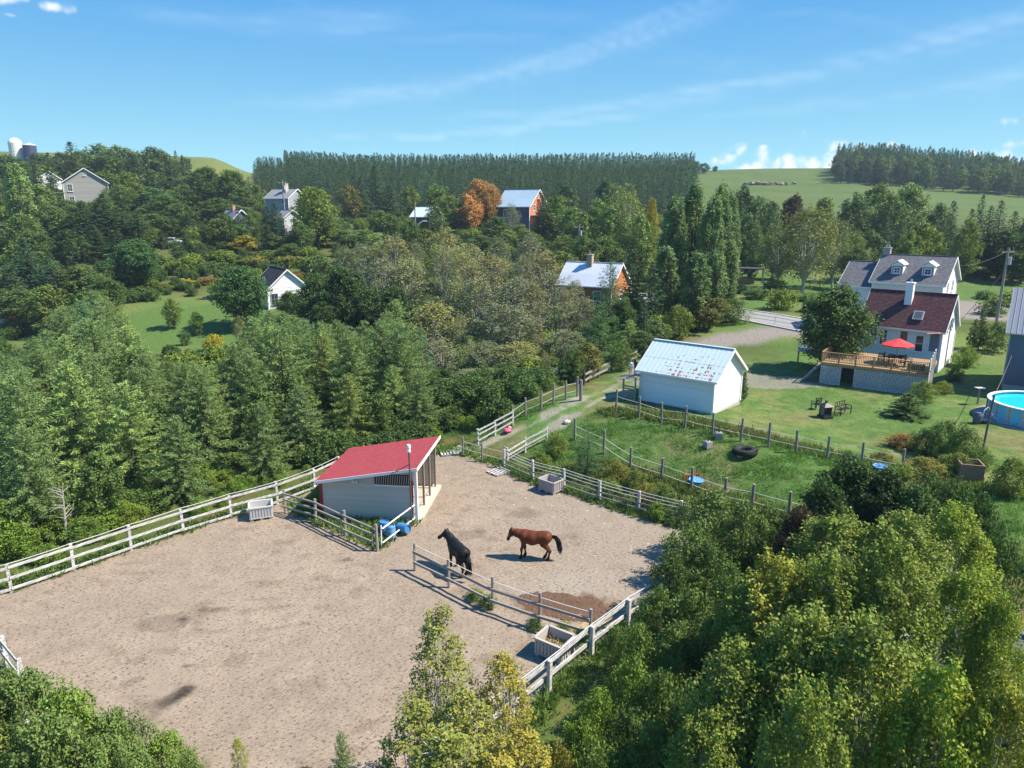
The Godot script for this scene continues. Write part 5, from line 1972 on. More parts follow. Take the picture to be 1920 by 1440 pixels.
func rock(r: float, seed_: int) -> MB:
	var b := MB.new()
	var g := RandomNumberGenerator.new()
	g.seed = seed_
	var prof := [Vector2(0.0, -r * 0.6), Vector2(r * 0.8, -r * 0.35), Vector2(r, r * 0.1), Vector2(r * 0.6, r * 0.5), Vector2(0.0, r * 0.62)]
	b.x = Transform3D(Basis.from_euler(Vector3(0.2, 0.5, 0.3)).scaled(Vector3(1.2, 0.9, 0.85)), Vector3.ZERO)
	b.lathe(Vector3.ZERO, prof, 7)
	return b


func pool() -> void:
	var o := thing("round_pool", "round above-ground pool with turquoise water at the right edge", "pool", at(38.1, 49.0), 0.0)
	var R := 3.3
	var H := 1.28
	var wall := mat(Color(0.47, 0.47, 0.47), 0.6)
	for k in 20:
		var a := TAU * k / 20.0
		var b2 := TAU * (k + 1) / 20.0
		var p := MB.new()
		p.quad(Vector3(cos(b2) * R, 0, sin(b2) * R), Vector3(cos(b2) * R, H, sin(b2) * R), Vector3(cos(a) * R, H, sin(a) * R), Vector3(cos(a) * R, 0, sin(a) * R))
		put("wall_panel", p, wall, o)
		var u := MB.new()
		u.box(Vector3(cos(a) * (R + 0.05), H / 2, sin(a) * (R + 0.05)), Vector3(0.1, H, 0.14), Basis(Vector3.UP, -a))
		put("upright", u, M.whitewood, o)
	var rim := MB.new()
	rim.lathe(Vector3.ZERO, [Vector2(R + 0.12, H - 0.02), Vector2(R + 0.12, H + 0.05), Vector2(R - 0.12, H + 0.05), Vector2(R - 0.12, H - 0.02)], 40)
	put("rim", rim, M.white, o)
	var li := MB.new()
	li.lathe(Vector3.ZERO, [Vector2(R - 0.02, H), Vector2(R - 0.02, 0.1), Vector2(0.0, 0.08)], 40)
	put("liner", li, mat(Color(0.10, 0.52, 0.72), 0.5), o)
	var w := MB.new()
	w.lathe(Vector3.ZERO, [Vector2(R - 0.03, H - 0.16), Vector2(0.0, H - 0.155)], 40)
	var wm := mat(Color(0.02, 0.50, 0.66), 0.06, 0.0, 0.5)
	put("water", w, wm, o)
	var pad := MB.new()
	pad.lathe(Vector3.ZERO, [Vector2(R + 0.9, -0.1), Vector2(R + 0.85, 0.05), Vector2(R - 0.2, 0.05)], 32)
	put("gravel_pad", pad, mat(Color(0.25, 0.22, 0.21), 0.95), o)
	var pu := thing("pool_pump", "dark pool pump with a hose left of the round pool", "pump", at(33.0, 48.2))
	var pb := MB.new()
	pb.lathe(Vector3.ZERO, [Vector2(0.25, 0), Vector2(0.3, 0.2), Vector2(0.3, 0.6), Vector2(0.2, 0.8), Vector2(0.0, 0.85)], 12)
	put("filter_tank", pb, mat(Color(0.08, 0.09, 0.13), 0.5), pu)
	var pm := MB.new()
	pm.box(Vector3(0.45, 0.15, 0.2), Vector3(0.5, 0.3, 0.28))
	put("motor", pm, M.black, pu)
	var ho := MB.new()
	var last := Vector3(0.3, 0.3, 0)
	for q in [Vector3(0.5, 0.9, -0.2), Vector3(0.9, 1.1, -0.4), Vector3(1.1, 0.6, -0.2), Vector3(1.3, 0.2, 0.3), Vector3(1.9, 0.12, 0.7), Vector3(2.4, 0.3, 0.8), Vector3(2.6, 0.9, 0.5)]:
		ho.tube(last, q, 0.03, 0.03, 6)
		last = q
	put("hose", ho, M.whitewood, pu)


func car(label: String, p: Vector3, turn: float, c: Color) -> void:
	var o := thing("parked_car", label, "car", p, turn)
	var b := MB.new()
	var side := [Vector2(-2.15, 0.35), Vector2(-2.15, 0.85), Vector2(-1.9, 0.98), Vector2(-1.2, 1.0), Vector2(-0.6, 1.48), Vector2(0.7, 1.5), Vector2(1.15, 1.02), Vector2(2.0, 0.92), Vector2(2.15, 0.75), Vector2(2.15, 0.35)]
	for i in side.size():
		var q: Vector2 = side[i]
		var r: Vector2 = side[(i + 1) % side.size()]
		b.quad(Vector3(q.x, q.y, -0.85), Vector3(r.x, r.y, -0.85), Vector3(r.x, r.y, 0.85), Vector3(q.x, q.y, 0.85))
	for z in [-0.85, 0.85]:
		for i in range(1, side.size() - 1):
			b.tri(Vector3(side[0].x, side[0].y, z), Vector3(side[i].x, side[i].y, z), Vector3(side[i + 1].x, side[i + 1].y, z))
	put("body", b, mat(c, 0.3, 0.0, 0.6), o)
	for z in [-0.86, 0.86]:
		var g := MB.new()
		g.quad(Vector3(-1.05, 1.02, z), Vector3(-0.55, 1.42, z), Vector3(0.65, 1.43, z), Vector3(1.0, 1.04, z))
		put("side_window", g, M.glass, o)
		for x in [-1.35, 1.35]:
			var w := MB.new()
			w.tube(Vector3(x, 0.33, z - 0.09), Vector3(x, 0.33, z + 0.09), 0.33, 0.33, 14)
			w.tube(Vector3(x, 0.33, z + 0.09), Vector3(x, 0.33, z - 0.09), 0.33, 0.33, 14)
			put("wheel", w, M.black, o)
	for e in [[-0.62, 1.44, -1.18, 1.04], [0.73, 1.45, 1.13, 1.06]]:
		var s: float = signf(e[0]) * 0.02
		var g := MB.new()
		g.quad(Vector3(e[0] + s, e[1] + 0.02, -0.75), Vector3(e[2] + s, e[3] + 0.02, -0.75), Vector3(e[2] + s, e[3] + 0.02, 0.75), Vector3(e[0] + s, e[1] + 0.02, 0.75))
		put("windscreen", g, M.glass, o)


# ---------- animals and people ----------
# bones: [from, to, radius from, radius to, colour]; smooth union of tapered capsules, meshed as surface nets
func body(bones: Array, cell: float, k: float) -> ArrayMesh:
	var lo := Vector3(1e9, 1e9, 1e9)
	var hi := -lo
	for b in bones:
		var r: float = maxf(b[2], b[3]) + cell * 3.0
		for p in [b[0], b[1]]:
			lo = lo.min(p - Vector3(r, r, r))
			hi = hi.max(p + Vector3(r, r, r))
	var nx := int((hi.x - lo.x) / cell) + 2
	var ny := int((hi.y - lo.y) / cell) + 2
	var nz_ := int((hi.z - lo.z) / cell) + 2
	var f := PackedFloat32Array()
	f.resize(nx * ny * nz_)
	f.fill(9.0)
	var near := PackedFloat32Array()
	near.resize(f.size())
	near.fill(9.0)
	var who := PackedInt32Array()
	who.resize(f.size())
	for bi in bones.size():
		var b: Array = bones[bi]
		var a: Vector3 = b[0]
		var ba: Vector3 = b[1] - a
		var l2 := maxf(ba.length_squared(), 1e-8)
		var m: float = maxf(b[2], b[3]) + k + cell * 2.0
		var i0 := Vector3i(((a.min(b[1]) - lo) - Vector3(m, m, m)) / cell).max(Vector3i.ZERO)
		var i1 := Vector3i(((a.max(b[1]) - lo) + Vector3(m, m, m)) / cell).min(Vector3i(nx - 1, ny - 1, nz_ - 1))
		for z in range(i0.z, i1.z + 1):
			for y in range(i0.y, i1.y + 1):
				for x in range(i0.x, i1.x + 1):
					var pa := lo + Vector3(x, y, z) * cell - a
					var t := clampf(pa.dot(ba) / l2, 0.0, 1.0)
					var dd: float = (pa - ba * t).length() - lerpf(b[2], b[3], t)
					var i := (z * ny + y) * nx + x
					var o := f[i]
					var h := maxf(k - absf(o - dd), 0.0) / k
					f[i] = minf(o, dd) - h * h * k * 0.25
					if dd < near[i]:
						near[i] = dd
						who[i] = bi
	var v := PackedVector3Array()
	var c := PackedColorArray()
	var idx := PackedInt32Array()
	var at_ := {}
	var offs := [0, 1, nx, nx + 1, nx * ny, nx * ny + 1, nx * ny + nx, nx * ny + nx + 1]
	for z in nz_ - 1:
		for y in ny - 1:
			for x in nx - 1:
				var i := (z * ny + y) * nx + x
				var s0 := f[i] < 0.0
				var mixed := false
				for o in offs:
					if (f[i + o] < 0.0) != s0:
						mixed = true
						break
				if not mixed:
					continue
				var sum := Vector3.ZERO
				var n := 0
				for e in [[0, 1], [2, 3], [4, 5], [6, 7], [0, 2], [1, 3], [4, 6], [5, 7], [0, 4], [1, 5], [2, 6], [3, 7]]:
					var fa := f[i + offs[e[0]]]
					var fb := f[i + offs[e[1]]]
					if (fa < 0.0) != (fb < 0.0):
						var t := fa / (fa - fb)
						var pa := Vector3(e[0] & 1, (e[0] >> 1) & 1, e[0] >> 2)
						var pb := Vector3(e[1] & 1, (e[1] >> 1) & 1, e[1] >> 2)
						sum += pa.lerp(pb, t)
						n += 1
				at_[i] = v.size()
				v.append(lo + (Vector3(x, y, z) + sum / n) * cell)
				c.append(bones[who[i]][4])
	var sx := 1
	var sy := nx
	var sz := nx * ny
	for i in at_.keys():
		var q: int = i
		for ax in 3:
			var d := [sx, sy, sz][ax] as int
			var u := [sy, sz, sx][ax] as int
			var w := [sz, sx, sy][ax] as int
			var ins := f[q] < 0.0
			if (f[q + d] < 0.0) == ins:
				continue
			if not (at_.has(q - u) and at_.has(q - w) and at_.has(q - u - w)):
				continue
			var p0: int = at_[q]
			var p1: int = at_[q - u]
			var p2: int = at_[q - u - w]
			var p3: int = at_[q - w]
			if ins:
				idx.append_array([p0, p3, p2, p0, p2, p1])
			else:
				idx.append_array([p0, p1, p2, p0, p2, p3])
	return smooth_mesh(v, c, PackedVector2Array(), idx)


func hair(paths: Array, col: Color, wide: float) -> Fol:
	# strands: each path [root, direction, length]; hangs under its weight
	var f := Fol.new()
	for s in paths:
		var p: Vector3 = s[0]
		var d: Vector3 = s[1]
		var l: float = s[2]
		for k in 4:
			var side := d.cross(rv()).normalized()
			f.leaf(p - d * l * 0.03, d, side, l * 0.34, wide * (1.2 - k * 0.2), col * rng.randf_range(0.7, 1.0))
			p += d * l * 0.25
			d = (d + Vector3.DOWN * 1.25 + rv() * 0.08).normalized()
	return f


func horse(label: String, p: Vector3, turn: float, coat: Color, dark: Color, sheen: float, poll: Vector3, muzzle: Vector3, legs: Array, tail_out: float) -> void:
	var o := thing("horse", label, "horse", p, turn)
	var b := []
	b.append([Vector3(0.40, 1.12, 0), Vector3(0.05, 1.07, 0), 0.285, 0.335, coat])
	b.append([Vector3(0.05, 1.07, 0), Vector3(-0.35, 1.13, 0), 0.335, 0.285, coat])
	b.append([Vector3(-0.35, 1.15, 0), Vector3(-0.64, 1.17, 0), 0.285, 0.285, coat])
	b.append([Vector3(0.36, 1.36, 0), Vector3(-0.05, 1.30, 0), 0.13, 0.11, coat])
	b.append([Vector3(-0.50, 1.34, 0), Vector3(-0.72, 1.28, 0), 0.12, 0.14, coat])
	var nb := Vector3(0.50, 1.20, 0)
	b.append([nb, nb.lerp(poll, 0.5), 0.27, 0.19, coat])
	b.append([nb.lerp(poll, 0.5), poll, 0.19, 0.115, coat])
	var jaw := poll.lerp(muzzle, 0.33)
	b.append([poll, jaw + Vector3(-0.04, -0.02, 0), 0.10, 0.105, coat])
	b.append([jaw, muzzle.lerp(jaw, 0.15), 0.09, 0.062, coat])
	b.append([muzzle.lerp(jaw, 0.2), muzzle, 0.062, 0.058, dark])
	for s in [-1.0, 1.0]:
		var pz: float = poll.z
		b.append([Vector3(poll.x - 0.02, poll.y + 0.06, pz + s * 0.055), Vector3(poll.x + 0.0, poll.y + 0.20, pz + s * 0.075), 0.035, 0.012, dark])
		b.append([Vector3(0.47, 1.18, s * 0.10), Vector3(0.45, 0.92, s * 0.13), 0.17, 0.12, coat])
		b.append([Vector3(-0.62, 1.15, s * 0.11), Vector3(-0.55, 0.90, s * 0.14), 0.22, 0.16, coat])
	for i in 4:
		var L: Array = legs[i]
		var s := -1.0 if i % 2 == 0 else 1.0
		if i < 2:
			var el := Vector3(0.44, 0.88, s * 0.14)
			var kn := Vector3(0.45 + L[0], 0.48, s * 0.13)
			var fe := Vector3(0.43 + L[1], 0.15, s * 0.13)
			b.append([el, kn, 0.105, 0.058, coat])
			b.append([kn, fe, 0.052, 0.040, dark])
			b.append([fe, fe + Vector3(0.045, -0.09, 0), 0.043, 0.05, dark])
			b.append([fe + Vector3(0.05, -0.09, 0), fe + Vector3(0.06, -0.12, 0), 0.055, 0.06, dark])
		else:
			var st := Vector3(-0.50, 0.86, s * 0.15)
			var hk := Vector3(-0.78 + L[0], 0.52, s * 0.13)
			var fe := Vector3(-0.70 + L[1], 0.15, s * 0.13)
			b.append([st, hk, 0.15, 0.066, coat])
			b.append([hk, fe, 0.055, 0.042, dark])
			b.append([fe, fe + Vector3(0.045, -0.09, 0), 0.045, 0.052, dark])
			b.append([fe + Vector3(0.05, -0.09, 0), fe + Vector3(0.06, -0.12, 0), 0.056, 0.06, dark])
	var m := vmat(0.55, 0.3)
	m.rim_enabled = true
	m.rim = sheen
	put("body", body(b, 0.026, 0.095), m, o)
	var hm := vmat(0.5, 0.4)
	var st := []
	var hang := Vector3(0, -0.75, -0.7)
	for i in 90:
		var t := i / 89.0
		var r := nb.lerp(poll, t) + Vector3(0, lerpf(0.20, 0.12, t), rng.randf_range(-0.02, 0.02)) + Vector3(-0.09 * (1.0 - t), 0, 0)
		st.append([r, (hang + Vector3(0, 0.5, 0) + rv() * 0.2).normalized(), rng.randf_range(0.26, 0.42)])
	for i in 12:
		st.append([poll + Vector3(0.03, 0.10, rng.randf_range(-0.04, 0.04)), ((muzzle - poll).normalized() + rv() * 0.2).normalized(), 0.22])
	put("mane", hair(st, Color(0.022, 0.019, 0.018) if coat.r > 0.05 else Color(0.016, 0.014, 0.014), 0.05), hm, o)
	st = []
	for i in 90:
		st.append([Vector3(-0.86, 1.24, 0) + rv() * 0.045, (Vector3(-0.75 - tail_out, -0.25, 0) + rv() * 0.20).normalized(), rng.randf_range(0.75, 1.12)])
	put("tail", hair(st, Color(0.02, 0.018, 0.017), 0.06), hm, o)
	var ey := MB.new()
	for s in [-1.0, 1.0]:
		ey.box(poll.lerp(muzzle, 0.36) + Vector3(0.035, 0.045, s * 0.085), Vector3(0.035, 0.03, 0.02))
	put("eye", ey, M.black, o)


func person(label: String, p: Vector3, turn: float, h: float, top: Color, legs: Color, hairc: Color) -> void:
	var o := thing("person", label, "person", p, turn)
	o.scale = Vector3.ONE * (h / 1.72)
	var skin := Color(0.42, 0.25, 0.18)
	var b := []
	b.append([Vector3(0, 1.36, 0), Vector3(0, 1.12, 0), 0.145, 0.125, top])
	b.append([Vector3(0, 1.12, 0), Vector3(0, 0.95, 0), 0.125, 0.145, top])
	b.append([Vector3(-0.16, 1.40, 0), Vector3(0.16, 1.40, 0), 0.07, 0.07, top])
	b.append([Vector3(0, 1.45, 0), Vector3(0, 1.54, 0.01), 0.055, 0.05, skin])
	b.append([Vector3(0, 1.58, 0.025), Vector3(0, 1.64, 0.0), 0.075, 0.088, skin])
	b.append([Vector3(0, 1.595, 0.095), Vector3(0, 1.58, 0.115), 0.012, 0.015, skin])
	for s in [-1.0, 1.0]:
		b.append([Vector3(s * 0.085, 1.61, 0.0), Vector3(s * 0.09, 1.59, 0.0), 0.018, 0.015, skin])
		b.append([Vector3(s * 0.19, 1.40, 0), Vector3(s * 0.24, 1.13, -0.02), 0.055, 0.042, top])
		b.append([Vector3(s * 0.24, 1.13, -0.02), Vector3(s * 0.22, 0.90, 0.07), 0.04, 0.03, skin])
		b.append([Vector3(s * 0.22, 0.90, 0.07), Vector3(s * 0.215, 0.83, 0.09), 0.034, 0.036, skin])
		for k in 4:
			b.append([Vector3(s * 0.215, 0.82, 0.065 + k * 0.02), Vector3(s * (0.205 - 0.006 * k), 0.745, 0.08 + k * 0.018), 0.0095, 0.008, skin])
		b.append([Vector3(s * 0.205, 0.86, 0.10), Vector3(s * 0.175, 0.80, 0.125), 0.011, 0.009, skin])
		b.append([Vector3(s * 0.09, 0.92, 0), Vector3(s * 0.10, 0.50, 0.01), 0.095, 0.062, legs])
		b.append([Vector3(s * 0.10, 0.50, 0.01), Vector3(s * 0.10, 0.10, -0.01), 0.058, 0.042, legs])
		b.append([Vector3(s * 0.10, 0.05, -0.03), Vector3(s * 0.115, 0.045, 0.14), 0.045, 0.04, Color(0.03, 0.03, 0.03)])
	put("body", body(b, 0.02, 0.035), vmat(0.8), o)
	var hb := MB.new()
	hb.lathe(Vector3(0, 1.60, -0.015), [Vector2(0.098, -0.02), Vector2(0.102, 0.04), Vector2(0.08, 0.10), Vector2(0.0, 0.135)], 14)
	put("hair", hb, mat(hairc, 0.7), o)


func animals() -> void:
	horse("bay horse with black mane and tail, head low, standing alone on the sand", at(1.02, 31.3), PI - 0.18, Color(0.115, 0.034, 0.015), Color(0.022, 0.018, 0.014), 0.0, Vector3(1.06, 1.34, 0.02), Vector3(1.24, 0.88, 0.02), [[0.10, 0.12], [-0.02, -0.04], [-0.05, -0.06], [0.05, 0.10]], 0.25)
	horse("black horse seen from behind at the rail fence, head turned left", at(-2.52, 30.1), 2.08, Color(0.013, 0.012, 0.013), Color(0.010, 0.009, 0.009), 0.0, Vector3(0.98, 1.58, -0.12), Vector3(1.22, 1.25, -0.42), [[0.05, 0.08], [0.0, -0.04], [-0.04, -0.02], [0.04, 0.08]], 0.05)
	person("person in a white top and light trousers standing behind the garage", at(10.45, 61.0), 2.6, 1.4, Color(0.72, 0.68, 0.68), Color(0.45, 0.36, 0.28), Color(0.10, 0.06, 0.035))
	person("person in dark clothes standing behind the garage beside the one in white", at(10.95, 61.4), 2.2, 1.42, Color(0.03, 0.03, 0.045), Color(0.03, 0.03, 0.04), Color(0.05, 0.035, 0.03))


func plants() -> void:
	make_kinds()
	zone("in the wood behind the board fence")
	T("larch", -24.2, 33.4, 6.1)
	T("larch", -26.5, 36.4, 7.9)
	T("mid", -21.7, 34.8, 4.2)
	T("larch", -30.6, 39.5, 7.5, 0.0, "blue")
	T("larch", -25.4, 39.6, 8.0, 0.0, "pale")
	T("larch", -22.3, 39.5, 6.8, 0.0, "pale")
	T("larch", -18.9, 38.2, 5.2)
	T("larch", -32.6, 42.0, 7.5)
	T("larch", -30.4, 42.6, 6.8)
	T("larch", -26.5, 42.7, 8.0)
	T("mid", -21.6, 41.8, 5.0)
	T("larch", -19.4, 43.0, 7.0)
	T("larch", -15.2, 41.3, 5.2)
	T("larch", -34.9, 44.7, 6.4)
	T("larch", -31.7, 44.4, 6.8)
	T("larch", -27.2, 44.9, 7.3)
	T("larch", -24.7, 45.4, 6.4)
	T("larch", -20.2, 45.0, 6.8, 0.0, "olive")
	T("mid", -16.6, 45.2, 5.2)
	T("larch", -14.0, 45.3, 5.2, 0.0, "grey")
	T("larch", -36.3, 48.4, 6.2)
	T("larch", -33.1, 48.8, 6.9)
	T("larch", -29.7, 48.5, 7.3)
	T("larch", -26.1, 49.4, 6.5)
	T("larch", -22.1, 49.2, 5.4)
	T("larch", -18.1, 47.9, 7.1)
	T("mid", -15.4, 49.4, 5.1)
	T("larch", -11.3, 47.6, 5.4, 0.0, "olive")
	T("mid", -9.4, 48.3, 4.1)
	T("larch", -40.5, 50.9, 6.3)
	T("larch", -37.9, 51.6, 5.9)
	T("larch", -34.6, 50.9, 7.2)
	T("larch", -31.2, 52.1, 8.4)
	T("mid", -28.3, 51.7, 6.1)
	T("larch", -23.9, 50.5, 5.6)
	T("larch", -20.7, 51.9, 6.7)
	T("larch", -16.8, 50.6, 8.3)
	T("larch", -12.2, 52.2, 7.5)
	T("larch", -8.7, 50.7, 5.3, 0.0, "pale")
	T("larch", -6.8, 50.6, 4.8)
	T("mid", -42.2, 54.6, 4.0)
	T("larch", -40.1, 55.8, 5.0)
	T("larch", -35.4, 55.5, 6.8, 0.0, "pale")
	T("larch", -33.1, 55.6, 6.9)
	T("larch", -29.6, 55.6, 5.9)
	T("larch", -25.3, 54.4, 4.9)
	T("larch", -21.5, 55.7, 6.5)
	T("larch", -18.7, 54.0, 7.9, 0.0, "pale")
	T("larch", -14.6, 54.2, 7.3, 0.0, "olive")
	T("larch", -12.0, 54.1, 7.1)
	T("larch", -8.7, 54.1, 7.7)
	T("larch", -46.3, 59.0, 4.9, 0.0, "grey")
	T("larch", -43.6, 58.7, 4.1)
	T("larch", -39.4, 58.0, 5.7, 0.0, "grey")
	T("larch", -35.0, 57.8, 7.9, 0.0, "grey")
	T("larch", -32.2, 58.4, 7.2, 0.0, "pale")
	T("larch", -27.7, 57.7, 4.3, 0.0, "pale")
	T("larch", -24.5, 58.5, 4.0, 0.0, "blue")
	T("larch", -21.4, 57.8, 8.0)
	T("larch", -18.6, 57.0, 8.6)
	T("larch", -15.5, 57.1, 7.7)
	T("larch", -10.7, 57.5, 7.3)
	T("larch", -8.5, 57.1, 6.8)
	T("larch", -48.9, 61.3, 4.3)
	T("larch", -47.1, 62.2, 3.5)
	T("larch", -43.4, 60.9, 5.1)
	T("larch", -40.6, 60.9, 6.6)
	T("larch", -36.0, 61.2, 7.4)
	T("larch", -33.1, 61.2, 6.4)
	T("larch", -30.1, 60.7, 3.9)
	T("larch", -26.4, 61.0, 3.8, 0.0, "pale")
	T("larch", -23.0, 60.1, 6.5)
	T("larch", -18.9, 60.6, 7.9)
	T("larch", -14.8, 61.3, 6.7)
	T("larch", -10.9, 61.5, 7.2)
	T("larch", -7.5, 62.0, 2.9, 0.0, "blue")
	T("larch", -48.4, 63.6, 3.2)
	T("larch", -45.5, 64.4, 4.5, 0.0, "grey")
	T("larch", -41.3, 65.1, 8.2)
	T("larch", -37.8, 64.6, 8.3)
	T("larch", -34.2, 64.8, 3.6)
	T("larch", -31.1, 63.8, 3.2, 0.0, "pale")
	T("larch", -29.1, 63.6, 2.4, 0.0, "pale")
	T("larch", -24.9, 63.5, 4.8)
	T("larch", -20.3, 64.5, 7.3)
	T("larch", -17.3, 64.7, 6.2)
	T("larch", -13.6, 64.4, 6.3)
	T("larch", -11.6, 65.1, 6.6)
	T("larch", -54.8, 68.6, 3.3)
	T("larch", -51.8, 67.3, 3.4)
	T("larch", -48.3, 68.0, 3.1, 0.0, "grey")
	T("larch", -44.2, 67.9, 7.2)
	T("larch", -41.0, 66.7, 6.6)
	T("larch", -38.6, 67.1, 6.3, 0.0, "pale")
	T("larch", -33.8, 67.2, 2.6)
	T("larch", -30.7, 66.5, 2.8, 0.0, "pale")
	T("larch", -23.4, 68.0, 7.4)
	T("larch", -19.9, 67.1, 6.4)
	T("larch", -16.8, 67.5, 6.2)
	T("larch", -13.4, 66.8, 5.4)
	T("larch", -8.9, 66.9, 5.3, 0.0, "blue")
	T("larch", -54.5, 70.2, 3.1)
	T("larch", -48.4, 71.8, 3.8)
	T("larch", -45.8, 71.5, 7.1, 0.0, "grey")
	T("larch", -41.4, 71.7, 8.0, 0.0, "grey")
	T("larch", -37.5, 70.2, 3.6)
	T("larch", -32.0, 69.7, 2.1)
	T("larch", -27.5, 70.7, 3.7, 0.0, "olive")
	T("larch", -24.4, 70.0, 6.4)
	T("larch", -20.8, 70.4, 6.2, 0.0, "blue")
	T("larch", -16.2, 69.7, 5.4, 0.0, "blue")
	T("larch", -12.9, 71.5, 6.0, 0.0, "olive")
	T("larch", -48.1, 75.0, 5.7)
	T("larch", -44.7, 73.5, 7.7, 0.0, "blue")
	T("larch", -40.6, 73.3, 6.5, 0.0, "pale")
	T("larch", -29.8, 74.9, 2.6)
	T("larch", -25.7, 74.1, 5.5)
	T("larch", -22.6, 73.0, 5.4, 0.0, "grey")
	T("larch", -19.1, 73.9, 5.1, 0.0, "pale")
	T("larch", -46.7, 77.2, 6.5, 0.0, "blue")
	T("larch", -44.7, 78.1, 7.4, 0.0, "olive")
	T("larch", -52.6, 81.2, 3.8, 0.0, "blue")
	T("larch", -49.3, 79.3, 6.0)
	T("larch", -47.6, 80.9, 7.7)
	T("larch", -49.9, 83.4, 6.5)
	zone("along the outside of the board fence")
	T("bush", -25.2, 32.0, 2.7, 3.9, "bright")
	T("bush", -24.7, 34.0, 2.1, 4.1)
	T("bush", -22.9, 34.0, 1.2, 3.3, "yellow")
	T("bush", -21.5, 35.0, 1.2, 3.7, "bright")
	T("bush", -20.7, 37.0, 1.2, 3.9)
	T("bush", -19.7, 39.0, 1.2, 3.8)
	T("bush", -18.9, 41.0, 1.2, 3.9, "bright")
	T("bush", -17.8, 43.0, 1.2, 3.8)
	T("bush", -16.8, 45.0, 1.2, 3.9, "yellow")
	T("bush", -15.7, 47.0, 1.2, 4.1)
	T("bush", -17.3, 40.0, 1.2, 2.6, "yellow")
	T("bush", -14.3, 49.0, 1.2, 4.2)
	T("bush", -12.6, 50.0, 1.2, 3.9, "bright")
	T("bush", -10.6, 52.0, 1.2, 4.1)
	T("bush", -8.4, 52.0, 1.2, 3.7)
	T("bush", -6.4, 51.0, 1.2, 3.2, "olive")
	T("bush", -13.9, 44.5, 1.2, 2.5, "gold")
	T("bush", -24.1, 31.5, 1.6, 2.6, "bright")
	T("bush", -21.8, 33.4, 1.2, 2.5)
	T("bush", -20.3, 35.0, 1.2, 2.3, "yellow")
	zone("between the larches and the lane")
	T("bush", -4.5, 53.0, 0.9, 3.7, "olive")
	T("bush", -3.2, 55.0, 0.9, 4.3, "brown")
	T("bush", -1.3, 56.0, 0.9, 3.5, "olive")
	T("bush", -0.2, 53.5, 0.9, 2.5, "bright")
	T("bush", -2.2, 51.5, 0.9, 2.4, "bright")
	T("bush", -4.4, 51.0, 0.9, 2.4, "yellow")
	T("bush", 1.1, 55.0, 0.9, 2.6)
	T("bush", 2.6, 56.0, 0.9, 2.6, "olive")
	zone("in the thin grey wood behind the shed")
	T("alder", -26.0, 112.0, 7.8)
	T("alder", -22.5, 112.0, 8.2, 8.8, "grey")
	T("alder", -18.6, 114.0, 9.2, 10.2, "olive")
	T("alder", -14.7, 112.0, 8.7)
	T("alder", -10.8, 114.0, 10.1, 8.9, "yellow")
	T("alder", -6.2, 112.0, 8.2, 10.0, "pale")
	T("alder", -1.6, 112.0, 9.3)
	T("alder", 2.6, 108.0, 10.1, 8.4, "grey")
	T("alder", 5.4, 106.0, 7.7, 9.5, "olive")
	T("alder", -21.6, 100.0, 6.6)
	T("alder", -17.6, 98.0, 9.0, 7.7, "grey")
	T("alder", -14.4, 98.0, 8.8, 8.8, "pale")
	T("alder", -9.6, 98.0, 9.9)
	T("alder", -6.0, 96.0, 9.7, 7.5, "yellow")
	T("alder", -2.6, 98.0, 9.3, 8.8, "olive")
	T("alder", 1.2, 98.0, 8.9)
	T("alder", 4.5, 95.0, 7.1, 7.5, "grey")
	T("alder", -7.3, 85.0, 8.5, 0.0, "pale")
	T("alder", -4.1, 85.0, 8.5, 7.7)
	T("alder", 0.1, 85.0, 8.3, 8.7, "grey")
	T("alder", 2.4, 85.0, 7.5, 0.0, "olive")
	T("alder", 5.0, 82.0, 5.3, 7.5)
	T("alder", -8.8, 77.0, 7.2, 7.9, "yellow")
	T("alder", -5.8, 76.0, 5.7, 0.0, "pale")
	T("alder", -2.3, 76.0, 6.7, 6.9)
	T("alder", 0.8, 76.0, 6.3, 7.8, "grey")
	T("alder", 2.7, 75.0, 4.8, 0.0, "olive")
	T("alder", 5.0, 73.0, 3.9, 6.7)
	T("alder", -6.5, 67.0, 4.0, 6.9, "grey")
	T("alder", -3.9, 66.0, 4.0, 0.0, "pale")
	T("alder", -2.1, 66.0, 3.7, 6.1)
	T("alder", 0.3, 66.0, 3.7, 6.8, "yellow")
	T("alder", 3.1, 66.0, 2.8, 0.0, "olive")
	T("alder", -4.2, 61.0, 1.3, 5.7)
	T("alder", -1.4, 61.0, 1.4, 6.4, "grey")
	T("alder", 1.3, 61.0, 1.4, 0.0, "pale")
	T("alder", 4.0, 62.0, 1.3, 5.7)
	zone("left of the thin grey wood")
	T("maple", -25.1, 92.0, 7.4, 7.6, "dark")
	T("maple", -21.4, 90.0, 9.2, 8.1, "dark")
	T("maple", -17.4, 86.0, 7.1, 7.2, "dark")
	T("maple", -22.3, 86.0, 5.2, 5.9, "dark")
	T("maple", -14.3, 85.0, 7.3, 7.1, "dark")
	T("maple", -11.1, 80.0, 6.1, 6.1, "dark")
	T("larch", -12.1, 74.0, 7.7, 5.1, "pale")
	zone("around the metal-roofed house")
	T("pine", 10.7, 78.0, 9.4, 4.6)
	T("pine", 8.7, 69.0, 6.3, 5.0, "bright")
	T("pine", 5.3, 60.0, 3.6, 3.2, "olive")
	T("spruce", 14.3, 84.0, 9.7, 4.7)
	T("spruce", 15.7, 80.0, 8.5, 4.2)
	T("spruce", 13.5, 72.0, 5.6, 3.3)
	T("larch", 11.7, 70.0, 3.9, 3.7, "pale")
	T("mid", 8.9, 120.0, 5.6, 8.0, "olive")
	T("mid", 12.9, 125.0, 7.6, 7.4)
	zone("beside the lane fence behind the garage")
	T("mid", 6.7, 61.0, 3.4, 3.3, "brown")
	T("bush", 5.1, 60.0, 2.7, 2.8)
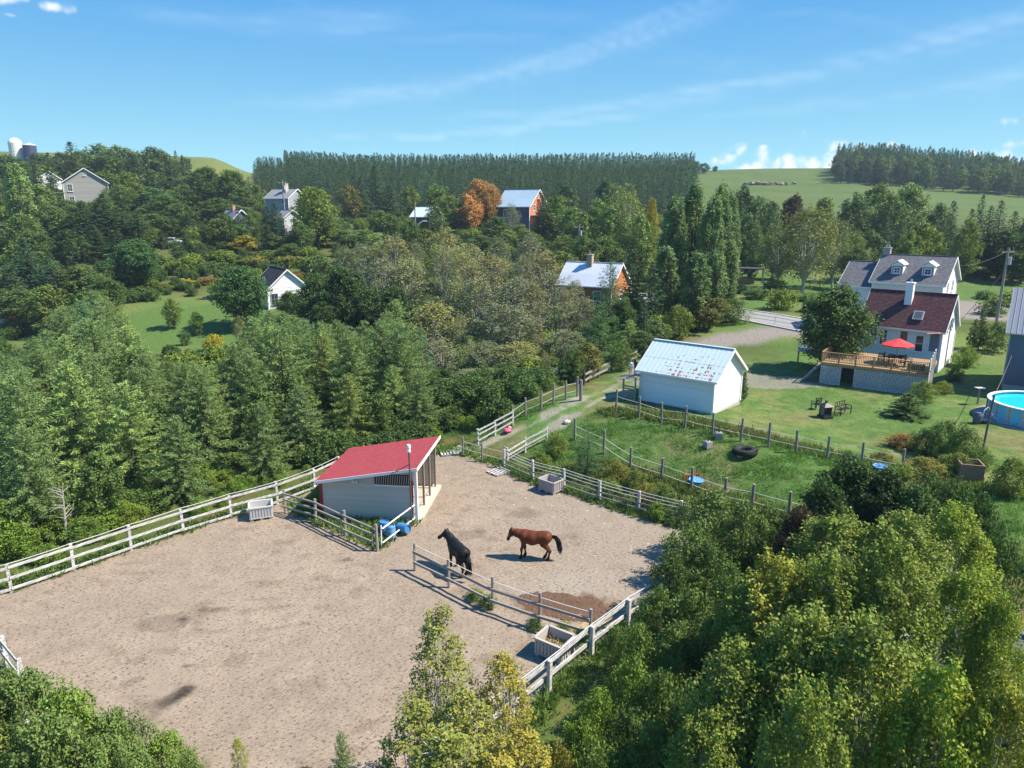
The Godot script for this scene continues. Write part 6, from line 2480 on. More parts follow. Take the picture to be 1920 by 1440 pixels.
	T("bush", 10.0, 64.0, 2.8, 2.9)
	T("mid", 12.8, 70.0, 2.7, 3.7, "dark")
	T("mid", 15.4, 74.0, 3.0, 4.5, "grey")
	zone("behind the garage")
	T("maple", 21.8, 82.0, 4.7, 7.4, "brown")
	T("bush", 26.8, 86.0, 2.9, 5.2)
	T("bush", 18.5, 78.0, 3.7, 4.7, "olive")
	T("bush", 17.6, 82.0, 4.0, 4.3)
	zone("in the row of tall poplars")
	T("poplar", 19.7, 92.0, 16.4, 5.3)
	T("poplar", 20.7, 88.0, 15.0, 4.3)
	T("poplar", 22.6, 90.0, 17.8, 4.7)
	T("poplar", 23.4, 87.0, 16.2, 4.1)
	T("poplar", 26.0, 92.0, 17.2, 4.5)
	T("poplar", 28.9, 96.0, 16.2, 3.7)
	T("poplar", 18.7, 84.0, 10.5, 4.4)
	T("poplar", 20.6, 82.0, 9.6, 4.3)
	T("poplar", 23.3, 83.0, 9.7, 4.1)
	T("poplar", 26.7, 88.0, 10.4, 3.4)
	zone("on the left hillside")
	T("poplar", -95.3, 140.0, 14.9, 6.1, "pale")
	T("mid", -99.0, 150.0, 7.2, 7.7)
	T("mid", -102.4, 160.0, 7.1, 8.1, "pale")
	T("mid", -87.7, 140.0, 6.9, 8.2)
	T("mid", -88.3, 130.0, 7.4, 7.6)
	T("mid", -82.6, 125.0, 5.9, 7.4, "grey")
	T("mid", -77.3, 125.0, 6.1, 6.5, "dark")
	T("spruce", -82.5, 140.0, 8.0, 9.2)
	T("spruce", -77.1, 138.0, 9.8, 10.1)
	T("spruce", -74.9, 140.0, 7.9, 9.2)
	T("spruce", -71.1, 138.0, 6.3, 8.1)
	T("spruce", -75.3, 130.0, 5.9, 8.6)
	T("spruce", -70.0, 128.0, 5.5, 7.6)
	T("mid", -88.9, 165.0, 6.6, 8.4)
	T("mid", -92.4, 180.0, 6.1, 7.8, "yellow")
	T("mid", -83.7, 170.0, 6.2, 9.9, "blue")
	T("mid", -77.9, 165.0, 5.9, 9.6)
	T("mid", -73.4, 150.0, 4.2, 9.9)
	T("mid", -72.2, 160.0, 5.5, 9.4)
	T("maple", -81.4, 195.0, 11.3, 12.7)
	T("maple", -72.5, 190.0, 11.5, 11.0)
	T("mid", -83.9, 190.0, 6.9, 9.7)
	T("mid", -66.7, 190.0, 9.0, 6.9, "olive")
	T("mid", -67.7, 185.0, 8.1, 9.4, "grey")
	T("mid", -69.2, 170.0, 5.7, 11.2)
	T("mid", -61.9, 165.0, 5.2, 9.7)
	T("spruce", -70.2, 150.0, 4.2, 5.5)
	T("spruce", -67.7, 152.0, 4.8, 5.6)
	T("spruce", -63.1, 150.0, 4.1, 5.5)
	T("spruce", -58.5, 145.0, 3.7, 4.8)
	T("spruce", -62.4, 138.0, 3.2, 5.1)
	T("spruce", -67.9, 140.0, 3.3, 5.2)
	T("spruce", -58.3, 135.0, 2.6, 4.5)
	T("maple", -59.5, 112.0, 7.4, 9.2, "blue")
	T("mid", -74.6, 112.0, 5.7, 9.2, "grey")
	T("spruce", -73.2, 108.0, 8.6, 7.2, "blue")
	T("spruce", -66.9, 104.0, 7.7, 6.2, "blue")
	T("spruce", -64.6, 105.0, 6.8, 6.3)
	T("spruce", -70.4, 100.0, 7.9, 6.0)
	T("mid", -63.2, 105.0, 5.2, 7.1)
	T("maple", -57.5, 100.0, 5.1, 6.0, "grey")
	T("mid", -66.9, 95.0, 5.0, 7.9, "grey")
	T("mid", -59.8, 92.0, 6.6, 6.9, "olive")
	T("farbush", -55.2, 92.0, 5.6, 5.6)
	T("maple", -35.8, 94.0, 8.4, 7.9, "blue")
	T("mid", -51.5, 140.0, 3.6, 6.2, "gold")
	T("mid", -54.7, 140.0, 2.3, 6.2)
	T("spruce", -53.6, 160.0, 6.4, 7.0)
	T("spruce", -50.7, 158.0, 5.6, 6.4)
	zone("above the small lawn at left")
	T("farbush", -62.7, 128.0, 1.0, 5.7, "yellow")
	T("farbush", -57.3, 122.0, 1.0, 5.4, "olive")
	T("farbush", -57.0, 128.0, 1.2, 5.7, "brown")
	T("farbush", -52.9, 125.0, 1.5, 5.6)
	T("farbush", -53.0, 115.0, 1.0, 4.3, "gold")
	T("farbush", -49.4, 116.0, 1.0, 4.3, "red")
	T("farbush", -59.0, 116.0, 1.0, 5.2)
	T("farbush", -54.6, 112.0, 1.0, 4.2, "olive")
	T("farbush", -57.8, 110.0, 1.0, 4.9)
	T("farbush", -52.4, 130.0, 2.3, 5.8, "yellow")
	T("farbush", -46.1, 114.0, 1.0, 4.3, "gold")
	T("farbush", -31.4, 110.0, 1.0, 5.8, "olive")
	T("farbush", -36.4, 122.0, 1.0, 4.5, "red")
	T("farbush", -40.5, 130.0, 2.0, 6.8, "brown")
	T("farbush", -45.9, 135.0, 1.8, 7.0, "olive")
	T("farbush", -34.3, 125.0, 3.2, 7.4)
	T("farbush", -46.2, 130.0, 1.9, 5.8, "brown")
	zone("on the small lawn at left")
	T("mid", -45.0, 93.8, 4.2, 3.0, "yellow")
	T("mid", -40.8, 91.2, 3.3, 2.2, "bright")
	T("farbush", -40.3, 86.3, 1.7, 1.6)
	T("farbush", -35.8, 83.7, 1.9, 2.9, "gold")
	T("birch", -33.2, 85.7, 4.0, 2.2, "olive")
	T("farbush", -66.0, 92.6, 2.3, 1.8, "purple")
	zone("in front of the hillside houses")
	T("spruce", -46.8, 144.0, 9.5, 6.5)
	T("mid", -38.9, 146.0, 12.4, 10.3, "yellow")
	T("mid", -40.8, 140.0, 6.8, 6.2)
	T("mid", -56.3, 144.0, 6.4, 6.3)
	T("mid", -52.7, 141.0, 5.6, 5.2)
	T("alder", 0.2, 158.0, 9.2, 5.1, "grey")
	T("mid", -3.7, 156.0, 6.6, 7.3)
	T("spruce", 7.0, 162.0, 11.4, 5.5)
	T("mid", 3.3, 150.0, 4.5, 6.2)
	T("mid", -20.3, 146.0, 6.9, 4.9)
	T("mid", -86.1, 154.0, 6.3, 6.3)
	T("mid", -90.8, 152.0, 4.6, 6.2)
	T("mid", -93.1, 158.0, 4.1, 6.9)
	T("mid", -90.1, 160.0, 4.4, 7.0, "olive")
	T("mid", -94.6, 155.0, 5.2, 6.8)
	T("mid", -57.6, 146.0, 6.4, 5.4)
	T("spruce", -54.5, 145.0, 7.2, 4.3)
	T("mid", -58.1, 143.0, 5.6, 5.3, "olive")
	T("mid", -52.3, 146.0, 6.8, 5.4)
	T("spruce", -47.0, 148.0, 6.8, 5.0)
	T("mid", -46.1, 165.0, 8.7, 8.4, "yellow")
	T("mid", -39.3, 150.0, 8.3, 8.8, "pale")
	T("mid", -42.0, 143.0, 5.0, 5.3)
	T("mid", -45.3, 140.0, 3.9, 5.2)
	T("spruce", -47.2, 140.0, 5.8, 5.2)
	T("mid", -41.3, 135.0, 3.4, 6.0)
	T("mid", -16.7, 158.0, 7.9, 7.0)
	T("mid", -21.4, 150.0, 5.9, 5.5, "bright")
	T("mid", -26.9, 160.0, 5.6, 7.0)
	T("mid", -17.4, 148.0, 4.6, 6.5, "olive")
	T("mid", -1.8, 160.0, 5.0, 5.9)
	T("mid", 1.7, 155.0, 5.1, 6.8, "olive")
	T("mid", 5.5, 150.0, 3.7, 5.5)
	T("spruce", 5.9, 162.0, 9.8, 4.3)
	T("alder", 7.4, 86.0, 7.3, 3.9, "grey")
	T("alder", 8.4, 83.0, 5.3, 4.4)
	T("alder", 6.3, 84.0, 6.5, 3.8, "olive")
	T("pine", 11.3, 80.0, 8.4, 3.6)
	T("maple", 12.0, 78.0, 4.9, 3.5)
	T("maple", -30.9, 98.0, 4.1, 4.4)
	T("bush", -28.1, 97.0, 3.3, 4.4, "olive")
	zone("on the left skyline")
	T("fartree", -177.3, 255.0, 7.3, 11.0)
	T("fartree", -166.1, 262.0, 8.6, 11.3)
	T("fartree", -162.7, 268.0, 9.0, 9.6, "dark")
	T("fartree", -161.7, 245.0, 7.6, 8.8)
	T("fartree", -151.9, 262.0, 10.1, 9.4)
	T("fartree", -139.7, 278.0, 10.0, 8.0, "pale")
	T("fartree", -130.0, 280.0, 10.1, 8.1)
	T("spruce", -124.4, 280.0, 10.3, 5.2)
	T("spruce", -119.3, 185.0, 9.8, 6.7)
	T("spruce", -119.0, 190.0, 9.1, 6.0)
	T("spruce", -137.4, 232.0, 13.9, 13.3, "olive")
	T("spruce", -140.5, 225.0, 10.6, 7.3)
	T("spruce", -138.6, 215.0, 10.2, 9.3)
	T("spruce", -136.9, 205.0, 8.7, 8.9)
	T("spruce", -139.7, 228.0, 9.9, 6.6)
	T("fartree", -145.0, 262.0, 12.4, 13.2, "pale")
	T("fartree", -140.1, 265.0, 12.1, 13.3, "pale")
	T("fartree", -135.1, 250.0, 10.5, 12.6)
	T("fartree", -142.4, 250.0, 9.5, 9.0)
	T("fartree", -130.5, 255.0, 10.7, 7.3, "dark")
	T("fartree", -132.1, 270.0, 12.9, 11.7)
	T("fartree", -127.5, 270.0, 11.9, 9.7)
	T("spruce", -124.4, 275.0, 11.9, 5.5)
	T("fartree", -125.7, 285.0, 9.5, 7.0)
	T("fartree", -120.7, 262.0, 9.1, 7.6, "dark")
	T("fartree", -162.5, 240.0, 8.6, 10.4)
	T("fartree", -133.6, 210.0, 7.4, 9.1, "yellow")
	T("fartree", -117.7, 215.0, 6.5, 9.3, "yellow")
	T("fartree", -111.5, 215.0, 6.3, 9.3, "yellow")
	T("fartree", -110.2, 225.0, 7.2, 9.8)
	T("fartree", -103.9, 225.0, 6.2, 8.1, "dark")
	T("fartree", -105.5, 240.0, 7.6, 6.9)
	zone("in front of the spruce plantation")
	T("mid", -50.9, 190.0, 9.0, 11.1, "yellow")
	T("mid", -49.1, 175.0, 5.0, 9.0)
	T("mid", -41.0, 165.0, 4.5, 8.5)
	T("spruce", -39.9, 215.0, 15.0, 13.3)
	T("spruce", -42.2, 205.0, 12.1, 8.9)
	T("mid", -44.1, 200.0, 9.9, 8.7, "brown")
	T("spruce", -33.3, 200.0, 10.1, 10.2)
	T("mid", -35.3, 150.0, 3.7, 7.7)
	T("mid", -30.8, 150.0, 3.8, 6.6, "pale")
	T("mid", -30.4, 170.0, 4.7, 7.5, "bright")
	T("pine", -25.5, 215.0, 14.3, 9.7, "blue")
	T("mid", -28.9, 205.0, 10.2, 6.7, "yellow")
	T("fartree", -20.5, 205.0, 10.6, 9.0, "bright")
	T("mid", -15.4, 185.0, 8.6, 9.5, "olive")
	T("mid", -11.7, 178.0, 7.7, 7.8)
	T("maple", -8.9, 190.0, 12.7, 10.0, "orange")
	T("maple", -5.9, 182.0, 11.1, 8.2, "orange")
	T("mid", -10.2, 176.0, 9.1, 7.5, "orange")
	T("mid", -6.1, 150.0, 3.5, 7.7)
	T("mid", -1.1, 150.0, 4.7, 6.6, "pale")
	T("spruce", 6.9, 166.0, 10.2, 4.9)
	T("mid", 9.8, 165.0, 10.4, 8.9, "bright")
	T("mid", 13.2, 158.0, 8.9, 8.1, "pale")
	T("mid", 15.1, 148.0, 9.4, 7.6, "pale")
	T("mid", 17.7, 150.0, 11.9, 8.8, "pale")
	T("birch", 22.0, 138.0, 16.0, 12.1, "pale")
	T("mid", 26.6, 138.0, 13.5, 3.5, "gold")
	T("mid", 18.8, 136.0, 11.9, 8.0, "pale")
	T("mid", 22.6, 126.0, 11.5, 7.8, "pale")
	T("fartree", 26.0, 200.0, 14.3, 10.2, "dark")
	T("fartree", 14.8, 205.0, 12.0, 9.0, "dark")
	T("mid", 16.5, 132.0, 6.9, 7.8)
	T("mid", 12.9, 135.0, 5.3, 6.0)
	T("mid", 10.3, 140.0, 5.4, 7.2, "olive")
	zone("right of the poplars")
	T("mid", 50.7, 160.0, 15.8, 7.0, "dark")
	T("mid", 50.1, 150.0, 13.9, 6.6)
	T("mid", 51.7, 145.0, 13.1, 6.4)
	T("mid", 43.9, 135.0, 11.1, 7.0)
	T("maple", 69.3, 180.0, 12.9, 7.9, "purple")
	T("mid", 46.5, 128.0, 8.8, 5.7)
	T("birch", 46.1, 113.0, 13.4, 13.4, "olive")
	T("birch", 44.1, 118.0, 10.4, 8.7)
	T("birch", 53.1, 118.0, 11.2, 8.7)
	T("mid", 58.8, 125.0, 9.1, 6.5, "olive")
	T("mid", 70.1, 165.0, 13.3, 7.3, "olive")
	T("mid", 55.1, 115.0, 7.5, 5.1)
	T("farbush", 41.0, 112.0, 2.4, 4.2)
	T("farbush", 36.2, 105.0, 1.7, 4.7)
	T("farbush", 40.9, 105.0, 1.3, 4.7, "olive")
	T("farbush", 43.3, 103.0, 1.0, 4.6)
	T("farbush", 43.3, 130.0, 3.9, 3.9, "dark")
	zone("behind the white houses")
	T("mid", 86.1, 175.0, 16.2, 12.8, "bright")
	T("mid", 79.5, 170.0, 14.4, 10.0)
	T("mid", 92.3, 168.0, 16.7, 12.3, "pale")
	T("mid", 83.6, 160.0, 14.5, 9.4)
	T("spruce", 72.0, 140.0, 11.5, 5.8)
	T("spruce", 72.7, 136.0, 10.1, 5.0)
	T("mid", 71.9, 125.0, 10.0, 7.4, "yellow")
	T("mid", 67.6, 122.0, 8.9, 5.4, "yellow")
	T("mid", 64.4, 118.0, 7.5, 4.4, "bright")
	T("spruce", 78.5, 130.0, 13.5, 5.9)
	T("spruce", 75.9, 128.0, 10.4, 4.7)
	T("mid", 76.8, 122.0, 10.6, 5.4, "yellow")
	T("spruce", 106.0, 165.0, 14.6, 4.8)
	T("spruce", 94.6, 150.0, 11.7, 5.5)
	T("spruce", 107.1, 160.0, 13.2, 7.1)
	T("spruce", 103.6, 158.0, 12.1, 7.0)
	T("spruce", 103.5, 150.0, 11.2, 6.6, "olive")
	T("mid", 107.2, 150.0, 11.7, 7.7)
	T("maple", 84.9, 125.0, 8.7, 10.2, "dark")
	T("maple", 85.6, 120.0, 8.1, 8.9)
	T("mid", 63.9, 128.0, 8.8, 6.6)
	T("mid", 93.2, 160.0, 12.6, 7.1)
	T("farbush", 62.9, 92.0, 2.2, 4.2)
	T("farbush", 70.9, 100.0, 2.0, 6.8, "yellow")
	T("farbush", 69.4, 104.0, 1.3, 3.1)
	zone("beside the white house and its deck")
	T("maple", 29.8, 64.0, 8.0, 7.3)
	T("cedar", 48.8, 73.0, 3.9, 1.3)
	T("cedar", 47.8, 72.5, 3.3, 1.2)
	T("bush", 49.8, 72.0, 3.1, 3.8, "grey")
	T("bush", 43.1, 66.0, 2.0, 3.0, "bright")
	T("bush", 39.2, 61.0, 1.2, 1.9)
	T("spruce", 29.0, 50.0, 1.8, 3.7, "bright")
	T("bush", 32.4, 54.0, 1.7, 2.5, "yellow")
	T("bush", 29.4, 62.0, 1.0, 1.7, "dark")
	T("cedar", 17.7, 52.5, 2.3, 0.7)
	T("bush", 35.5, 56.5, 1.0, 1.8, "yellow")
	T("bush", 30.8, 58.5, 1.0, 1.0, "dark")
	zone("at the lower edge of the lawn")
	T("bush", 25.1, 43.0, 0.9, 2.7, "red")
	T("bush", 25.9, 42.0, 1.5, 2.3, "dark")
	T("bush", 26.2, 41.0, 2.4, 2.6)
	T("bush", 26.9, 40.0, 2.5, 2.2)
	T("bush", 23.6, 38.0, 1.1, 2.7, "brown")
	T("bush", 25.3, 38.0, 1.4, 2.4, "olive")
	T("bush", 21.8, 37.5, 0.9, 2.1, "olive")
	T("bush", 22.2, 40.0, 0.8, 1.6, "brown")
	T("bush", 26.3, 35.0, 2.2, 2.5, "olive")
	T("bush", 27.2, 39.0, 1.4, 1.6)
	T("bush", 19.9, 36.0, 0.9, 2.0, "olive")
	T("bush", 19.8, 39.5, 0.8, 0.9, "olive")
	zone("on the bank above the paddock")
	T("pine", 4.7, 41.6, 3.2, 2.6)
	T("bush", 3.0, 44.5, 1.6, 2.0, "olive")
	T("bush", 6.4, 40.2, 1.4, 1.9, "brown")
	T("bush", 7.3, 39.0, 1.4, 1.9, "olive")
	T("bush", 7.7, 37.6, 1.3, 1.8, "brown")
	T("bush", 8.5, 36.6, 1.6, 1.8)
	T("bush", 5.9, 38.6, 1.0, 1.6, "olive")
	T("bush", 3.8, 41.2, 0.7, 1.3, "olive")
	T("bush", 2.0, 43.0, 1.1, 1.4, "yellow")
	T("bush", 9.3, 35.5, 1.3, 1.7, "olive")
	T("bush", 6.6, 37.3, 0.9, 1.2)
	T("bush", 7.9, 35.6, 1.0, 1.4, "bright")
	T("bush", 8.8, 34.9, 0.6, 1.4)
	T("bush", 10.3, 35.6, 1.3, 1.4, "brown")
	zone("along the right edge of the paddock")
	T("bush", 9.4, 31.5, 3.3, 3.6, "grey")
	T("bush", 10.7, 30.0, 3.4, 2.9, "grey")
	T("bush", 7.8, 29.0, 2.8, 2.9)
	T("bush", 12.3, 31.0, 2.8, 2.5, "grey")
	T("bush", 6.5, 26.5, 2.7, 2.4, "dark")
	T("bush", 8.2, 27.0, 2.9, 2.9, "dark")
	T("bush", 5.4, 24.0, 2.5, 2.2)
	T("bush", 6.7, 23.5, 2.8, 2.6)
	T("bush", 4.4, 21.5, 2.7, 2.0)
	T("bush", 5.5, 21.0, 2.8, 2.3)
	T("bush", 6.7, 21.0, 3.2, 2.2, "dark")
	T("bush", 8.4, 24.0, 3.3, 2.4)
	T("bush", 3.7, 19.5, 2.7, 1.9, "bright")
	T("bush", 4.5, 18.5, 3.0, 2.1)
	T("bush", 2.7, 18.6, 2.4, 1.6, "bright")
	T("bush", 3.3, 17.0, 2.9, 2.0, "dark")
	T("bush", 2.0, 17.2, 2.4, 1.7, "bright")
	T("bush", 2.3, 15.6, 3.1, 1.8)
	T("bush", 3.8, 16.0, 3.2, 2.0)
	T("bush", 1.3, 16.0, 2.6, 1.4, "brown")
	T("bush", 5.0, 17.0, 3.4, 2.1, "grey")
	T("bush", 3.8, 22.5, 1.9, 1.2)
	zone("at the fence of the manure heap")
	T("bush", -1.6, 27.6, 0.5, 1.0, "bright")
	T("bush", -1.0, 27.0, 0.6, 1.0)
	T("bush", 0.9, 25.5, 0.4, 0.9)
	T("bush", 1.6, 24.8, 0.4, 0.8, "bright")
	T("bush", 2.1, 25.3, 0.4, 0.8, "yellow")
	T("bush", 2.7, 24.6, 0.5, 0.8, "bright")
	T("bush", 1.4, 23.8, 0.4, 0.4)
	zone("between the pasture and the big aspens")
	T("maple", 15.8, 31.0, 5.2, 3.8, "dark")
	T("maple", 13.6, 29.0, 5.0, 2.8, "dark")
	T("maple", 16.8, 30.0, 5.0, 3.2, "dark")
	T("maple", 17.7, 29.0, 4.7, 3.1)
	T("bush", 20.0, 30.0, 4.1, 2.9, "dark")
	T("bush", 20.3, 32.0, 2.9, 2.8, "dark")
	T("bush", 20.0, 28.0, 4.4, 2.5, "dark")
	T("maple", 11.8, 27.0, 4.6, 2.4, "purple")
	T("bush", 19.0, 25.0, 4.4, 2.5, "dark")
	zone("in the group at the lower right")
	T("bigaspen", 12.2, 24.0, 5.8, 4.6)
	T("bigaspen", 13.6, 23.0, 6.4, 4.4)
	T("bigaspen", 16.9, 24.5, 5.8, 3.9, "bright")
	T("bigaspen", 8.1, 20.0, 6.3, 4.4, "olive")
	T("bigaspen", 9.4, 19.0, 6.9, 3.7)
	T("bigaspen", 11.1, 18.5, 7.4, 3.8)
	T("bigaspen", 13.7, 19.0, 6.3, 3.3, "bright")
	T("bigaspen", 7.2, 20.0, 5.2, 2.9)
	T("bigaspen", 7.0, 15.5, 7.1, 4.1)
	T("bigaspen", 8.3, 14.5, 7.5, 4.1)
	T("bigaspen", 5.8, 15.5, 6.1, 3.6)
	T("bigaspen", 9.2, 13.5, 7.1, 3.2, "bright")
	T("bigaspen", 10.6, 13.2, 7.1, 2.9, "olive")
	T("bigaspen", 4.7, 14.5, 4.9, 2.6)
	T("bigaspen", 6.1, 12.2, 7.5, 2.9)
	T("bigaspen", 14.0, 18.0, 6.0, 2.2, "bright")
	zone("in the foreground below the plank fence")
	T("aspen", -1.9, 17.2, 6.3, 2.5)
	T("aspen", -0.2, 17.0, 5.1, 2.2, "olive")
	T("aspen", -2.5, 15.0, 5.1, 2.6)
	T("aspen", -1.2, 15.3, 5.2, 2.6)
	T("aspen", 0.3, 15.0, 4.5, 2.3, "olive")
	T("aspen", -1.5, 13.6, 5.5, 2.9)
	T("aspen", -0.3, 13.8, 4.9, 2.6, "olive")
	zone("at the lower left corner")
	T("ash", -13.3, 16.5, 4.6, 2.8)
	T("ash", -11.8, 16.0, 4.6, 2.7, "bright")
	T("ash", -10.6, 16.2, 3.8, 2.5)
	T("ash", -9.7, 16.6, 2.6, 1.9, "bright")
	T("ash", -11.4, 14.5, 4.8, 2.9)
	T("ash", -10.2, 14.8, 3.9, 2.4)
	T("ash", -9.0, 16.6, 1.9, 1.2)
	T("ash", -14.1, 16.0, 4.7, 2.6, "olive")
	T("aspen", -7.9, 17.3, 1.9, 0.6, "bright")
	T("larch", -4.6, 16.2, 2.9, 1.0)
	zone("in the front rows of the plantation")
	T("farspruce", -90.9, 246.4, 7.6, 0.0, "bright")
	T("farspruce", -85.4, 245.5, 13.8, 0.0, "blue")
	T("farspruce", -82.8, 247.3, 14.0)
	T("farspruce", -76.9, 247.6, 11.8, 0.0, "bright")
	T("farspruce", -73.0, 248.1, 13.5)
	T("farspruce", -68.2, 246.8, 10.6, 5.2)
	T("farspruce", -63.8, 244.9, 12.3, 5.2)
	T("farspruce", -58.7, 243.6, 14.8, 5.2)
	T("farspruce", -55.7, 247.7, 11.9, 5.2, "bright")
	T("farspruce", -50.4, 246.8, 12.6, 0.0, "blue")
	T("farspruce", -46.7, 245.5, 14.8, 0.0, "bright")
	T("farspruce", -42.1, 246.7, 12.2, 0.0, "blue")
	T("farspruce", -37.8, 247.1, 11.8, 5.2, "blue")
	T("farspruce", -31.8, 244.1, 14.4)
	T("farspruce", -28.4, 247.7, 13.2)
	T("farspruce", -24.3, 245.9, 12.2, 5.2)
	T("farspruce", -18.4, 243.2, 14.1, 0.0, "blue")
	T("farspruce", -15.0, 244.0, 11.7, 5.2)
	T("farspruce", -10.3, 248.6, 11.8, 5.2)
	T("farspruce", -6.3, 243.6, 11.7, 5.2, "bright")
	T("farspruce", -1.8, 246.2, 12.1, 5.2, "bright")
	T("farspruce", 3.0, 246.1, 14.1, 5.2)
	T("farspruce", 7.3, 248.0, 11.9, 0.0, "bright")
	T("farspruce", 11.4, 245.5, 13.7, 5.2)
	T("farspruce", 16.6, 244.3, 14.1, 0.0, "blue")
	T("farspruce", 20.5, 245.4, 14.0, 5.2, "blue")
	T("farspruce", 25.0, 243.7, 14.5)
	T("farspruce", 30.0, 245.1, 11.4, 0.0, "blue")
	T("farspruce", 32.3, 244.6, 12.1)
	T("farspruce", 37.2, 243.1, 11.6, 0.0, "blue")
	T("farspruce", 42.1, 245.5, 14.4)
	T("farspruce", 47.0, 245.1, 11.2, 0.0, "blue")
	T("farspruce", 50.3, 244.3, 12.8)
	T("farspruce", 56.8, 248.6, 15.0)
	T("farspruce", -90.9, 253.3, 8.4)
	T("farspruce", -86.1, 254.4, 10.6, 5.2)
	T("farspruce", -82.3, 252.8, 11.6)
	T("farspruce", -77.7, 256.9, 12.2, 0.0, "blue")
	T("farspruce", -72.8, 254.8, 14.4, 0.0, "bright")
	T("farspruce", -68.0, 253.4, 14.6, 0.0, "blue")
	T("farspruce", -62.7, 254.1, 11.9, 0.0, "bright")
	T("farspruce", -59.6, 256.9, 11.3)
	T("farspruce", -54.1, 254.8, 15.0, 0.0, "blue")
	T("farspruce", -50.8, 255.3, 14.7, 5.2)
	T("farspruce", -46.9, 257.0, 14.3, 5.2, "bright")
	T("farspruce", -41.7, 257.1, 10.8)
	T("farspruce", -36.9, 254.3, 13.5, 5.2, "bright")
	T("farspruce", -32.4, 254.6, 13.9, 0.0, "blue")
	T("farspruce", -27.7, 252.0, 11.7, 0.0, "bright")
	T("farspruce", -22.1, 253.7, 11.3)
	T("farspruce", -18.6, 253.8, 12.6)
	T("farspruce", -13.5, 254.6, 14.7, 5.2, "blue")
	T("farspruce", -8.6, 256.0, 14.5)
	T("farspruce", -4.7, 257.6, 14.7)
	T("farspruce", 1.1, 252.3, 12.5, 0.0, "bright")
	T("farspruce", 5.7, 257.4, 11.0)
	T("farspruce", 10.0, 252.8, 13.8)
	T("farspruce", 14.9, 255.8, 12.5, 0.0, "bright")
	T("farspruce", 17.3, 252.1, 11.6, 5.2, "blue")
	T("farspruce", 24.4, 255.9, 12.0)
	T("farspruce", 27.0, 252.6, 11.9)
	T("farspruce", 31.4, 253.4, 14.9, 5.2)
	T("farspruce", 37.5, 254.1, 13.0, 0.0, "blue")
	T("farspruce", 41.2, 257.4, 13.9, 0.0, "blue")
	T("farspruce", 46.5, 253.0, 15.0, 0.0, "bright")
	T("farspruce", 51.8, 255.7, 11.8, 0.0, "blue")
	T("farspruce", 56.2, 256.0, 11.1, 0.0, "blue")
	T("farspruce", 61.3, 256.7, 12.8, 5.2, "blue")
	T("farspruce", -95.7, 262.2, 8.2)
	T("farspruce", -92.0, 264.2, 8.5)
	T("farspruce", -87.0, 263.6, 13.7)
	T("farspruce", -82.1, 264.3, 14.5)
	T("farspruce", -78.3, 262.4, 11.4, 5.2)
	T("farspruce", -74.3, 264.0, 13.1, 0.0, "bright")
	T("farspruce", -69.7, 263.8, 14.3, 5.2, "blue")
	T("farspruce", -64.7, 263.9, 12.0)
	T("farspruce", -59.2, 264.2, 10.6)
	T("farspruce", -52.9, 261.0, 14.4, 0.0, "blue")
	T("farspruce", -48.8, 263.8, 10.7, 5.2)
	T("farspruce", -44.9, 265.0, 12.1, 5.2)
	T("farspruce", -39.2, 263.2, 11.0, 0.0, "bright")
	T("farspruce", -35.9, 266.8, 13.1)
	T("farspruce", -31.7, 264.8, 14.8, 5.2)
	T("farspruce", -25.3, 261.2, 12.9)
	T("farspruce", -20.9, 265.1, 14.9)
	T("farspruce", -15.3, 263.0, 11.0)
	T("farspruce", -10.5, 264.1, 10.9, 0.0, "blue")
	T("farspruce", -7.0, 266.4, 10.6, 5.2, "bright")
	T("farspruce", -3.2, 265.3, 12.9, 0.0, "blue")
	T("farspruce", 2.9, 263.0, 14.4, 0.0, "blue")
	T("farspruce", 8.2, 263.2, 11.1, 5.2, "blue")
	T("farspruce", 12.1, 264.2, 11.0)
	T("farspruce", 17.4, 262.3, 14.4, 5.2, "bright")
	T("farspruce", 21.5, 263.5, 13.9, 0.0, "bright")
	T("farspruce", 26.8, 266.0, 13.6, 5.2)
	T("farspruce", 30.9, 266.0, 12.3, 0.0, "blue")
	T("farspruce", 35.7, 264.0, 12.3, 5.2, "bright")
	T("farspruce", 40.2, 264.0, 14.3, 0.0, "bright")
	T("farspruce", 46.7, 264.9, 14.3, 5.2)
	T("farspruce", 50.7, 263.0, 14.8, 0.0, "bright")
	T("farspruce", 54.3, 262.8, 13.5)
	T("farspruce", 60.1, 264.8, 10.8, 5.2)
	T("farspruce", -96.4, 270.2, 8.3, 0.0, "bright")
	T("farspruce", -93.4, 275.3, 9.6)
	T("farspruce", -87.2, 270.3, 10.4, 5.2, "blue")
	T("farspruce", -82.9, 270.0, 9.6)
	T("farspruce", -79.9, 275.5, 11.6)
	T("farspruce", -73.4, 273.9, 14.8, 0.0, "blue")
	T("farspruce", -68.4, 275.5, 13.4, 5.2, "blue")
	T("farspruce", -63.5, 273.7, 10.9, 0.0, "bright")
	T("farspruce", -58.6, 274.2, 11.1, 0.0, "bright")
	T("farspruce", -53.8, 274.1, 13.1, 5.2)
	T("farspruce", -49.8, 274.0, 13.8)
	T("farspruce", -44.3, 274.6, 13.4, 5.2, "blue")
	T("farspruce", -39.7, 271.1, 12.6, 5.2, "bright")
	T("farspruce", -35.5, 274.6, 12.6, 0.0, "blue")
	T("farspruce", -28.3, 273.9, 11.5, 0.0, "bright")
	T("farspruce", -24.8, 274.9, 10.6, 0.0, "blue")
	T("farspruce", -18.7, 273.4, 13.0)
	T("farspruce", -15.0, 271.8, 11.8)
	T("farspruce", -9.7, 271.9, 13.2, 5.2)
	T("farspruce", -4.8, 273.9, 12.8)
	T("farspruce", 1.3, 270.3, 12.8, 5.2)
	T("farspruce", 5.3, 270.2, 12.4)
	T("farspruce", 9.2, 274.9, 13.3, 5.2)
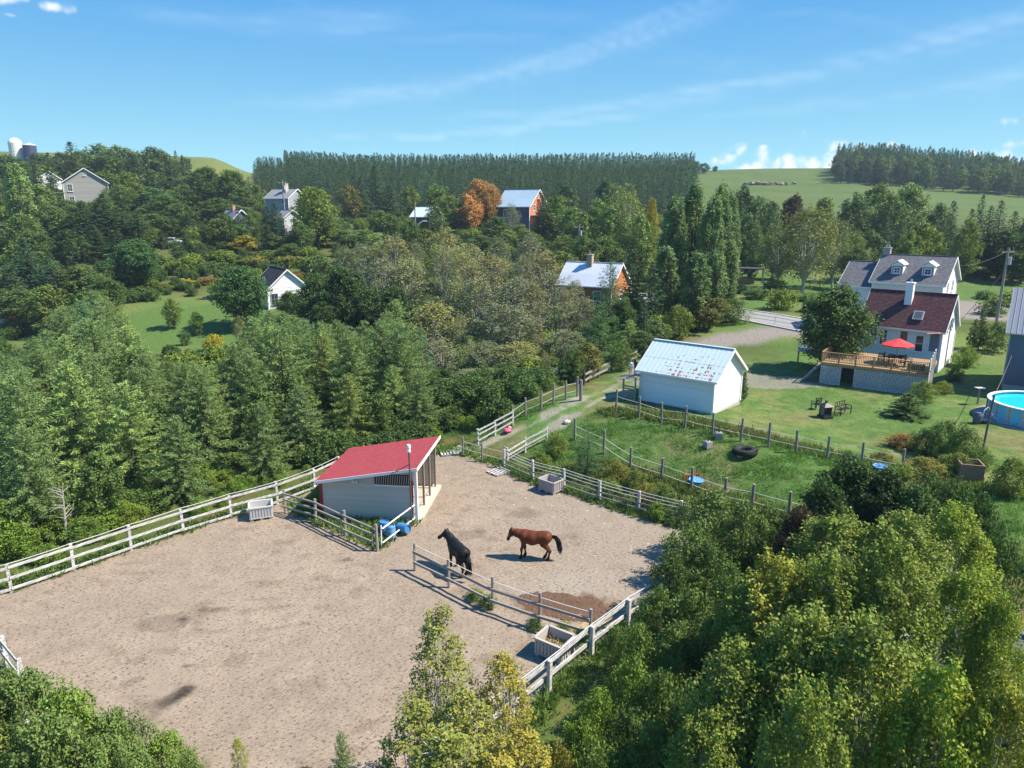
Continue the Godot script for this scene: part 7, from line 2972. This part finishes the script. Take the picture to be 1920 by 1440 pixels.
	T("farspruce", 15.4, 275.5, 13.8, 0.0, "blue")
	T("farspruce", 19.6, 270.1, 14.0, 5.2)
	T("farspruce", 24.6, 273.6, 12.4)
	T("farspruce", 31.2, 275.9, 12.7, 5.2)
	T("farspruce", 34.6, 272.5, 12.4, 5.2)
	T("farspruce", 38.8, 273.9, 12.2, 0.0, "blue")
	T("farspruce", 43.5, 270.9, 13.8, 0.0, "bright")
	T("farspruce", 47.7, 270.0, 13.4, 5.2, "bright")
	T("farspruce", 54.4, 270.7, 12.2, 5.2, "blue")
	T("farspruce", 59.9, 270.5, 14.1)
	T("farspruce", 64.6, 270.8, 10.9)
	zone("edging the wood right of the field")
	T("farspruce", 176.4, 396.2, 15.6)
	T("fartree", 178.5, 402.9, 10.2, 0.0, "dark")
	T("fartree", 186.4, 410.9, 11.1, 0.0, "dark")
	T("farspruce", 181.2, 395.5, 12.2, 0.0, "blue")
	T("fartree", 186.3, 405.0, 11.1)
	T("fartree", 190.2, 408.6, 12.7, 0.0, "yellow")
	T("farspruce", 188.0, 396.7, 13.8, 0.0, "blue")
	T("fartree", 191.9, 400.8, 12.0)
	T("fartree", 193.9, 405.5, 12.3, 0.0, "dark")
	T("farspruce", 189.8, 392.8, 13.4, 0.0, "blue")
	T("farspruce", 196.2, 397.7, 13.2, 0.0, "blue")
	T("farspruce", 200.6, 406.9, 12.2, 0.0, "blue")
	T("fartree", 194.9, 389.0, 11.5)
	T("farspruce", 199.2, 393.3, 14.8, 0.0, "blue")
	T("fartree", 203.1, 401.3, 11.3)
	T("farspruce", 198.7, 387.8, 13.1, 0.0, "blue")
	T("farspruce", 206.0, 394.2, 12.8, 0.0, "blue")
	T("fartree", 207.8, 398.4, 9.4)
	T("farspruce", 204.4, 388.5, 13.9)
	T("farspruce", 209.0, 389.5, 15.1)
	T("farspruce", 212.9, 396.9, 12.1, 0.0, "blue")
	T("farspruce", 208.9, 386.2, 13.4)
	T("farspruce", 212.9, 387.2, 13.6)
	T("farspruce", 219.7, 397.1, 12.2, 0.0, "blue")
	T("fartree", 213.6, 380.6, 12.3, 0.0, "pale")
	T("fartree", 217.5, 386.6, 12.9)
	T("fartree", 223.0, 393.7, 9.9, 0.0, "pale")
	T("farspruce", 218.0, 381.0, 15.5)
	T("farspruce", 221.7, 385.2, 15.9)
	T("farspruce", 227.9, 391.5, 15.5)
	T("farspruce", 220.1, 375.1, 15.3)
	T("farspruce", 227.3, 383.3, 13.4)
	T("farspruce", 232.4, 391.3, 12.6, 0.0, "blue")
	T("farspruce", 224.1, 373.8, 15.1, 0.0, "blue")
	T("fartree", 233.0, 384.0, 9.6, 0.0, "pale")
	T("fartree", 236.5, 387.7, 11.3, 0.0, "pale")
	T("farspruce", 231.8, 373.6, 13.8)
	T("farspruce", 239.3, 382.9, 13.8)
	T("farspruce", 241.8, 385.7, 12.5)
	T("fartree", 233.6, 369.1, 11.9, 0.0, "olive")
	T("farspruce", 240.0, 379.2, 12.1, 0.0, "blue")
	T("fartree", 243.9, 382.3, 10.3)
	T("fartree", 239.1, 372.0, 12.0, 0.0, "yellow")
	T("farspruce", 242.7, 374.7, 12.5, 0.0, "blue")
	T("fartree", 249.8, 381.3, 10.9, 0.0, "yellow")
	T("farspruce", 242.7, 365.5, 15.2, 0.0, "blue")
	T("fartree", 248.0, 373.3, 11.8, 0.0, "yellow")
	T("fartree", 255.9, 379.5, 9.4, 0.0, "pale")
	T("fartree", 247.4, 367.9, 11.9)
	T("farspruce", 253.0, 372.4, 15.0)
	T("farspruce", 256.8, 375.3, 14.6)
	T("farspruce", 249.8, 361.8, 14.1)
	T("fartree", 257.7, 370.2, 9.4, 0.0, "pale")
	T("farspruce", 265.8, 378.3, 14.8)
	T("farspruce", 253.1, 358.6, 15.1)
	T("fartree", 259.7, 365.2, 10.6, 0.0, "dark")
	T("farspruce", 267.1, 372.7, 15.8)
	T("farspruce", 257.5, 358.4, 14.8, 0.0, "blue")
	T("fartree", 265.1, 365.7, 9.8, 0.0, "dark")
	T("farspruce", 273.3, 373.7, 12.8, 0.0, "blue")
	zone("on the skyline above the green field")
	T("fartree", 102.8, 455.0, 9.5, 10.5, "dark")
	T("fartree", 109.0, 460.0, 8.6, 9.9, "dark")
	T("fartree", 114.5, 462.0, 7.9, 8.0, "dark")
	T("fartree", 122.2, 470.0, 6.4, 8.8, "dark")
	T("fartree", 131.9, 480.0, 3.8, 4.8, "dark")
	end_zone()
	# the body of the plantation, row behind row up the hill
	var sp := []
	for r in 28:
		var d := 282.0 + r * 5.4
		var x0 := -0.335 * d - 4.0
		var x1 := 0.247 * d
		var x := x0 + rng.randf() * 3.0
		while x < x1:
			sp.append(Vector3(x + rng.randf_range(-0.8, 0.8), d + rng.randf_range(-2.5, 2.5), rng.randf_range(12.5, 15.3) * (1.0 if x > x0 + 14.0 else 0.75)))
			x += rng.randf_range(2.8, 4.2)
	mass("spruce_plantation", "dense dark spruce plantation covering the hill behind the houses", "plantation", "farspruce", "", sp)
	sp = []
	for i in 900:
		var f := rng.randf()
		var d := 410.0 - f * 40.0 + rng.randf() * 95.0
		var x := ((0.437 + f * 0.36)) * d
		sp.append(Vector3(x, d, rng.randf_range(11.0, 16.0)))
	mass("hill_wood", "mixed dark wood on the hill right of the green field", "wood", "farspruce", "blue", sp)
	sp = []
	for i in 110:
		var f := rng.randf()
		var d := 405.0 - f * 40.0 + rng.randf() * 70.0
		sp.append(Vector3((0.437 + f * 0.36) * d, d, rng.randf_range(10.0, 13.5)))
	mass("broadleaf_wood", "lighter broadleaf trees mixed into the hill wood on the right", "wood", "fartree", "olive", sp)
	# undergrowth that fills the woods between the trees
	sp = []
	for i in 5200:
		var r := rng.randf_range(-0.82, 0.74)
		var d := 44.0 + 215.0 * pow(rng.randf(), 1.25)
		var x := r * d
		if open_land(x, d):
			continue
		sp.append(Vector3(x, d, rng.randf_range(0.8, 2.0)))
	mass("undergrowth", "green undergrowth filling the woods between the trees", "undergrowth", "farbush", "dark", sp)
	sp = []
	for i in 350:
		var r := rng.randf_range(-0.82, 0.60)
		var d := 60.0 + 190.0 * rng.randf()
		var x := r * d
		if open_land(x, d):
			continue
		sp.append(Vector3(x, d, rng.randf_range(1.2, 3.2)))
	mass("yellowing_undergrowth", "yellowing undergrowth scattered through the woods", "undergrowth", "farbush", "yellow", sp)
	sp = []
	for i in 1500:
		var x := rng.randf_range(-32.0, 26.0)
		var d := rng.randf_range(12.0, 58.0)
		if edge_dist(Vector2(x, d), PADDOCK) > -1.3 or open_land(x, d):
			continue
		sp.append(Vector3(x, d, rng.randf_range(0.4, 1.1)))
	mass("brush", "low leafy brush around the edges of the paddock", "brush", "bush", "bright", sp)
	# grass, weeds
	var gm := leafmat(Color(0.20, 0.32, 0.07), 0.7)
	var wm := leafmat(Color(0.19, 0.36, 0.085), 0.7)
	var dm := leafmat(Color(0.27, 0.225, 0.10))
	var a := tuft_mesh(14, 0.15, 0.035, 0.18)
	var lush := []
	var dry := []
	var edge := []
	for i in 34000:
		var x := rng.randf_range(-8.0, 30.0)
		var d := rng.randf_range(30.0, 62.0)
		var s := (x + 0.5) * 0.669 + (d - 44.3) * 0.743
		if s < 1.2 or edge_dist(Vector2(x, d), PADDOCK) > -0.3:
			continue
		var past: bool = x < 7.5 + (48.7 - d) * 1.45
		var b := nz.get_noise_2d(x * 22.0 + 100.0, d * 22.0)
		var near_fence: bool = absf(x - (7.5 + (48.7 - d) * 1.45)) < 1.3 and d < 49.0
		if near_fence or s < 3.4 and d < 43.0:
			if rng.randf() < 0.33:
				dry.append(Vector3(x, d, rng.randf_range(0.8, 1.8)))
			else:
				edge.append(Vector3(x, d, rng.randf_range(0.8, 2.0)))
		elif past and path_dist(Vector2(x, d), LANE).x > 1.6:
			if b > -0.25:
				lush.append(Vector3(x, d, rng.randf_range(0.6, 1.3) * (1.0 + 1.2 * maxf(b, 0.0))))
		elif rng.randf() < 0.35:
			lush.append(Vector3(x, d, rng.randf_range(0.2, 0.45)))
	for i in 3000:
		var k := rng.randi() % PADDOCK.size()
		var p: Vector2 = PADDOCK[k].lerp(PADDOCK[(k + 1) % PADDOCK.size()], rng.randf()) + Vector2(rng.randfn(), rng.randfn()) * 0.5
		if edge_dist(p, PADDOCK) < 0.25:
			edge.append(Vector3(p.x, p.y, rng.randf_range(0.6, 1.7)))
	for i in 1500:
		var p := Vector2(rng.randf_range(-13.0, -4.5), rng.randf_range(31.5, 43.0))
		if edge_dist(p, PEN) > 0.0:
			edge.append(Vector3(p.x, p.y, rng.randf_range(0.8, 2.0)))
	scatter("pasture_grass", "lush tufts of grass growing over the pasture", "grass", a, wm, lush)
	scatter("dry_grass", "dry tan grass and bramble stalks along the wire fences and the bank", "grass", tuft_mesh(16, 0.34, 0.03, 0.2), dm, dry)
	scatter("weeds", "green weeds along the fences and in the shed's pen", "weeds", tuft_mesh(18, 0.26, 0.05, 0.2), gm, edge)
	dead_tree()


# ground without bushes: lawns, yards, roads, fields, buildings and the paddock
func open_land(x: float, d: float) -> bool:
	var p := Vector2(x, d)
	if edge_dist(p, PADDOCK) > -1.0:
		return true
	for k in [[-41.0, 94.0, 21.0, 14.0], [4.0, 176.0, 12.0, 7.0], [-29.0, 160.0, 9.0, 9.0], [48.0, 128.0, 18.0, 22.0], [70.0, 110.0, 26.0, 17.0], [95.0, 148.0, 18.0, 12.0], [-66.0, 99.0, 9.0, 8.0], [30.0, 84.0, 12.0, 10.0], [33.0, 66.0, 28.0, 15.0], [44.0, 104.0, 12.0, 10.0], [26.0, 50.0, 22.0, 14.0], [62.0, 92.0, 14.0, 14.0], [50.0, 70.0, 18.0, 16.0], [11.0, 66.0, 6.0, 9.0]]:
		if Vector2((x - k[0]) / k[2], (d - k[1]) / k[3]).length() < 1.0:
			return true
	var s := (x + 0.5) * 0.669 + (d - 44.3) * 0.743
	if s > 0.5 and d < 62.0 and x > -2.0 + (d - 46.0) * 0.55 and d > 29.0:
		return true
	if path_dist(p, LANE).x < 3.0 or path_dist(p, ROAD).x < 5.0:
		return true
	return x / d > 0.25 and d > 215.0


func dead_tree() -> void:
	var o := thing("dead_tree", "bare pale dead tree in front of the larches behind the board fence", "tree", at(-22.6, 33.0))
	var b := MB.new()
	var tip := Vector3(0.25, 3.0, 0)
	b.tube(Vector3(0, -0.2, 0), tip * 0.55, 0.075, 0.05, 6)
	b.tube(tip * 0.55, tip, 0.05, 0.012, 5)
	for i in 16:
		var q := tip * rng.randf_range(0.4, 0.95)
		var e := q + (rv() * Vector3(1, 0.3, 1) + Vector3(0, 0.45, 0)) * rng.randf_range(0.4, 1.0)
		b.tube(q, e, 0.022, 0.006, 4)
		b.tube(q.lerp(e, 0.6), e + rv() * 0.3, 0.010, 0.004, 3)
	put("trunk", b, mat(Color(0.36, 0.33, 0.30), 0.95), o)
